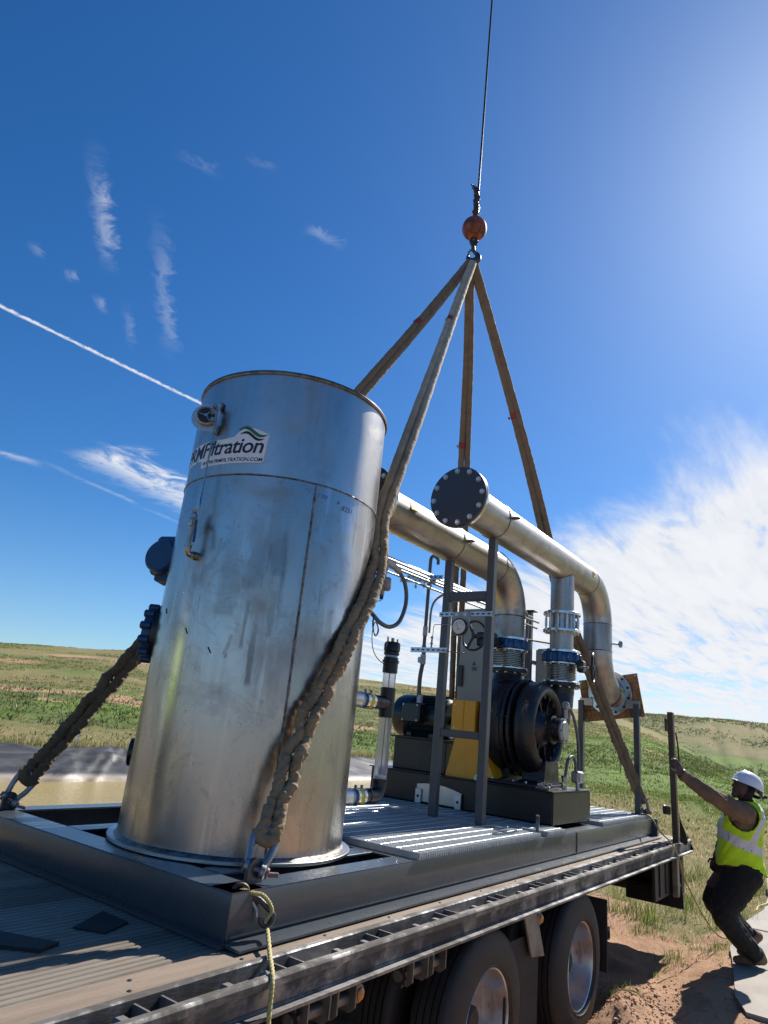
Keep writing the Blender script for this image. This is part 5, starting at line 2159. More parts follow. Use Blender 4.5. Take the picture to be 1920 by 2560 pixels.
part('dial_label', mb, M['label_yellow'], gf)
# its two sensing tubes
mb = MB()
mb.tube(spline([(gx_ + .01, 2.93, 2.80), (gx_ + .01, 3.10, 2.803), (gx_ + .01, 3.135, 2.79), (gx_ + .01, 3.14, 2.72), (gx_ + .01, 3.145, 2.60)], 6), .0035, 6)
mb.tube(spline([(gx_ - .01, 2.835, 2.70), (gx_ - .01, 2.83, 2.62), (gx_ - .01, 2.825, 2.565), (gx_, 2.80, 2.552), (gx_, 3.05, 2.574)], 6), .0035, 6)
part('sensing_tube', mb, M['nickel'], pg)
mb = MB()
mb.tube([(gx_ + .01, 3.145, 2.70), (gx_ + .01, 3.147, 2.60)], .008, 8)
mb.hexa((gx_ + .01, 3.147, 2.68), (0, 0, 1), .013, .012)
mb.hexa((gx_ + .01, 3.147, 2.63), (0, 0, 1), .013, .012)
part('needle_valve', mb, M['nickel'], pg)

# ------------------------------------------------------------------ valve stacks over the blower
def handwheel(parent, c, axis, rad, mat, spokes=3, tilt=.03):
    c, ax = Vector(c), Vector(axis).normalized()
    t = Vector((0, 0, 1)) if abs(ax.z) < .9 else Vector((1, 0, 0))
    x = (t - ax * t.dot(ax)).normalized()
    y = ax.cross(x)
    mb = MB()
    mb.tube([c + x * (rad * math.cos(a)) + y * (rad * math.sin(a)) for a in np.linspace(0, 2 * math.pi, 40, endpoint=False)], rad * .085, 10, closed=True)
    w = part('handwheel', mb, mat, parent)
    mb = MB()
    mb.cyl(c - ax * .035, c + ax * .015, rad * .17, n=14, bev=.004)
    for i in range(spokes):
        a = 2 * math.pi * i / spokes + .5
        d = x * math.cos(a) + y * math.sin(a)
        mb.bar(c - ax * tilt + d * rad * .12, c + d * rad * .97, rad * .20, rad * .09, ax, .003)
    part('spoke', mb, mat, w)
    return w


def bellows_mb(c, z0, z1, ro, ri, n):
    pr = []
    for i in range(n):
        a = z0 + (z1 - z0) * i / n
        d = (z1 - z0) / n
        pr += [(ri, a), (ri + (ro - ri) * .5, a + d * .18), (ro, a + d * .32), (ro, a + d * .55), (ri + (ro - ri) * .5, a + d * .70), (ri, a + d * .86)]
    pr.append((ri, z1))
    mb = MB()
    mb.lathe(pr, (c[0], c[1], 0), (0, 0, 1), 48)
    return mb


def joint(x, y, z0, z1, ro, ri, ro_f, n, label):
    t = thing('expansion_joint', label, 'expansion joint', (x, y, z0), 'bellows joints above the blower')
    part('bellows', bellows_mb((x, y), z0 + .024, z1 - .020, ro, ri, n), M['bellows'], t, sharp=60)
    for z in (z0, z1 - .018):
        mb = MB()
        flange_plain(mb, (x, y, z + .0005), (0, 0, 1), ro_f, .018, ri - .01)
        part('end_ring', mb, M['chrome'], t)
    for i in range(4):
        pass
    bolt_ring(t, (x, y, z0 + .019), (0, 0, 1), ro_f - .022, 12, .010, M['zinc'], .1)
    bolt_ring(t, (x, y, z1 - .019), (0, 0, -1), ro_f - .022, 12, .010, M['zinc'], .3)
    return t


joint(P1X, P1Y, 2.575, 2.775, .168, .140, .195, 9, 'ribbed steel bellows joint on the rear blower neck, under the nearer-to-tank blue valve')
joint(TEEX, P2Y, 2.490, 2.693, .152, .128, .192, 10, 'ribbed steel bellows joint on the front blower neck, beside the chrome handwheel')


def wafer(x, y, z0, z1, r, label):
    t = thing('butterfly_valve', label, 'valve', (x, y, z0), 'blue valves above the bellows joints')
    mb = MB()
    h = z1 - z0
    mb.lathe([(r * .72, 0), (r * .93, 0), (r * .95, .006), (r * .95, h - .006), (r * .93, h), (r * .72, h)], (x, y, z0), (0, 0, 1), 48)
    for i in range(12):
        a = 2 * math.pi * (i + .5) / 12
        c = Vector((x + r * .93 * math.cos(a), y + r * .93 * math.sin(a), z0 + .004))
        mb.cyl(c, c + Vector((0, 0, h - .008)), .026, n=12, bev=.004)
    part('body', mb, M['blue'], t)
    return t


w1 = wafer(P1X, P1Y, 2.778, 2.866, .195, 'blue wafer valve on the rear stack with the large black handwheel')
mb = MB()
mb.cyl((P1X - .17, P1Y + .02, 2.822), (P1X - .30, P1Y + .05, 2.83), .035, n=16)
mb.obox((P1X - .33, P1Y + .09, 2.83), (.12, .20, .14), None, .02)
gbx = part('gearbox', mb, M['black'], w1)
mb = MB()
mb.cyl((P1X - .36, P1Y + .15, 2.845), (P1X - .46, P1Y + .175, 2.85), .014, n=10)
part('shaft', mb, M['zinc'], w1)
handwheel(w1, (P1X - .45, P1Y + .175, 2.85), (-1, .15, 0), .145, M['black'], 3, .0)
w2 = wafer(TEEX, P2Y, 2.697, 2.790, .19, 'blue wafer valve on the front stack with the small black handwheel')
mb = MB()
nq = Vector((-.72, -.69, 0))
mb.lathe([(.016, 0), (.016, .004), (.011, .004), (.011, .006), (0, .006)], Vector((TEEX, P2Y, 2.745)) + nq * .195, nq, 14)
part('position_dial', mb, M['nickel'], w2)
mb = MB()
mb.cyl((TEEX + .03, P2Y - .18, 2.70), (TEEX + .03, P2Y - .23, 2.70), .03, n=14)
mb.obox((TEEX - .01, P2Y - .215, 2.665), (.10, .07, .12), None, .015)
part('gearbox', mb, M['black'], w2)
mb = MB()
mb.cyl((TEEX - .08, P2Y - .22, 2.653), (6.62, 2.212, 2.637), .011, n=10)
mb.cyl((TEEX - .02, P2Y - .24, 2.65), (6.60, 2.235, 2.635), .010, n=10)
part('shaft', mb, M['zinc'], w2)
handwheel(w2, (6.60, 2.205, 2.635), (.25, -.97, 0), .142, M['black'], 3, .0)
# bright flange and the studded spacer above the front valve
dj = thing('dismantling_joint', 'bright steel spacer with two flanges and long studs on the front stack under the tee', 'pipe joint', (TEEX, P2Y, 2.79))
mb = MB()
flange_plain(mb, (TEEX, P2Y, 2.7935), (0, 0, 1), .192, .026, .11)
part('lower_flange', mb, M['chrome'], dj)
bolt_ring(dj, (TEEX, P2Y, 2.8195), (0, 0, 1), .168, 12, .010, M['zinc'])
mb = MB()
mb.tube([(TEEX, P2Y, 2.815), (TEEX, P2Y, 3.01)], .121, 36, cap=False)
part('spool', mb, M['pipe_v'], dj)
mb = MB()
flange_plain(mb, (TEEX, P2Y, 3.008), (0, 0, 1), .192, .028, .11)
part('middle_flange', mb, M['chrome'], dj)
bolt_ring(dj, (TEEX, P2Y, 3.008), (0, 0, -1), .168, 12, .011, M['zinc'])
mb = MB()
mb.tube([(TEEX, P2Y, 3.03), (TEEX, P2Y, 3.2)], .130, 36, cap=False)
part('sleeve', mb, M['bellows'], dj)
mb = MB()
flange_plain(mb, (TEEX, P2Y, 3.188), (0, 0, 1), .192, .030, .11)
part('upper_flange', mb, M['chrome'], dj)
bolt_ring(dj, (TEEX, P2Y, 3.218), (0, 0, 1), .168, 12, .010, M['zinc'])
sm = MB()
sm.cyl((0, 0, 0), (0, 0, .152), .0105, n=8)
sm.cyl((0, 0, .04), (0, 0, .11), .0145, n=8)
sm = mesh_of('stud', sm, M['zinc'])
for i in range(12):
    a = 2 * math.pi * i / 12 + .13
    child_copy('stud', sm, dj, (TEEX + .168 * math.cos(a), P2Y + .168 * math.sin(a), 3.036))
mb = MB()
nq = Vector((.35, -.93, 0)).normalized()
mb.bar(Vector((TEEX, P2Y, 2.83)) + nq * .1225, Vector((TEEX, P2Y, 2.97)) + nq * .1225, .03, .002, nq)
part('yellow_strip', mb, M['label_yellow'], dj)

# ------------------------------------------------------------------ blower
BX, BZ = 6.33, 2.02
base = thing('steel_plinth', 'long black steel box plinth under the blower and motor, scuffed on its near end', 'plinth', (BX, 3.2, 1.24))
mb = MB()
mb.box(5.87, 6.80, 2.305, 4.23, 1.2385, 1.500, .008)
part('base_box', mb, M['black'], base)
mb = MB()
mb.box(5.872, 6.798, 2.2995, 2.3035, 1.245, 1.494, .001)
part('end_plate', mb, M['scuffed_black'], base, 'scuffed black end plate')
mb = MB()
mb.box(5.84, 6.83, 2.297, 4.24, 1.4995, 1.509, .002)
part('top_plate', mb, M['black'], base)
for y in (2.36,):
    mb = MB()
    mb.lathe([(.018, 0), (0, 0)], (5.8695, y, 1.44), (-1, 0, 0), 12)
    part('lift_hole', mb, M['print_black'], base)
mb = MB()
mb.lathe([(.016, 0), (0, 0)], (6.765, 2.2990, 1.44), (0, -1, 0), 12)
part('lift_hole', mb, M['print_black'], base)
# steel cradle plate against the base
cr = thing('cradle_plate', 'curved stainless plate with two drilled ears against the black blower base', 'bracket', (5.85, 3.4, 1.25))
mb = MB()
up_ = [(3.66, 1.405), (3.66, 1.255), (3.17, 1.255), (3.17, 1.375)] + [(3.17 + .49 * t, 1.375 + .03 * t - .045 * math.sin(math.pi * t) * 0 + .03 * math.sin(math.pi * t)) for t in (.2, .35, .5, .65, .8)]
mb.prism(up_, (5.862, 0, 0), (0, 1, 0), (0, 0, 1), (-1, 0, 0), 0, .010)
part('plate', mb, M['plate'], cr)
for y in (3.63, 3.20):
    mb = MB()
    mb.box(5.832, 5.850, y - .032, y + .032, 1.2385, 1.365, .002)
    e = part('ear', mb, M['zinc'], cr)
    mb = MB()
    mb.lathe([(.014, 0), (0, 0)], (5.8315, y, 1.30), (-1, 0, 0), 12)
    part('hole', mb, M['print_black'], e)

blower = thing('blower', 'big black cast iron blower with a rounded scroll and two flanged necks', 'blower', (BX, 2.75, 1.51))
# near scroll: a thick rounded ring with a dished inside
pr = [(.30, .14), (.40, .13), (.432, .10), (.437, .05), (.425, .0), (.408, -.040), (.378, -.066), (.346, -.072), (.320, -.058), (.306, -.020), (.298, .045), (.262, .075), (.20, .09), (.165, .082), (.14, .08), (.135, .02), (.12, .0), (.0, .0)]
mb = MB()
mb.lathe(pr, (BX, 2.60, BZ), (0, 1, 0), 72)
part('near_scroll', mb, M['cast_black'], blower, sharp=50)
for i in range(8):
    a = 2 * math.pi * i / 8 + .3
    mb = MB()
    d = Vector((math.cos(a), 0, math.sin(a)))
    c = Vector((BX, 2.60, BZ))
    mb.bar(c + d * .13 + Vector((0, .02, 0)), c + d * .300 + Vector((0, .03, 0)), .016, .06, (0, 1, 0), .004)
    part('cast_rib', mb, M['cast_black'], blower)
# lumps of casting round the inner lip
lb = mesh_of('cast_lug', MB().obox((0, 0, 0), (.03, .03, .05), None, .008), M['cast_black'])
for i in range(16):
    a = 2 * math.pi * i / 16 + .1
    child_copy('cast_lug', lb, blower, (BX + .302 * math.cos(a), 2.580, BZ + .302 * math.sin(a)))
mb = MB()
mb.lathe([(.385, .145), (.455, .145), (.458, .149), (.458, .164), (.455, .168), (.385, .168)], (BX, 2.60, BZ), (0, 1, 0), 72)
part('joint_flange', mb, M['cast_black'], blower)
bolt_ring(blower, (BX, 2.745, BZ), (0, -1, 0), .445, 24, .008, M['black'])
mb = MB()
mb.lathe([(.36, .17), (.36, .22), (.40, .24), (.425, .28), (.44, .33), (.44, .38), (.425, .44), (.39, .485), (.33, .51), (.16, .52), (.12, .60), (0, .60)], (BX, 2.60, BZ), (0, 1, 0), 72)
part('rear_casing', mb, M['cast_black'], blower)
mb = MB()
mb.lathe([(.40, .205), (.447, .205), (.45, .21), (.45, .228), (.447, .233), (.40, .233)], (BX, 2.60, BZ), (0, 1, 0), 72)
part('rear_flange', mb, M['cast_black'], blower)
for i in range(9):
    a = 2 * math.pi * (i + .25) / 9
    mb = MB()
    c = Vector((BX + .425 * math.cos(a), 2.755, BZ + .425 * math.sin(a)))
    mb.cyl(c, c + Vector((0, .13, 0)), .011, n=8)
    part('tie_bolt', mb, M['black'], blower)
# necks
mb = MB()
mb.tube(spline([(BX + .31, 2.605, 1.93), (BX + .375, 2.60, 2.10), (BX + .43, 2.60, 2.27), (TEEX, P2Y, 2.40), (TEEX, P2Y, 2.462)], 6), [.10] * 6 + [.118] * 6 + [.128] * 6 + [.132] * 7, 36, cap=False)
part('outlet_neck', mb, M['cast_black'], blower)
mb = MB()
flange_plain(mb, (TEEX, P2Y, 2.455), (0, 0, 1), .198, .033, .10)
part('outlet_flange', mb, M['cast_black'], blower)
bolt_ring(blower, (TEEX, P2Y, 2.455), (0, 0, -1), .172, 12, .013, M['zinc'], .2)
mb = MB()
mb.tube(spline([(BX + .02, 2.97, 2.22), (BX + .05, 3.0, 2.32), (P1X - .02, P1Y - .005, 2.43), (P1X, P1Y, 2.50), (P1X, P1Y, 2.548)], 6), [.21] * 6 + [.18] * 6 + [.155] * 6 + [.150] * 7, 36, cap=False)
part('inlet_neck', mb, M['cast_black'], blower)
mb = MB()
flange_plain(mb, (P1X, P1Y, 2.540), (0, 0, 1), .202, .033, .12)
part('inlet_flange', mb, M['cast_black'], blower)
bolt_ring(blower, (P1X, P1Y, 2.540), (0, 0, -1), .176, 12, .013, M['zinc'], .2)
# bearing housing with its end cap
mb = MB()
mb.lathe([(.19, .03), (.165, -.01), (.135, -.035), (.118, -.06), (.118, -.09), (.130, -.095), (.130, -.115), (.108, -.12), (.105, -.20), (0, -.20)], (BX, 2.60, BZ), (0, 1, 0), 40)
part('bearing_housing', mb, M['cast_black'], blower)
mb = MB()
mb.lathe([(.095, 0), (.112, 0), (.112, .018), (.085, .022), (.080, .030), (0, .030)], (BX, 2.40, BZ), (0, -1, 0), 40)
cap = part('end_cap', mb, M['instrument'], blower, 'worn grey round bearing cap')
bolt_ring(blower, (BX, 2.382, BZ), (0, -1, 0), .100, 6, .008, M['black'])
# feet
for y0, y1, w in ((2.50, 2.72, .30), (2.84, 3.06, .32)):
    mb = MB()
    poly = [(-w, 0), (-w, .03), (-w * .6, .05), (-w * .5, .22), (w * .5, .22), (w * .6, .05), (w, .03), (w, 0)]
    mb.prism(poly, (BX, 0, 1.5095), (1, 0, 0), (0, 0, 1), (0, 1, 0), y0, y1)
    part('foot', mb, M['cast_black'], blower)
hx = mesh_of('hold_down_bolt', MB().hexa((0, 0, 0), (0, 0, 1), .020, .028).cyl((0, 0, .02), (0, 0, .045), .010, n=8), M['zinc'])
for x, y in ((5.93, 2.58), (5.93, 2.70), (5.92, 2.90), (5.92, 3.0), (6.60, 2.58), (6.60, 2.95), (5.93, 2.46), (5.91, 3.06)):
    child_copy('hold_down_bolt', hx, blower, (x, y, 1.5095))
mb = MB()
mb.obox((5.93, 2.58, 1.524), (.06, .06, .028), None, .004)
mb.obox((5.92, 2.93, 1.524), (.06, .10, .028), None, .004)
part('jacking_block', mb, M['zinc'], blower)

# oil line with small valve along the base
oil = thing('oil_line', 'black oil pipe with small brass valves along the top edge of the blower base', 'pipe', (5.9, 2.6, 1.5))
mb = MB()
mb.tube([(5.850, 2.98, 1.528), (5.850, 2.45, 1.528)], .018, 12)
part('pipe_run', mb, M['black'], oil)
mb = MB()
mb.cyl((5.85, 2.45, 1.528), (5.85, 2.33, 1.522), .016, n=10)
mb.hexa((5.85, 2.42, 1.527), (0, -1, 0), .024, .035)
mb.hexa((5.85, 2.35, 1.523), (0, -1, 0), .022, .025)
mb.cyl((5.85, 2.40, 1.53), (5.85, 2.40, 1.57), .007, n=8)
mb.bar((5.85, 2.375, 1.572), (5.85, 2.435, 1.572), .012, .006, (0, 0, 1), .002)
part('drain_cock', mb, M['nickel'], oil)
mb = MB()
mb.cyl((5.95, 2.40, 1.535), (6.25, 2.36, 1.555), .018, n=10)
mb.hexa((6.0, 2.395, 1.54), (1, -.1, 0), .026, .03)
mb.hexa((6.2, 2.365, 1.55), (1, -.1, 0), .028, .05)
mb.cyl((6.28, 2.36, 1.512), (6.28, 2.36, 1.62), .022, n=10)
mb.hexa((6.28, 2.36, 1.60), (0, 0, 1), .03, .03)
part('fittings', mb, M['nickel'], oil)

# vibration sensor, its conduit and the junction box
sen = thing('sensor_conduit', 'grey sensor head with curved conduit going down to a junction box at the blower end', 'conduit', (6.5, 2.33, 1.5))
mb = MB()
mb.cyl((6.30, 2.365, 2.13), (6.29, 2.365, 2.21), .022, n=12)
mb.obox((6.285, 2.36, 2.245), (.075, .07, .07), Matrix.Rotation(.4, 3, 'Y'), .018)
part('sensor_head', mb, M['instrument'], sen)
mb = MB()
mb.tube(spline([(6.31, 2.355, 2.24), (6.40, 2.345, 2.20), (6.50, 2.34, 2.08), (6.56, 2.335, 1.90), (6.58, 2.335, 1.68)], 8), .014, 10)
part('flex_conduit', mb, M['hose'], sen)
mb = MB()
mb.obox((6.55, 2.335, 1.62), (.16, .075, .105), None, .016)
mb.obox((6.55, 2.295, 1.62), (.13, .012, .085), None, .004)
jb = part('junction_box', mb, M['instrument'], sen)
mb = MB()
for dx in (-.06, .06):
    for dz in (-.036, .036):
        mb.hexa((6.55 + dx, 2.289, 1.62 + dz), (0, -1, 0), .007, .006)
part('cover_screw', mb, M['zinc'], jb)
mb = MB()
mb.cyl((6.55, 2.335, 1.50), (6.55, 2.335, 1.57), .018, n=12)
part('nipple', mb, M['galv'], sen)
mb = MB()
mb.tube(spline([(6.50, 2.335, 1.67), (6.49, 2.335, 1.75), (6.43, 2.34, 1.80), (6.34, 2.345, 1.775), (6.30, 2.35, 1.70), (6.285, 2.355, 1.61)], 8), .014, 10)
part('flex_conduit', mb, M['hose'], sen)

# ------------------------------------------------------------------ motor, guard, pedestal
motor = thing('electric_motor', 'dark green electric motor on a black pedestal behind the yellow coupling guard', 'motor', (BX, 3.9, 1.51))
mb = MB()
mb.lathe([(.19, 3.62), (.205, 3.63), (.205, 4.00), (.215, 4.005), (.222, 4.02), (.222, 4.17), (.205, 4.215), (.15, 4.235), (0, 4.24)], (BX, 0, BZ + .01), (0, 1, 0), 56)
part('frame', mb, M['motor'], motor)
fm = mesh_of('cooling_fin', MB().box(-.003, .003, 3.63, 4.0, 0, .026), M['motor'])
for i in range(30):
    a = 2 * math.pi * i / 30
    q = Matrix.Rotation(-(a - math.pi / 2), 3, 'Y').to_quaternion()
    child_copy('cooling_fin', fm, motor, (BX + .202 * math.cos(a), 0, BZ + .01 + .202 * math.sin(a)), q)
mb = MB()
mb.lathe([(0, 3.58), (.17, 3.58), (.195, 3.60), (.195, 3.63), (0, 3.63)], (BX, 0, BZ + .01), (0, 1, 0), 40)
part('end_bell', mb, M['motor'], motor)
mb = MB()
mb.obox((BX - .255, 3.91, BZ + .04), (.13, .22, .20), None, .014)
tb = part('terminal_box', mb, M['motor'], motor)
mb = MB()
for dy in (-.085, .085):
    for dz in (-.075, .075):
        mb.hexa((BX - .322, 3.91 + dy, BZ + .04 + dz), (-1, 0, 0), .009, .007)
part('cover_screw', mb, M['zinc'], tb)
mb = MB()
mb.box(BX - .24, BX + .24, 3.66, 3.72, 1.825, 1.87, .006)
mb.box(BX - .24, BX + .24, 3.93, 3.99, 1.825, 1.87, .006)
mb.prism([(-.16, .06), (.16, .06), (.22, 0), (-.22, 0)], (BX, 0, 1.825), (1, 0, 0), (0, 0, 1), (0, 1, 0), 3.64, 4.02)
part('motor_foot', mb, M['motor'], motor)
mb = MB()
mb.box(5.98, 6.68, 3.40, 4.12, 1.808, 1.825, .003)
mb.box(6.02, 6.64, 3.46, 4.08, 1.5095, 1.808, .006)
part('pedestal', mb, M['black'], motor)
mb = MB()
mb.box(6.012, 6.019, 3.52, 3.76, 1.56, 1.78, .001)
part('pedestal_panel', mb, M['cast_black'], motor)

guard = thing('coupling_guard', 'yellow painted sheet steel guard box with a flared skirt over the coupling', 'guard', (BX, 3.3, 1.51))
gxa, gxb = 5.93, 6.55
mb = MB()
mb.box(gxa, gxb, 3.245, 3.375, 1.915, 2.215, .006)
part('cover_half', mb, M['yellow'], guard)
mb = MB()
mb.box(gxa, gxb, 3.118, 3.242, 1.915, 2.213, .006)
part('cover_half', mb, M['yellow'], guard)
mb = MB()
mb.hexa((gxa, 3.34, 2.165), (-1, 0, 0), .009, .006)
mb.hexa((gxa, 3.34, 1.95), (-1, 0, 0), .009, .006)
part('screw', mb, M['zinc'], guard)
for ya, yb, t0, t1 in ((3.46, 3.28, 3.375, 3.335), (3.06, 2.87, 3.155, 3.115)):
    pass
mb = MB()
# left splayed leg panel (faces the tank)
mb.add([(5.925, 3.40, 1.5105), (5.925, 3.155, 1.5105), (5.945, 3.20, 1.905), (5.945, 3.315, 1.905), (5.931, 3.40, 1.5105), (5.931, 3.155, 1.5105), (5.951, 3.20, 1.905), (5.951, 3.315, 1.905)],
       [(0, 3, 2, 1), (4, 5, 6, 7), (0, 1, 5, 4), (1, 2, 6, 5), (2, 3, 7, 6), (3, 0, 4, 7)])
part('skirt_panel', mb, M['yellow'], guard)
mb = MB()
mb.add([(5.90, 3.15, 1.5105), (5.93, 2.875, 1.5105), (5.95, 3.10, 1.905), (5.94, 3.195, 1.905), (6.3, 3.16, 1.5105), (6.3, 2.875, 1.5105), (6.3, 3.10, 1.905), (6.3, 3.195, 1.905)],
       [(0, 3, 2, 1), (4, 5, 6, 7), (0, 1, 5, 4), (1, 2, 6, 5), (2, 3, 7, 6), (3, 0, 4, 7)])
part('skirt_panel', mb, M['yellow'], guard)
mb = MB()
mb.box(5.92, 6.56, 3.10, 3.39, 1.902, 1.914, .002)
part('guard_sill', mb, M['yellow'], guard)
mb = MB()
mb.cyl((BX, 2.95, BZ), (BX, 3.60, BZ), .05, n=18)
part('shaft', mb, M['dark_steel'], blower)

# ------------------------------------------------------------------ cabinets
cab = thing('control_cabinet', 'tall pale grey control cabinet standing behind the motor', 'cabinet', (7.45, 3.85, 1.24))
mb = MB()
mb.box(7.02, 8.30, 3.60, 3.94, 1.2385, 3.33, .01)
part('cabinet_body', mb, M['cabinet'], cab)
mb = MB()
mb.box(7.06, 7.66, 3.575, 3.597, 1.30, 3.28, .006)
dr_ = part('door', mb, M['cabinet'], cab)
mb = MB()
mb.box(7.68, 8.27, 3.575, 3.597, 1.30, 3.28, .006)
part('door', mb, M['cabinet'], cab)
mb = MB()
mb.box(7.60, 7.63, 3.54, 3.575, 2.2, 2.42, .006)
part('handle', mb, M['plastic_black'], dr_)
mb = MB()
mb.box(6.995, 7.018, 3.87, 3.935, 2.42, 2.66, .006)
part('hinge_cover', mb, M['plastic_black'], cab)
mb = MB()
mb.box(7.016, 7.0185, 3.70, 3.765, 2.605, 2.65)
part('name_plate', mb, M['hose'], cab)
mb = MB()
mb.prism([(3.71, 2.665), (3.765, 2.665), (3.738, 2.72)], (7.0185, 0, 0), (0, 1, 0), (0, 0, 1), (-1, 0, 0), 0, .0015)
part('warning_mark', mb, M['blue'], cab)

post = thing('strut_post', 'grey square post with a flat cap plate rising behind the valve stacks', 'post', (7.62, 3.33, 1.24))
mb = MB()
mb.box(7.585, 7.655, 3.295, 3.365, 1.2385, 3.40, .006)
part('post', mb, M['post_paint'], post)
mb = MB()
mb.box(7.56, 7.68, 3.25, 3.41, 3.4005, 3.415, .003)
part('cap_plate', mb, M['post_paint'], post)
box2 = thing('junction_enclosure', 'smaller pale grey enclosure with rounded door behind the front valve stack', 'enclosure', (7.8, 3.2, 2.2))
mb = MB()
mb.box(7.70, 8.0, 3.06, 3.28, 2.05, 2.97, .03)
part('enclosure_body', mb, M['cabinet'], box2)
mb = MB()
mb.box(7.685, 7.699, 3.075, 3.265, 2.07, 2.95, .006)
ed = part('enclosure_door', mb, M['cabinet'], box2)
mb = MB()
for z in (2.92, 2.1):
    mb.hexa((7.684, 3.17, z), (-1, 0, 0), .018, .012)
part('latch', mb, M['zinc'], ed)
mb = MB()
mb.bar((7.66, 3.30, 2.25), (7.90, 3.30, 2.25), .04, .04)
mb.bar((7.66, 3.30, 2.8), (7.90, 3.30, 2.8), .04, .04)
part('mounting_strut', mb, M['galv'], box2)

# ------------------------------------------------------------------ conduits
cond = thing('conduit_bundle', 'bundle of bright steel conduits running from the tank back to the cabinet under the pipes', 'conduit', (5.9, 3.7, 3.3))
for y, za, zb, r, xa, xb in ((3.74, 3.455, 3.50, .015, 3.55, 7.4), (3.70, 3.425, 3.47, .013, 3.55, 7.4), (3.64, 3.375, 3.43, .013, 4.5, 7.4), (3.57, 3.345, 3.39, .012, 4.5, 7.3), (3.60, 3.255, 3.31, .010, 3.55, 7.2), (3.52, 3.30, 3.345, .012, 4.5, 7.5)):
    mb = MB()
    mb.tube([(xa, y, za), (xb - .12, y, zb), (xb - .03, y, zb - .02), (xb, y, zb - .12), (xb, y, 3.25)], r, 10)
    part('conduit', mb, M['conduit'], cond)
    mb = MB()
    for x in (xa + 1.0, xa + 2.1):
        t = (x - xa) / (xb - .12 - xa)
        mb.cyl((x, y, za + (zb - za) * t), (x + .05, y, za + (zb - za) * (t + .015)), r * 1.35, n=10)
    part('coupling', mb, M['galv'], cond)
for x in (5.60, 5.72):
    strut(cond, (x, 3.46, 3.335 if x < 5.65 else 3.40), (x + .0, 3.90, 3.36 if x < 5.65 else 3.42))
mb = MB()
for y in (3.52, 3.60, 3.70):
    mb.hexa((5.60, y, 3.29), (0, 0, -1), .014, .018)
    mb.cyl((5.60, y, 3.34), (5.60, y, 3.265), .007, n=8)
part('strap_bolt', mb, M['galv'], cond)
# drop bends near the front stack
for y, x0 in ((3.30, 7.2), (3.22, 7.3)):
    mb = MB()
    mb.tube(spline([(6.6, y + .1, 3.42), (x0 - .15, y + .02, 3.36), (x0, y, 3.30), (x0 + .03, y, 3.15), (x0 - .05, y - .02, 2.95), (x0 - .1, y - .03, 2.85)], 8), .013, 8)
    part('conduit', mb, M['conduit'], cond)
for zz, yy in ((3.30, 3.20), (3.235, 3.12), (3.17, 3.14)):
    mb = MB()
    mb.tube([(6.55, yy + .25, zz + .06), (7.45, yy + .02, zz)], .012, 8)
    part('conduit', mb, M['conduit'], cond)
mb = MB()
mb.tube([(6.6, 3.25, 2.955), (7.6, 2.93, 3.0)], .010, 8)
part('copper_line', mb, M['rusty'], cond)
# riser to the motor box
ris = thing('motor_riser', 'upright conduit with hooked top dropping to the motor terminal box', 'conduit', (6.08, 3.89, 2.2))
mb = MB()
rx, ry = 6.10, 3.86
mb.tube(spline([(rx + .13, ry - .02, 3.68), (rx + .12, ry - .02, 3.735), (rx + .06, ry - .01, 3.76), (rx + .012, ry, 3.73), (rx, ry, 3.66), (rx, ry, 3.4), (rx, ry, 3.0), (rx, ry, 2.75)], 6), .019, 10)
part('rigid_conduit', mb, M['hose'], ris)
mb = MB()
mb.cyl((rx, ry, 2.86), (rx, ry, 2.96), .026, n=12)
part('coupling', mb, M['galv'], ris)
mb = MB()
mb.cyl((rx, ry, 2.56), (rx, ry, 2.66), .030, n=12)
mb.obox((rx - .03, ry + .01, 2.60), (.06, .05, .06), None, .01)
part('pull_box', mb, M['galv'], ris)
mb = MB()
mb.cyl((rx, ry, 2.16), (rx, ry, 2.24), .032, n=12)
part('connector', mb, M['galv'], ris)
mb = MB()
mb.tube(spline([(rx, ry, 2.76), (rx + .004, ry, 2.6), (rx - .015, ry + .01, 2.42), (rx - .01, ry + .01, 2.22)], 6), .023, 10)
part('flex_conduit', mb, M['hose'], ris)
mb = MB()
mb.tube(spline([(rx + .05, ry - .02, 2.9), (rx + .06, ry - .03, 3.2), (rx + .16, ry - .10, 3.34), (rx + .35, ry - .2, 3.41), (rx + .6, ry - .25, 3.43)], 6), .012, 8)
part('side_conduit', mb, M['conduit'], ris)

# transmitter on the tank side with the looped flexible conduit
tr = thing('level_transmitter', 'grey round transmitter head hanging beside the tank with a loop of flexible conduit', 'transmitter', (3.85, 2.84, 2.6))
sy = 2.84 / 3.3
tc_ = Vector((3.86, 2.84, 2.885))
mb = MB()
fr2 = Vector((.5, -.86, 0)).normalized()
mb.lathe([(0, -.06), (.045, -.06), (.052, -.05), (.052, .045), (.046, .05), (.046, .058), (0, .058)], tc_, fr2, 28)
mb.lathe([(.052, -.012), (.056, -.01), (.056, .01), (.052, .012)], tc_, fr2, 28)
mb.cyl(tc_ + Vector((0, 0, .045)), tc_ + Vector((0, 0, .14)), .022, n=14)
mb.cyl(tc_ + Vector((0, 0, -.045)), tc_ + Vector((0, 0, -.085)), .018, n=14)
part('head', mb, M['instrument'], tr)
mb = MB()
mb.cyl(tc_ + Vector((0, 0, -.085)), tc_ + Vector((0, 0, -.115)), .014, n=12)
part('cable_gland', mb, M['plastic_black'], tr)
eb = Vector((3.92, 2.84, 3.06))
mb = MB()
mb.cyl(eb + Vector((-.06, 0, .0)), eb + Vector((.05, 0, -.01)), .032, n=16)
mb.cyl(eb + Vector((-.02, 0, -.02)), eb + Vector((-.045, 0, -.09)), .016, n=12)
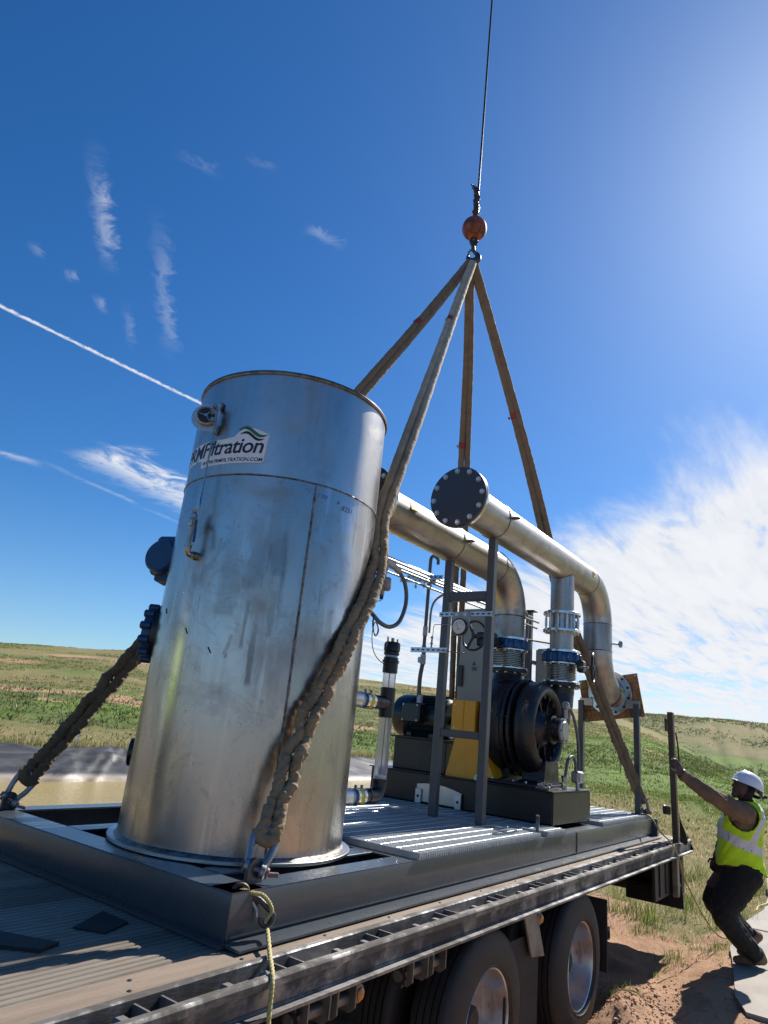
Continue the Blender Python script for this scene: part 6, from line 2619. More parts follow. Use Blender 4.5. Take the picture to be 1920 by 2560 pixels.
mb.cyl(eb + Vector((.03, 0, -.005)), eb + Vector((.12, -.01, -.04)), .024, n=14)
mb.cyl(eb + Vector((-.4, .03, .045)), eb + Vector((-.05, 0, .005)), .014, n=10)
part('conduit_elbow', mb, M['instrument'], tr)
mb = MB()
lp_ = [eb + Vector((.11, -.01, -.035)), eb + Vector((.20, -.01, -.10)), eb + Vector((.245, -.01, -.20)), Vector((4.155, 2.83, 2.75)), Vector((4.09, 2.83, 2.64)), Vector((3.98, 2.83, 2.59)), Vector((3.86, 2.83, 2.60)), Vector((3.76, 2.84, 2.65)), Vector((3.66, 2.85, 2.69))]
mb.tube(spline(lp_, 8), .0155, 12)
part('flex_loop', mb, M['hose'], tr)
mb = MB()
mb.cyl((3.46, 2.86, 2.70), (3.60, 2.855, 2.70), .055, n=20)
mb.cyl((3.60, 2.855, 2.70), (3.67, 2.85, 2.69), .030, n=14)
part('tank_entry', mb, M['plastic_black'], tr)
mb = MB()
mb.tube(spline([tc_ + Vector((0, 0, -.11)), tc_ + Vector((-.02, -.01, -.13)), tc_ + Vector((-.08, -.02, -.145))], 5), .003, 5)
cz = [(3.77, 2.82, 2.64), (3.73, 2.80, 2.58), (3.75, 2.80, 2.52), (3.79, 2.80, 2.50), (3.80, 2.80, 2.55), (3.76, 2.80, 2.585), (3.74, 2.80, 2.52), (3.735, 2.79, 2.44), (3.76, 2.78, 2.37), (3.82, 2.77, 2.325), (3.90, 2.755, 2.30), (3.935, 2.75, 2.275)]
mb.tube(spline(cz, 6), .0032, 5)
mb.tube(spline([(3.765, 2.82, 2.63), (3.745, 2.80, 2.55), (3.775, 2.80, 2.49), (3.812, 2.80, 2.53), (3.78, 2.80, 2.59)], 6), .0032, 5)
part('signal_cable', mb, M['rusty'], tr)

# ------------------------------------------------------------------ level gauge
lg = thing('level_gauge', 'clear upright sight tube with black plastic tee and elbow beside the tank', 'level gauge', (3.92, 2.75, 1.40))
gx0, gy0 = 3.925, 2.75
for z in (1.455, 2.05):
    mb = MB()
    mb.cyl((3.47, gy0, z), (3.60, gy0, z), .050, n=24, bev=.004)
    part('tank_nozzle', mb, M['plate'], lg)
    mb = MB()
    mb.cyl((3.598, gy0, z), (3.618, gy0, z), .052, n=20, bev=.005)
    part('sealant', mb, M['blue_tape'], lg)
    mb = MB()
    mb.cyl((3.615, gy0, z), (3.66, gy0, z), .046, n=24)
    part('hose_stub', mb, M['plastic_black'], lg)
    mb = MB()
    mb.cyl((3.735, gy0, z), (3.80, gy0, z), .046, n=24)
    part('hose_stub', mb, M['plastic_black'], lg)
    mb = MB()
    mb.cyl((3.652, gy0, z), (3.745, gy0, z), .050, n=28, bev=.003)
    hc = part('band_clamp', mb, M['chrome'], lg)
    mb = MB()
    mb.lathe([(.0505, 0), (.0515, .001), (.0515, .036), (.0505, .037)], (3.68, gy0, z), (1, 0, 0), 28)
    part('yellow_band', mb, M['label_yellow'], hc)
    mb = MB()
    for x in (3.665, 3.73):
        mb.obox((x, gy0, z + .058), (.012, .02, .022), None, .003)
        mb.bar((x, gy0 - .03, z - .05), (x, gy0 + .03, z - .052), .006, .004)
    part('clamp_screw', mb, M['nickel'], hc)
mb = MB()
mb.cyl((3.79, gy0, 2.05), (gx0, gy0, 2.05), .046, n=24)
mb.cyl((gx0, gy0, 1.955), (gx0, gy0, 2.155), .052, n=28, bev=.004)
part('tee', mb, M['plastic_black'], lg)
mb = MB()
mb.tube([(3.79, gy0, 1.455), (gx0 - .07, gy0, 1.455)] + arc((gx0 - .07, gy0, 1.525), (1, 0, 0), (0, 0, -1), .07, math.pi / 2 - .2, .0, 8) + [(gx0, gy0, 1.545)], .049, 24)
mb.cyl((gx0, gy0, 1.53), (gx0, gy0, 1.56), .053, n=28, bev=.003)
part('elbow', mb, M['plastic_black'], lg)
mb = MB()
mb.lathe([(.046, 1.556), (.046, 1.960), (.041, 1.960), (.041, 1.556), (.046, 1.556)], (gx0, gy0, 0), (0, 0, 1), 32)
part('sight_tube', mb, M['clear'], lg)
mb = MB()
mb.lathe([(.046, 2.150), (.046, 2.262), (.041, 2.262), (.041, 2.150), (.046, 2.150)], (gx0, gy0, 0), (0, 0, 1), 32)
part('sight_tube', mb, M['clear'], lg)
mb = MB()
mb.cyl((gx0, gy0, 1.56), (gx0, gy0, 2.26), .0035, n=6)
part('float_cord', mb, M['print_black'], lg)
mb = MB()
mb.lathe([(0, 0), (.036, 0), (.038, .006), (.036, .018), (0, .024)], (gx0, gy0, 1.565), (0, 0, 1), 20)
part('float', mb, M['white'], lg)
mb = MB()
mb.lathe([(.048, 2.255), (.053, 2.258), (.053, 2.325), (.060, 2.328), (.060, 2.342), (.052, 2.345), (.052, 2.362), (.0, 2.362)], (gx0, gy0, 0), (0, 0, 1), 28)
part('top_coupling', mb, M['plastic_black'], lg)
mb = MB()
mb.cyl((gx0, gy0, 2.36), (gx0, gy0, 2.378), .045, n=24)
part('sealant', mb, M['blue_tape'], lg)
mb = MB()
mb.lathe([(.045, 2.376), (.055, 2.382), (.055, 2.398), (.050, 2.402), (.058, 2.41), (.058, 2.455), (.05, 2.47), (0, 2.47)], (gx0, gy0, 0), (0, 0, 1), 12)
cp = part('cam_cap', mb, M['plastic_black'], lg)
mb = MB()
for s_ in (-1, 1):
    mb.bar((gx0 + s_ * .050, gy0, 2.44), (gx0 + s_ * .062, gy0, 2.50), .010, .008)
    mb.tube([(gx0 + s_ * .062, gy0, 2.49), (gx0 + s_ * .066, gy0, 2.43)], .004, 6)
mb.cyl((gx0, gy0, 2.465), (gx0, gy0, 2.50), .012, n=8)
part('cap_lever', mb, M['nickel'], cp)

# ------------------------------------------------------------------ tail supports and strand board
ts = thing('tail_support', 'two grey uprights at the skid tail carrying the flange of the long bend', 'support', (8.40, 2.6, 1.24))
for y, zt in ((2.285, 2.43), (2.945, 2.44)):
    mb = MB()
    mb.box(8.345, 8.415, y - .032, y + .032, 1.238, zt, .006)
    part('post', mb, M['post_paint'], ts)
    mb = MB()
    mb.box(8.30, 8.46, y - .06, y + .06, 1.2375, 1.246, .002)
    part('foot_plate', mb, M['post_paint'], ts)
for s_ in (-1, 1):
    mb = MB()
    mb.box(8.365, 8.376, P2Y + s_ * .20, P2Y + s_ * .36, 2.38, 2.47, .003)
    part('flange_arm', mb, M['plate'], ts)

osb = thing('strand_board', 'square brown strand board tilted over the open flange at the tail of the skid', 'board', (8.44, 2.6, 2.18))
bxr = Matrix.Rotation(R(-9.5), 3, 'X')
mb = MB()
bc_ = Vector((8.424, 2.598, 2.49))
mb.obox(bc_, (.011, .72, .50), bxr, .001)
part('board', mb, M['osb'], osb)
mb = MB()
for dy in (-.21, .05, .27):
    mb.obox(bc_ + bxr @ Vector((-.0062, dy, 0)), (.0008, .007, .49), bxr)
for dz in (-.12, .14):
    mb.obox(bc_ + bxr @ Vector((-.0064, 0, dz)), (.0008, .71, .007), bxr)
part('marker_line', mb, M['line_paint'], osb)
mb = MB()
for dy in (-.335, .335):
    for dz in (-.225, .225):
        mb.lathe([(.011, 0), (.009, .003), (0, .004)], bc_ + bxr @ Vector((-.006, dy, dz)), (-1, 0, 0), 10)
part('screw_washer', mb, M['zinc'], osb, kind='stuff')

# ------------------------------------------------------------------ rigging
HOOK = Vector((5.44, 3.20, 6.96))


def shackle(lugp, toward, label, pin_axis):
    """bow shackle through a lug hole, leaning towards the sling"""
    lugp, u = Vector(lugp), Vector(toward).normalized()
    pa = Vector(pin_axis)
    pa = (pa - u * pa.dot(u)).normalized()
    t = thing('bow_shackle', label, 'shackle', tuple(lugp), 'shackles on the corner lugs of the skid')
    w = .036
    pts = [lugp + pa * w - u * .0, lugp + pa * (w + .002) + u * .035, lugp + pa * (w + .012) + u * .075]
    c = lugp + u * .118
    pts += [c + pa * (.052 * math.cos(a)) + u * (.052 * math.sin(a)) for a in np.linspace(0, math.pi, 15)]
    pts += [lugp - pa * (w + .012) + u * .075, lugp - pa * (w + .002) + u * .035, lugp - pa * w]
    n = len(pts)
    mb = MB()
    mb.tube(pts, [.0165 + .003 * math.sin(math.pi * i / (n - 1)) for i in range(n)], 12)
    for s_ in (-1, 1):
        mb.cyl(lugp + pa * (s_ * (w - .014)), lugp + pa * (s_ * (w + .014)), .030, n=18, bev=.005)
    part('bow', mb, M['shackle'], t)
    mb = MB()
    mb.cyl(lugp - pa * .062, lugp + pa * .066, .0145, n=14)
    mb.cyl(lugp + pa * .052, lugp + pa * .066, .023, n=12, bev=.003)
    e = lugp + pa * .075
    mb.cyl(e - u * .004 - pa * .012, e + pa * .035 + u * .010, .0105, n=10, bev=.003)
    pin = part('pin', mb, M['pink_clip'], t)
    return c + u * .035


def fold_noise(p):
    return mnoise.noise(p)


def sling(name_label, pts, r, scrunch, mat_low, mat_up, tag_at, group, sep0, sep1, sepdir, slack=0.0, seed=0):
    """two strands of a round sling lying side by side; scrunch(t) is how bunched the cover is"""
    t = thing('lifting_sling', name_label, 'sling', tuple(Vector(pts[0])), group)
    P = spline(pts, 40)
    # even spacing along the path
    seg = [0.0]
    for a, b in zip(P[:-1], P[1:]):
        seg.append(seg[-1] + (b - a).length)
    L = seg[-1]
    step = .0062
    N = int(L / step)
    pts_e = []
    k = 0
    for i in range(N + 1):
        d = L * i / N
        while k < len(seg) - 2 and seg[k + 1] < d:
            k += 1
        f = (d - seg[k]) / max(1e-9, seg[k + 1] - seg[k])
        pts_e.append(P[k].lerp(P[k + 1], f))
    sd_ = Vector(sepdir).normalized()
    nseg = 16
    for s_ in (-1, 1):
        path = []
        for i, p in enumerate(pts_e):
            tt = i / N
            sep = sep0 * .72 + (sep1 - sep0 * .72) * min(1, tt / .45) if tt < .55 else sep1 + (.016 - sep1) * ((tt - .55) / .45) ** .7
            sc_ = scrunch(tt)
            j = Vector((mnoise.noise(Vector((i * step * 9, s_ * 3 + seed, 1))), mnoise.noise(Vector((i * step * 9, s_ * 3 + seed, 7))), mnoise.noise(Vector((i * step * 9, s_ * 3 + seed, 13))))) * (.016 * sc_ + .002)
            path.append(p + sd_ * (s_ * sep) + j)
        low_n = 0
        rs = []
        for i in range(N + 1):
            tt = i / N
            sc_ = scrunch(tt)
            lump = mnoise.noise(Vector((i * step * 16 + s_ * 5, seed, 0))) * .34 * sc_ + mnoise.noise(Vector((i * step * 34, seed + s_ * 9, 3))) * .16 * sc_
            rs.append(r * (.95 - .16 * sc_ + lump * .4))

        ph0 = RNG.uniform(0, 9)

        def wob(i, k, s_=s_):
            tt = i / N
            sc_ = scrunch(tt)
            a = 2 * math.pi * k / nseg
            d = i * step
            tw = a + d * 7 * s_
            f1 = mnoise.noise(Vector((d * 26 + .7 * math.sin(a + seed), math.cos(a) * .9 + seed, math.sin(a) * .9 + s_ * 4)))
            f2 = mnoise.noise(Vector((d * 75, math.cos(tw) * 1.6 + seed * 3, math.sin(tw) * 1.6)))
            ridge = 1 - abs(f1) * 2
            # gathered cloth: each ruffle swells and then tucks sharply under the next
            ph = d / .052 + 1.5 * mnoise.noise(Vector((d * 5 + ph0, math.cos(a) * .8 + seed, math.sin(a) * .8 + s_ * 4))) + .22 * math.cos(a + d * 9 + ph0)
            fr_ = ph - math.floor(ph)
            saw = (fr_ ** .75) if fr_ < .80 else max(0.0, 1 - (fr_ - .80) / .20) * .846
            big = mnoise.noise(Vector((d * 10 + ph0, math.cos(a) * .9 + seed, math.sin(a) * .9 - s_ * 3)))
            cr_ = min(1.0, abs(mnoise.noise(Vector((d * 30 + ph0, math.cos(a) * 1.3 + seed, math.sin(a) * 1.3 + s_ * 4)))) * 2.5)
            return 1 + sc_ * (.50 * saw - .32 + .36 * big + .30 * cr_ ** .6 + .05 * f2) + (1 - sc_) * (.045 * f2 + .06 * f1)
        mb = MB()
        mb.tube(path, rs, nseg, wob=wob, cap=True)
        strand = part('strand', mb, mat_low, t, sharp=75)
        tv = np.repeat(np.arange(N + 1) / N, nseg)
        att = strand.data.color_attributes.new('along', 'FLOAT_COLOR', 'POINT')
        att.data.foreach_set('color', np.stack([tv, tv, tv, np.ones_like(tv)], 1).astype(np.float32).ravel())
        if s_ == 1:
            i0 = int(N * tag_at)
            mb = MB()
            mb.tube([path[i] for i in range(i0, i0 + 13, 2)], [rs[i] * 1.10 + .001 for i in range(i0, i0 + 13, 2)], 14, cap=False)
            mb.bar(path[i0 + 4] + sd_ * (r * 1.2), path[i0 + 9] + sd_ * (r * 1.5) - Vector((0, 0, .03)), .03, .003, sd_)
            part('tag', mb, M['tag_red'], t)
    # the turn round the shackle and under the hook
    mb = MB()
    c = Vector(pts[0])
    dirv = (pts_e[20] - pts_e[0]).normalized()
    mb.tube([c + sd_ * (sep0 * 1.1 * math.cos(a)) - dirv * (.030 * math.sin(a)) + dirv * .01 for a in np.linspace(0, math.pi, 14)], r * .95, 12, wob=lambda i, k: 1 + .12 * mnoise.noise(Vector((i * .8, k * .9, seed))))
    part('bottom_loop', mb, mat_low, t)
    return t


def cover_blend(name, low, up, lo, hi):
    """woven cover: dirty low down, cleaner higher up"""
    m_ = pbr(name, low, 0.86, 0.0, tuple(x * .6 for x in low), 9, .9, bump=.35, bscale=120)
    g = NT(m_.node_tree)
    b_ = g.n['Principled BSDF']
    old = b_.inputs['Base Color'].links[0].from_socket
    at = g.new('ShaderNodeVertexColor', layer_name='along')
    t = g.sep(at.outputs[0])[0]
    ob = g.new('ShaderNodeTexCoord').outputs['Object']
    n1 = g.noise(ob, 4, 7, .68, .3)
    n2 = g.noise(ob, 11, 6, .65)
    k = g.sstep(g.add(t, g.mul(g.sub(n1, .5), .5)), lo, hi)
    upc = g.mix(g.mul(g.sstep(n2, .42, .72), .7), up, tuple(x * .6 for x in up))
    c = g.mix(k, old, upc)
    c = g.mix(g.mul(g.sstep(n1, .57, .78), .7), c, (.06, .046, .034))
    g.put(b_.inputs['Base Color'], c)
    return m_


M['sling_near'] = cover_blend('dusty_sling_cover', (0.285, 0.20, 0.112), (0.42, 0.365, 0.28), .25, .75)
M['sling_left'] = cover_blend('shaded_brown_cover', (0.135, 0.097, 0.059), (0.20, 0.150, 0.102), .25, .6)  # brown cover darkened further, this sling's shade put into its colour
M['sling_brown'] = cover_blend('brown_cover', (0.205, 0.150, 0.098), (0.205, 0.150, 0.102), .3, .7)
view = Vector(CR[2])


def sidev(a, b):
    d = (Vector(b) - Vector(a)).normalized()
    m_ = (Vector(a) + Vector(b)) / 2 - CAM
    return d.cross(m_).normalized()


# sling 1: near corner, bent round the side of the tank
l1 = Vector((2.345, 2.262, 1.258))
u1 = (HOOK - l1)
b1 = shackle(l1, u1, 'galvanised bow shackle on the nearest corner of the skid, with red pin', (.80, -.60, 0))
a1 = b1 + u1.normalized() * -.01
path = []
for k in range(0, 13):
    t = k / 12
    p = a1.lerp(HOOK, t)
    q = Vector((p.x - TX, p.y - TY, 0))
    if q.length < TR + .052 and p.z < TT + .3:
        q = q.normalized() * (TR + .052)
        p = Vector((TX + q.x, TY + q.y, p.z))
    elif p.z < TT + .5 and q.length < TR + .09:
        pass
    path.append(p)
path[-1] = HOOK + Vector((-.02, -.02, -.02))
sling('pale dusty sling from the nearest skid corner crossing the front of the tank', path, .0325,
      lambda t: max(.10, min(1.0, 1.12 - t * 2.5)) if t < .5 else .10, M['sling_near'], M['sling_near'], .78, 'slings hanging from the crane hook', .036, .029, sidev(a1, HOOK), seed=2)
# sling 2: far corner at the front, behind the tank
l2 = Vector((2.30, 4.33, 1.258))
b2 = shackle(l2, HOOK - l2, 'galvanised bow shackle on the far front corner of the skid at the left edge', (.85, -.5, 0))
sling('brown bunched sling on the left that passes behind the tank', [b2.lerp(HOOK, k / 6) for k in range(6)] + [HOOK + Vector((-.03, .02, -.02))], .038,
      lambda t: max(.07, min(.95, 1.1 - t * 3.2)), M['sling_left'], M['sling_left'], .80, 'slings hanging from the crane hook', .036, .034, sidev(b2, HOOK), seed=5)
# sling 3: far side, behind the cabinet
l3 = Vector((7.75, 4.35, 1.258))
b3 = shackle(l3, HOOK - l3, 'bow shackle on the far side of the skid behind the cabinet', (1, 0, 0))
p3 = [b3.lerp(HOOK, k / 6) for k in range(6)] + [HOOK + Vector((.0, .03, -.02))]
sling('upright brown sling with two separate strands that drops behind the round pipe cover', p3, .037,
      lambda t: max(.06, .7 - t * 3), M['sling_brown'], M['sling_brown'], .66, 'slings hanging from the crane hook', .045, .045, sidev(b3, HOOK), seed=8)
# sling 4: tail corner, round the back of the upper pipe and down past the long bend
l4 = Vector((8.52, 2.235, 1.258))
b4 = shackle(l4, Vector((7.3, 2.82, 3.66)) - l4, 'bow shackle on the tail corner of the skid by the wooden stake', (.3, .95, 0))
p4 = [b4, b4.lerp(Vector((7.33, 2.79, 3.40)), .33), b4.lerp(Vector((7.33, 2.79, 3.40)), .66), Vector((7.33, 2.79, 3.40)), Vector((7.22, 2.835, 3.66)), Vector((6.62, 2.93, 4.80)), Vector((6.05, 3.05, 5.86)), HOOK + Vector((.03, -.01, -.02))]
sling('brown sling going behind the upper pipe and down to the tail corner of the skid', p4, .039,
      lambda t: max(.06, min(.8, .75 - t * 2.4)), M['sling_brown'], M['sling_brown'], .72, 'slings hanging from the crane hook', .034, .034, sidev(b4, HOOK), seed=11)

# the hook block
hk = thing('crane_hook', 'round orange headache ball with a forged hook carrying all four slings', 'crane hook', tuple(HOOK))
ux = Vector((.575, -.818, 0))
uz = Vector((0, 0, 1))
hc = HOOK + Vector((.005, 0, .085))
pts, rs = [], []
for i, a in enumerate(np.linspace(R(70), R(-215), 26)):
    rad = .060 if a > R(-40) else .060 - .004 * (i / 25)
    pts.append(hc + ux * (rad * math.cos(a) * 1.0) + uz * (rad * math.sin(a) * 1.05))
    tt = i / 25
    rs.append(.020 + .022 * math.sin(math.pi * min(1, tt * 1.15)) - (.010 * max(0, tt - .8) / .2))
pts = [hc + uz * .21 + ux * -.008, hc + uz * .15 + ux * -.004, hc + uz * .09 + ux * .004] + pts
rs = [.024, .024, .022] + rs
mb = MB()
mb.tube(pts, rs, 12)
part('hook', mb, M['dark_steel'], hk)
mb = MB()
tip = pts[-1]
mb.bar(tip + uz * .01, hc + uz * .10 + ux * -.004, .020, .008, ux, .002)
mb.bar(tip + uz * .012 - ux * .012, hc + uz * .105 - ux * .02, .008, .02, ux, .002)
part('latch', mb, M['shackle'], hk)
mb = MB()
sw = hc + uz * .20
mb.tube([sw + ux * (.034 * math.cos(a)) + uz * (.05 * math.sin(a) + .01) for a in np.linspace(0, 2 * math.pi, 20, endpoint=False)], .016, 10, closed=True)
mb.cyl(sw + uz * .05, sw + uz * .13, .028, n=14)
mb.cyl(sw - ux * .05 + uz * .01, sw + ux * .05 + uz * .01, .014, n=10)
part('swivel', mb, M['dark_steel'], hk)
bcn = Vector((HOOK.x, HOOK.y, 7.435))
mb = MB()
prof = [(.0, -.138), (.03, -.137)] + [(.142 * math.sin(a), -.142 * math.cos(a)) for a in np.linspace(.3, math.pi - .3, 22)] + [(.042, .137), (.045, .16), (.0, .16)]
mb.lathe(prof, bcn, (0, 0, 1), 36)
part('ball', mb, M['orange_ball'], hk)
mb = MB()
sx = Vector((.55, -.80, 0))
path = [bcn + uz * .15, bcn + uz * .22 + sx * .004, bcn + uz * .29 + sx * .010, bcn + uz * .36 - sx * .004, bcn + uz * .43 + sx * .006, bcn + uz * .50 - sx * .002, bcn + uz * .56 - sx * .012]
mb.tube(spline(path, 6), .034, 10, wob=lambda i, k: 1 + .38 * mnoise.noise(Vector((i * .42, math.cos(k * .63) * .8, math.sin(k * .63) * .8))))
mb.ball(bcn + uz * .30 + sx * .024, .026, 10, 8)
mb.ball(bcn + uz * .40 - sx * .020, .022, 10, 8)
mb.ball(bcn + uz * .24 - sx * .020, .024, 10, 8)
part('wedge_socket', mb, M['rusty'], hk)
mb = MB()
c = bcn + uz * .575 - sx * .014
mb.tube(spline([c, c + uz * .03 - sx * .02, c + uz * .045 - sx * .05, c + uz * .06 - sx * .055], 5), .011, 8)
mb.tube(spline([c, c + uz * .01 - sx * .03, c + uz * .005 - sx * .05], 5), .009, 8)
mb.obox(c + uz * -.004, (.05, .05, .035), None, .008)
part('rope_end', mb, M['dark_steel'], hk)
wire = MB()
wt = bcn + uz * .42 + sx * .012
wire.tube([wt, wt + uz * .2 + sx * .004, wt + Vector((.03, -.01, 6.0)), wt + Vector((.10, -.03, 22.0))], .0125, 10)
solo('hoist_wire', wire, M['wire'], 'thin dark wire rope running straight up from the headache ball', 'wire rope')

# snap clip and tag lines
cl = thing('snap_clip', 'dark double-ended snap clip hanging on the near shackle with yellow rope through it', 'clip', (2.33, 2.24, 1.15))
ca, cb = Vector((2.262, 2.232, 1.185)), Vector((2.372, 2.165, 1.150))
cu = (cb - ca).normalized()
cn = (CAM - ca).normalized()
cn = (cn - cu * cn.dot(cu)).normalized()
cw = cu.cross(cn)
if cw.z > 0:
    cw = -cw
ca, cb = ca + cn * .02, cb + cn * .02
# eye of the hook on the left, with rope through it, long jaw to the right ending in a hook that hangs down
mb = MB()
eye = [ca + cu * (.030 * math.cos(a) - .012) + cw * (.024 * math.sin(a)) for a in np.linspace(0, 2 * math.pi, 22, endpoint=False)]
mb.tube(eye, .0098, 10, closed=True)
mb.bar(ca + cu * .010 + cw * .002, ca + cu * .085 + cw * .012, .030, .018, cn, .006)
part('body', mb, M['rusty'], cl)
mb = MB()
mb.tube(spline([ca + cu * .075 + cw * .008, ca + cu * .105 + cw * .020, cb + cu * .020 + cw * .045, cb + cu * .020 + cw * .075, cb + cu * .000 + cw * .092, cb - cu * .022 + cw * .084, cb - cu * .026 + cw * .066], 6), [.0115] * 20 + [.010] * 17, 10)
part('snap_hook', mb, M['dark_steel'], cl)
mb = MB()
mb.bar(ca + cu * .045 + cw * .020, ca + cu * .080 + cw * .048, .012, .010, cn, .003)
mb.bar(ca + cu * .080 + cw * .046, ca + cu * .088 + cw * .072, .009, .008, cn, .002)
part('gate', mb, M['galv'], cl)


def rope(name, pts, r, label, seed=0, per=10):
    P = spline(pts, per)
    mb = MB()
    mb.tube(P, r, 10, wob=lambda i, k: 1 + .16 * math.cos(3 * (2 * math.pi * k / 10) - i * 1.15) + .07 * mnoise.noise(Vector((i * .4, k, seed))))
    return solo(name, mb, M['rope'], label, 'rope', 'yellow tag lines')


rope('tag_line', [ca - cu * .030 + cw * .010, ca - cu * .010 - cw * .004 + cn * .012, ca + cu * .03 + cn * .016 - cw * .006, ca + cu * .085 + cn * .018 - cw * .008, cb + cu * .004 + cw * .03 + cn * .012, cb - cu * .004 + cw * .075, (2.335, 2.13, 1.055), (2.21, 1.985, 1.022), (2.12, 1.878, .992), (2.10, 1.855, .90), (2.105, 1.85, .70), (2.11, 1.85, .40), (2.12, 1.85, .08), (2.2, 1.80, -.05)], .0085,
     'yellow rope hanging straight down over the near rail from the clip', 1, 36)
rope('tag_line', [(8.50, 2.215, 1.22), (8.30, 2.16, 1.245), (8.05, 2.06, 1.245), (8.02, 1.96, 1.12), (8.12, 1.89, 1.03), (8.197, 1.835, .892), (8.238, 1.80, .717), (8.354, 1.74, .529), (8.47, 1.68, .36), (8.56, 1.61, .23), (8.66, 1.55, .15), (8.83, 1.495, .125)], .008,
     'yellow rope falling from the tail corner of the skid to the ground by the worker', 2, 30)
rope('tag_line', [(10.7, 1.48, .13), (11.02, 1.50, .13), (11.23, 1.46, .135), (11.7, 1.40, .13), (12.4, 1.30, .13)], .009, 'yellow rope end lying on the concrete slab at the right edge', 3, 24)

# ------------------------------------------------------------------ the worker
M['jacket'] = pbr('brown_work_jacket', (0.175, 0.122, 0.078), 0.95, 0, (0.11, 0.074, 0.046), 12, .8, bump=.4, bscale=90)
M['trousers'] = pbr('black_trousers', (0.006, 0.006, 0.007), 0.9, 0, (0.010, 0.010, 0.010), 9, .7, bump=.3, bscale=60)
M['skin'] = pbr('dark_brown_skin', (0.075, 0.036, 0.024), 0.55, 0, (0.08, 0.040, 0.028), 20, .5)
M['boots'] = pbr('worn_brown_boots', (0.17, 0.10, 0.058), 0.8, 0, (0.11, 0.065, 0.04), 12, .8, bump=.3)
M['hood'] = pbr('black_hood', (0.010, 0.010, 0.011), 0.95, 0, (0.016, 0.015, 0.015), 20, .6)
M['hat'] = pbr('white_hard_hat', (0.76, 0.78, 0.83), 0.22, 0, (0.70, 0.72, 0.77), 4, .5, coat=.5)

FR = Vector((-.318, .948, 0)).normalized()
RT_ = Vector((.948, .318, 0)).normalized()
UP = Vector((0, 0, 1))


def section_loft(secs, n=28):
    """secs: (centre, half width, half depth, right dir, front dir, squareness)"""
    vs_, fs = [], []
    for c, a, b, rd, fd in secs:
        c, rd, fd = Vector(c), Vector(rd), Vector(fd)
        for k in range(n):
            t = 2 * math.pi * k / n
            ct, st = math.cos(t), math.sin(t)
            e = .82
            vs_.append(c + rd * (a * math.copysign(abs(ct) ** e, ct)) + fd * (b * math.copysign(abs(st) ** e, st)))
    m_ = len(secs)
    for i in range(m_ - 1):
        for k in range(n):
            l = (k + 1) % n
            fs.append((i * n + k, i * n + l, (i + 1) * n + l, (i + 1) * n + k))
    fs.append(tuple(range(n))[::-1])
    fs.append(tuple((m_ - 1) * n + k for k in range(n)))
    return vs_, fs


def limb(mb, pts, rs, n=18, per=5):
    P = spline(pts, per)
    rr0 = []
    for i in range(len(rs) - 1):
        for k in range(per):
            t = k / per
            t = t * t * (3 - 2 * t)
            rr0.append(rs[i] * (1 - t) + rs[i + 1] * t)
    rr0.append(rs[-1])
    mb.tube(P, rr0, n)
    mb.ball(P[0], rr0[0] * .98, n, 10)
    mb.ball(P[-1], rr0[-1] * .98, n, 10)


BODY = MB()
torso = [((7.765, 1.175, .86), .165, .135), ((7.755, 1.185, .93), .182, .150), ((7.735, 1.19, 1.02), .178, .142), ((7.705, 1.18, 1.13), .172, .132), ((7.67, 1.16, 1.24), .178, .135), ((7.645, 1.14, 1.34), .190, .138),
         ((7.628, 1.115, 1.42), .192, .130), ((7.615, 1.095, 1.485), .165, .108), ((7.606, 1.085, 1.525), .10, .085), ((7.600, 1.080, 1.56), .066, .066)]
BODY.add(*section_loft([(c, a, b, RT_, FR) for c, a, b in torso]))
# neck and head
HF = Vector((-.63, .69, .30)).normalized()          # he looks up along the sling
HR = HF.cross(UP).normalized()
HU = HR.cross(HF).normalized()
hcn = Vector((7.548, 1.080, 1.672))
limb(BODY, [(7.603, 1.078, 1.53), (7.585, 1.082, 1.58), (7.566, 1.082, 1.63)], [.066, .062, .064])
hv_, hf_ = [], []
n_, m_ = 28, 20
for j in range(m_ + 1):
    ph = math.pi * j / m_
    for i in range(n_):
        th = 2 * math.pi * i / n_
        x, y, z = math.sin(ph) * math.cos(th), math.sin(ph) * math.sin(th), math.cos(ph)
        d = hcn + HR * (x * .074) + HF * (y * .098) + HU * (z * .115)
        if y > 0 and z < 0:
            d += HF * (.012 * y * -z) - HU * (.012 * y)
        hv_.append(d)
for j in range(m_):
    for i in range(n_):
        hf_.append((j * n_ + i, j * n_ + (i + 1) % n_, (j + 1) * n_ + (i + 1) % n_, (j + 1) * n_ + i))
BODY.add(hv_, hf_)


def hp(r_, f, u): return hcn + HR * r_ + HF * f + HU * u


limb(BODY, [hp(0, .088, .022), hp(0, .106, -.008), hp(0, .112, -.022)], [.010, .013, .015], 10)      # nose
limb(BODY, [hp(-.022, .094, -.022), hp(.022, .094, -.022)], [.010, .010], 8)
limb(BODY, [hp(-.024, .092, -.056), hp(0, .101, -.055), hp(.024, .092, -.056)], [.008, .011, .008], 8)  # lips
limb(BODY, [hp(-.022, .088, -.068), hp(0, .097, -.068), hp(.022, .088, -.068)], [.007, .009, .007], 8)
limb(BODY, [hp(0, .078, -.098), hp(0, .088, -.094)], [.026, .022], 10)      # chin
limb(BODY, [hp(-.045, .082, .034), hp(0, .094, .036), hp(.045, .082, .034)], [.011, .012, .011], 8)    # brow
for s_ in (-1, 1):
    limb(BODY, [hp(s_ * .076, -.008, .018), hp(s_ * .082, -.018, -.005), hp(s_ * .075, -.008, -.028)], [.011, .013, .009], 8)  # ears
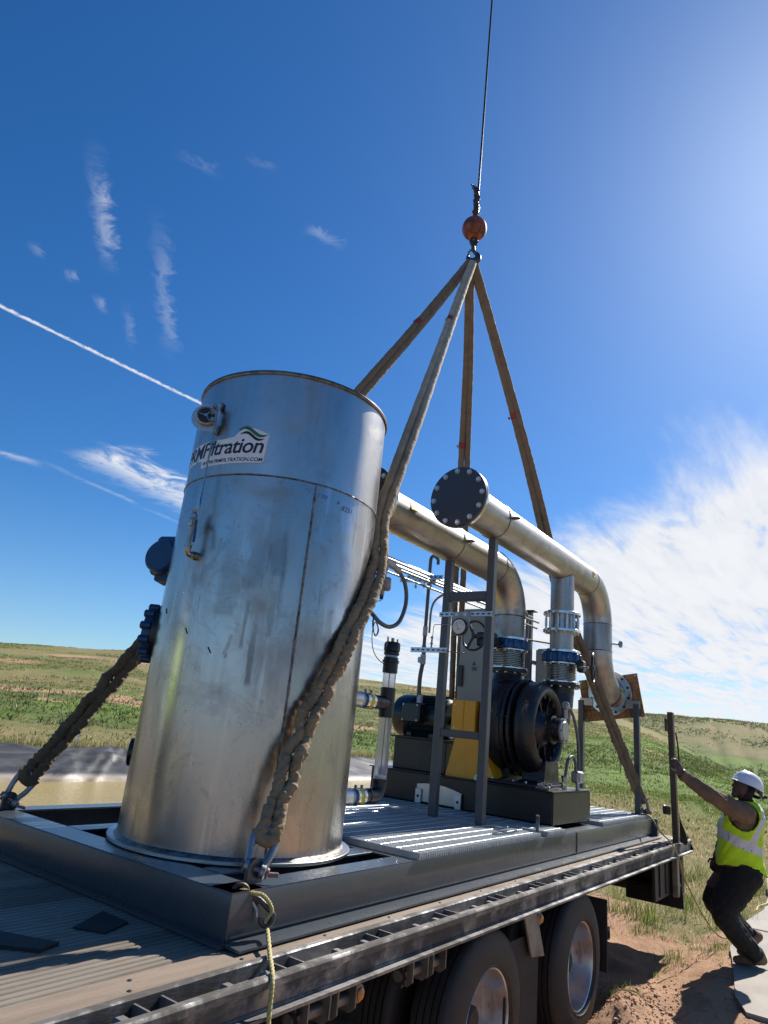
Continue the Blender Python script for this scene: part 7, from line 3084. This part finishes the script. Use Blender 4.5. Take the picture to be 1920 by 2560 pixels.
# near (left) arm reaching to the stake
A_sh, A_el, A_wr = Vector((7.425, 1.085, 1.462)), Vector((7.165, 1.300, 1.588)), Vector((7.055, 1.522, 1.742))
limb(BODY, [(7.53, 1.09, 1.462), A_sh, A_sh.lerp(A_el, .5) + Vector((0, 0, -.010)), A_el, A_el.lerp(A_wr, .5) + Vector((0, 0, -.006)), A_wr], [.098, .094, .082, .070, .062, .046])
# loose jacket cloth under the arm
limb(BODY, [(7.30, 1.20, 1.50), (7.27, 1.21, 1.43)], [.05, .018], 10)
limb(BODY, [(7.36, 1.16, 1.44), (7.345, 1.17, 1.395)], [.05, .016], 10)
# rolled cuff
limb(BODY, [A_wr - (A_wr - A_el).normalized() * .050, A_wr - (A_wr - A_el).normalized() * .012], [.055, .056])
# hidden arm on the far side
limb(BODY, [(7.70, 1.10, 1.46), (7.795, 1.15, 1.455), (7.86, 1.23, 1.33), (7.885, 1.285, 1.215), (7.84, 1.345, 1.10), (7.80, 1.385, 1.01)], [.09, .088, .074, .064, .056, .046])
# legs
limb(BODY, [(7.69, 1.145, .93), (7.645, 1.235, .76), (7.605, 1.325, .575), (7.72, 1.255, .42), (7.84, 1.175, .295), (7.925, 1.117, .205)], [.160, .146, .112, .100, .086, .068])
limb(BODY, [(7.84, 1.215, .92), (7.845, 1.335, .77), (7.845, 1.435, .625), (7.96, 1.345, .49), (8.07, 1.25, .385), (8.14, 1.19, .315)], [.155, .140, .108, .096, .080, .064])


def boot(heel, ball, toe, ank, up=UP):
    heel, ball, toe, ank = Vector(heel), Vector(ball), Vector(toe), Vector(ank)
    limb(BODY, [ank, heel.lerp(ank, .35) + (ball - heel) * .05], [.058, .056], 14)
    limb(BODY, [heel + (ank - heel) * .15, heel.lerp(ball, .45) + Vector((0, 0, .012)), ball, toe], [.046, .050, .047, .034], 14)


boot((8.000, 1.080, .168), (7.925, 1.215, .158), (7.885, 1.285, .148), (7.935, 1.110, .235))
boot((8.195, 1.125, .325), (8.165, 1.235, .225), (8.150, 1.290, .168), (8.135, 1.185, .345))


def hand(wr, fwd, palm_n, thumb_side, curl, size=1.0):
    """palm and five bent fingers of different lengths"""
    wr, f, pn_ = Vector(wr), Vector(fwd).normalized(), Vector(palm_n)
    pn_ = (pn_ - f * pn_.dot(f)).normalized()
    sd__ = Vector(thumb_side)
    sd__ = (sd__ - f * sd__.dot(f) - pn_ * sd__.dot(pn_)).normalized()
    c = wr + f * (.055 * size)
    secs = []
    for t, a, b in ((0, .026, .020), (.25, .033, .020), (.6, .041, .018), (.9, .043, .015), (1.0, .040, .011)):
        secs.append((wr + f * (.098 * size * t), a * size, b * size, sd__, pn_))
    BODY.add(*section_loft(secs, 16))
    for k, (off, L) in enumerate(((.030, .070), (.010, .078), (-.011, .073), (-.031, .058))):
        b0 = wr + f * (.085 * size) + sd__ * (off * size)
        sp = sd__ * (off * .30)
        d1 = (f + sp + pn_ * (.10 + curl * .3)).normalized()
        d2 = (f + sp + pn_ * (.25 + curl * .8)).normalized()
        d3 = (f + sp + pn_ * (.35 + curl * 1.3)).normalized()
        p1_ = b0 + d1 * (L * .48 * size)
        p2_ = p1_ + d2 * (L * .30 * size)
        p3_ = p2_ + d3 * (L * .24 * size)
        limb(BODY, [b0, p1_, p2_, p3_], [.0098 * size, .0092 * size, .0083 * size, .0068 * size], 10, 4)
    t0 = wr + f * (.030 * size) + sd__ * (.026 * size)
    t1 = t0 + (f * .75 + sd__ * .85 + pn_ * .15).normalized() * (.042 * size)
    t2 = t1 + (f * .95 + sd__ * .40 + pn_ * .2).normalized() * (.032 * size)
    t3 = t2 + (f * 1.0 + sd__ * .15 + pn_ * .25).normalized() * (.024 * size)
    limb(BODY, [t0, t1, t2, t3], [.014 * size, .0115 * size, .0098 * size, .0078 * size], 10, 4)


hand(A_wr - (A_wr - A_el).normalized() * .01, Vector((-.085, .055, .135)), (.35, .80, -.1), (-.55, -.35, -.6), .15, 1.08)
hand((7.797, 1.388, 1.005), Vector((-.05, .05, -.10)), (-.3, -.5, .1), (-.6, .6, .2), .9, 1.0)


def remesh(mb, vox, smooth_it=6):
    me = bpy.data.meshes.new('tmp')
    me.from_pydata(mb.v, [], mb.f)
    o = bpy.data.objects.new('tmp', me)
    COL.objects.link(o)
    md = o.modifiers.new('r', 'REMESH')
    md.mode = 'VOXEL'
    md.voxel_size = vox
    sm_ = o.modifiers.new('s', 'SMOOTH')
    sm_.factor = .5
    sm_.iterations = smooth_it
    dg = bpy.context.evaluated_depsgraph_get()
    out = bpy.data.meshes.new_from_object(o.evaluated_get(dg))
    bpy.data.objects.remove(o)
    bpy.data.meshes.remove(me)
    return out


bme = remesh(BODY, .0062, 4)
co = np.zeros(len(bme.vertices) * 3, dtype=np.float32)
bme.vertices.foreach_get('co', co)
co = co.reshape(-1, 3).astype(np.float64)
no = np.zeros(len(bme.vertices) * 3, dtype=np.float32)
bme.vertices.foreach_get('normal', no)
no = no.reshape(-1, 3).astype(np.float64)


def seg_d(P, a, b):
    a, b = np.array(a), np.array(b)
    t = np.clip(((P - a) @ (b - a)) / ((b - a) @ (b - a)), 0, 1)
    return np.linalg.norm(P - (a + t[:, None] * (b - a)), axis=1)


def bone_dists(P):
    g = {
        'skin': [(A_wr + (A_wr - A_el).normalized() * .012, A_wr + Vector((-.085, .055, .135)) * 1.0), ((7.792, 1.395, .99), (7.75, 1.44, .87)), (hp(0, .06, .02), hp(0, .085, -.09)), (hp(0, .05, .06), hp(0, .07, -.02))],
        'hood': [(hp(0, -.03, .06), hp(0, -.03, -.06)), (hp(0, -.03, -.06), (7.60, 1.08, 1.545))],
        'jacket': [((7.6, 1.09, 1.49), A_sh), (A_sh, A_el), (A_el, A_wr - (A_wr - A_el) * .02), ((7.7, 1.18, 1.02), (7.62, 1.10, 1.44)), ((7.62, 1.10, 1.44), (7.8, 1.15, 1.45)), ((7.8, 1.15, 1.45), (7.885, 1.285, 1.215)), ((7.885, 1.285, 1.215), (7.805, 1.378, 1.03)), ((7.30, 1.20, 1.45), (7.36, 1.16, 1.42))],
        'trousers': [((7.75, 1.18, .95), (7.69, 1.145, .93)), ((7.69, 1.145, .93), (7.605, 1.325, .575)), ((7.605, 1.325, .575), (7.915, 1.125, .24)), ((7.84, 1.215, .92), (7.845, 1.435, .625)), ((7.845, 1.435, .625), (8.13, 1.195, .345))],
        'boots': [((7.985, 1.09, .17), (7.89, 1.28, .15)), ((7.94, 1.108, .21), (7.985, 1.09, .17)), ((8.19, 1.13, .315), (8.152, 1.285, .17)), ((8.137, 1.186, .325), (8.19, 1.13, .32))],
    }
    names = list(g)
    D_ = np.stack([np.min([seg_d(P, *s_) for s_ in g[k]], 0) for k in names], 1)
    return names, D_


names, D_ = bone_dists(co)
vreg = np.argmin(D_, 1)
# cloth folds
x_, y_, z_ = co.T
fold = (fbm(x_ * 14 + z_ * 10, y_ * 14 - z_ * 14, 3) - .5) * .030 + (fbm(x_ * 34 + z_ * 30, y_ * 34 + z_ * 22, 2) - .5) * .007
w_ = np.where(np.isin(vreg, [names.index('jacket'), names.index('trousers')]), 1.0, 0.0)
co2 = co + no * (fold * w_)[:, None]
bme.vertices.foreach_set('co', co2.astype(np.float32).ravel())
for k in names:
    bme.materials.append(M[k])
fc = np.array([p.center[:] for p in bme.polygons])
_, Df = bone_dists(fc)
bme.polygons.foreach_set('material_index', np.argmin(Df, 1).astype(np.int32))
bme.polygons.foreach_set('use_smooth', [True] * len(bme.polygons))
bme.update()
PO = Vector((7.95, 1.15, .115))
worker = thing('person', 'worker in yellow vest, white hard hat and black trousers reaching up to the stake', 'person', tuple(PO))
bme.transform(Matrix.Translation(-PO))
bo = link('body', bme, worker)
LOC[bo.name] = PO

# vest: a shell over the torso with open armholes
vt_secs = [((7.775, 1.178, .935), .205, .178), ((7.760, 1.186, .985), .203, .172), ((7.735, 1.19, 1.05), .200, .165), ((7.705, 1.18, 1.13), .196, .158), ((7.672, 1.16, 1.24), .202, .160), ((7.648, 1.14, 1.34), .212, .163),
           ((7.630, 1.115, 1.42), .210, .156), ((7.617, 1.095, 1.485), .182, .136), ((7.608, 1.086, 1.530), .120, .110), ((7.604, 1.082, 1.556), .090, .088)]
rows, nseg = 110, 120
tk = np.linspace(0, 1, len(vt_secs))
cs_ = np.array([s_[0] for s_ in vt_secs])
ta = np.linspace(0, 1, rows)
cx_ = np.stack([np.interp(ta, tk, cs_[:, i]) for i in range(3)], 1)
aw = np.interp(ta, tk, [s_[1] for s_ in vt_secs])
bw = np.interp(ta, tk, [s_[2] for s_ in vt_secs]) * np.interp(ta, [0, .25, .6, .85, 1], [1.16, 1.15, 1.13, 1.05, 1.0])
th = np.linspace(0, 2 * np.pi, nseg, endpoint=False)
VV = np.zeros((rows, nseg, 3))
rtn, frn = np.array(RT_), np.array(FR)
for i in range(rows):
    ct, st = np.cos(th), np.sin(th)
    ex = np.sign(ct) * np.abs(ct) ** .82
    ey = np.sign(st) * np.abs(st) ** .82
    w0 = 1 + (fbm(ct * 2 + 5 + ta[i] * 3, st * 2 + ta[i] * 6, 3) - .5) * .15 + (fbm(ct * 5 + 9 + ta[i] * 4, st * 5 + ta[i] * 12, 2) - .5) * .05
    VV[i] = cx_[i] + rtn * (aw[i] * ex * w0)[:, None] + frn * (bw[i] * ey * w0)[:, None]
# the hem dips at the back and rises on the left hip
for j in range(nseg):
    dz = .055 * max(0, -math.sin(th[j])) - .05 * max(0, math.cos(th[j] - math.pi)) ** 2 - .02
    VV[:14, j, 2] -= np.linspace(1, 0, 14) * dz
Fq, keep = [], []
for i in range(rows - 1):
    for j in range(nseg):
        c = VV[i, j]
        ok = True
        for shp, rad in ((np.array((7.435, 1.09, 1.435)), .118), (np.array((7.80, 1.145, 1.435)), .118)):
            q = c - shp
            q = q - 0
            if np.linalg.norm(q * np.array((.9, .9, .85))) < rad:
                ok = False
        if ok:
            jj = (j + 1) % nseg
            Fq.append((i * nseg + j, i * nseg + jj, (i + 1) * nseg + jj, (i + 1) * nseg + j))


def vest_material():
    m_ = bpy.data.materials.new('yellow_vest')
    m_.use_nodes = True
    g = NT(m_.node_tree)
    b = g.n['Principled BSDF']
    at = g.new('ShaderNodeVertexColor', layer_name='param')
    t, a, _ = g.sep(at.outputs[0])
    ob = g.new('ShaderNodeTexCoord').outputs['Object']
    n1 = g.noise(ob, 8, 5, .6)
    c = g.mix(g.sstep(n1, .3, .7), (0.50, 0.80, 0.012), (0.40, 0.66, 0.012))
    c = g.mix(g.sstep(g.noise(ob, 5, 6, .7), .62, .8), c, (0.24, 0.32, 0.03))

    def band(x, lo, hi, e=.004):
        return g.mul(g.sstep(x, lo - e, lo + e), g.sstep(x, hi + e, hi - e))
    k = band(t, .345, .435)
    sl = g.add(.545, g.mul(g.sub(t, .40), .26))
    da = g.math('ABSOLUTE', g.sub(a, sl))
    k = g.math('MAXIMUM', k, g.mul(g.sstep(da, .030, .024), g.sstep(t, .39, .40)))
    for c0 in (.90, .20, .30):
        k = g.math('MAXIMUM', k, g.mul(band(a, c0 - .020, c0 + .020, .003), g.sstep(t, .39, .40)))
    k = g.math('MAXIMUM', k, g.mul(band(a, .244, .256, .002), 1.0))
    cr_ = g.noise(g.mapping(ob, (14, 14, 2)), 2.0, 3, .6)
    stripe = g.mix(g.sstep(cr_, .60, .66), (0.52, 0.56, 0.62), (0.12, 0.12, 0.13))
    g.put(b.inputs['Base Color'], g.mix(k, c, stripe))
    g.put(b.inputs['Roughness'], g.lin(k, 0, 1, .75, .42))
    b.inputs['Subsurface Weight'].default_value = 0.0
    return m_


M['vest'] = vest_material()
VF = VV.reshape(-1, 3) - np.array(PO)
vme = np_mesh('vest', VF, np.array(Fq), None, M['vest'])
pa_ = np.zeros((rows, nseg, 4))
pa_[:, :, 0] = ta[:, None] - .075 * np.sin(th)[None, :]
pa_[:, :, 1] = (th / (2 * np.pi))[None, :]
pa_[:, :, 3] = 1
att = vme.color_attributes.new('param', 'FLOAT_COLOR', 'POINT')
att.data.foreach_set('color', pa_.astype(np.float32).ravel())
bm = bmesh.new()
bm.from_mesh(vme)
bmesh.ops.delete(bm, geom=[v for v in bm.verts if not v.link_faces], context='VERTS')
bm.to_mesh(vme)
bm.free()
vo = link('vest', vme, worker)
md = vo.modifiers.new('thick', 'SOLIDIFY')
md.thickness = .006
md.offset = 1
LOC[vo.name] = PO

# hard hat
hu = Vector((.253, -.2615, .932)).normalized()
hf = Vector((-.648, .669, .364))
hf = (hf - hu * hf.dot(hu)).normalized()
hr = hf.cross(hu)
hb = Vector((7.562, 1.050, 1.695))
mb = MB()
n_, m_ = 40, 14
vs_, fs = [], []
for j in range(m_ + 1):
    ph = (math.pi / 2) * j / m_
    for i in range(n_):
        a = 2 * math.pi * i / n_
        rr1 = math.cos(ph) ** .86
        ridge = .007 * max(0, 1 - abs(math.sin(a)) * 3.0 / max(.12, rr1)) if j > 2 else 0
        vs_.append(hb + hf * (.142 * rr1 * math.cos(a)) + hr * (.116 * rr1 * math.sin(a)) + hu * (.128 * math.sin(ph) + ridge))
for j in range(m_):
    for i in range(n_):
        fs.append((j * n_ + i, j * n_ + (i + 1) % n_, (j + 1) * n_ + (i + 1) % n_, (j + 1) * n_ + i))
mb.add(vs_, fs)
hat = part('hard_hat', mb, M['hat'], worker, sharp=60)
mb = MB()
o_, i_ = [], []
for i in range(n_):
    a = 2 * math.pi * i / n_
    e = 1 + .06 + .32 * max(0, math.cos(a)) ** 3
    o_.append(hb + hf * (.142 * e * math.cos(a)) + hr * (.116 * 1.05 * math.sin(a)) - hu * (.006 + .008 * max(0, math.cos(a))))
    i_.append(hb + hf * (.140 * math.cos(a)) + hr * (.114 * math.sin(a)) + hu * .004)
vs_ = o_ + i_ + [p - hu * .005 for p in o_] + [p - hu * .012 for p in i_]
fs = []
for i in range(n_):
    j = (i + 1) % n_
    fs += [(i, j, n_ + j, n_ + i), (j, i, 2 * n_ + i, 2 * n_ + j), (2 * n_ + j, 2 * n_ + i, 3 * n_ + i, 3 * n_ + j)]
mb.add(vs_, fs)
part('brim', mb, M['hat'], hat)
mb = MB()
pc = hb - hf * .125 - hu * .035 - hr * .02
mb.tube([hb + hf * (.134 * math.cos(a)) + hr * (.108 * math.sin(a)) - hu * (.02 + .03 * max(0, -math.cos(a))) for a in np.linspace(R(110), R(250), 16)], .010, 8, flat=(tuple(hu), 1.6))
mb.cyl(pc - hf * .008, pc - hf * .03, .020, n=14)
mb.obox(pc - hf * .01 - hr * .05, (.03, .05, .03), None, .006)
part('headband', mb, M['plastic_black'], hat)
mb = MB()
mb.obox(hb - hf * .10 - hr * .092 - hu * .030, (.03, .014, .026), None, .004)
part('clip', mb, M['white'], hat)

# a second worker, on the deck beyond the left edge of the picture: seen only as a yellow streak in the tank
mate = worker.copy()
COL.objects.link(mate)
mate['label'] = 'second worker in yellow vest, seen only as a yellow streak mirrored in the tank'
mate.location = (.80, 4.14, 1.002)
mate.rotation_euler = (0, 0, R(-118))
for ch in list(worker.children):
    c2 = ch.copy()
    COL.objects.link(c2)
    c2.parent = mate
    for gch in list(ch.children):
        c3 = gch.copy()
        COL.objects.link(c3)
        c3.parent = c2
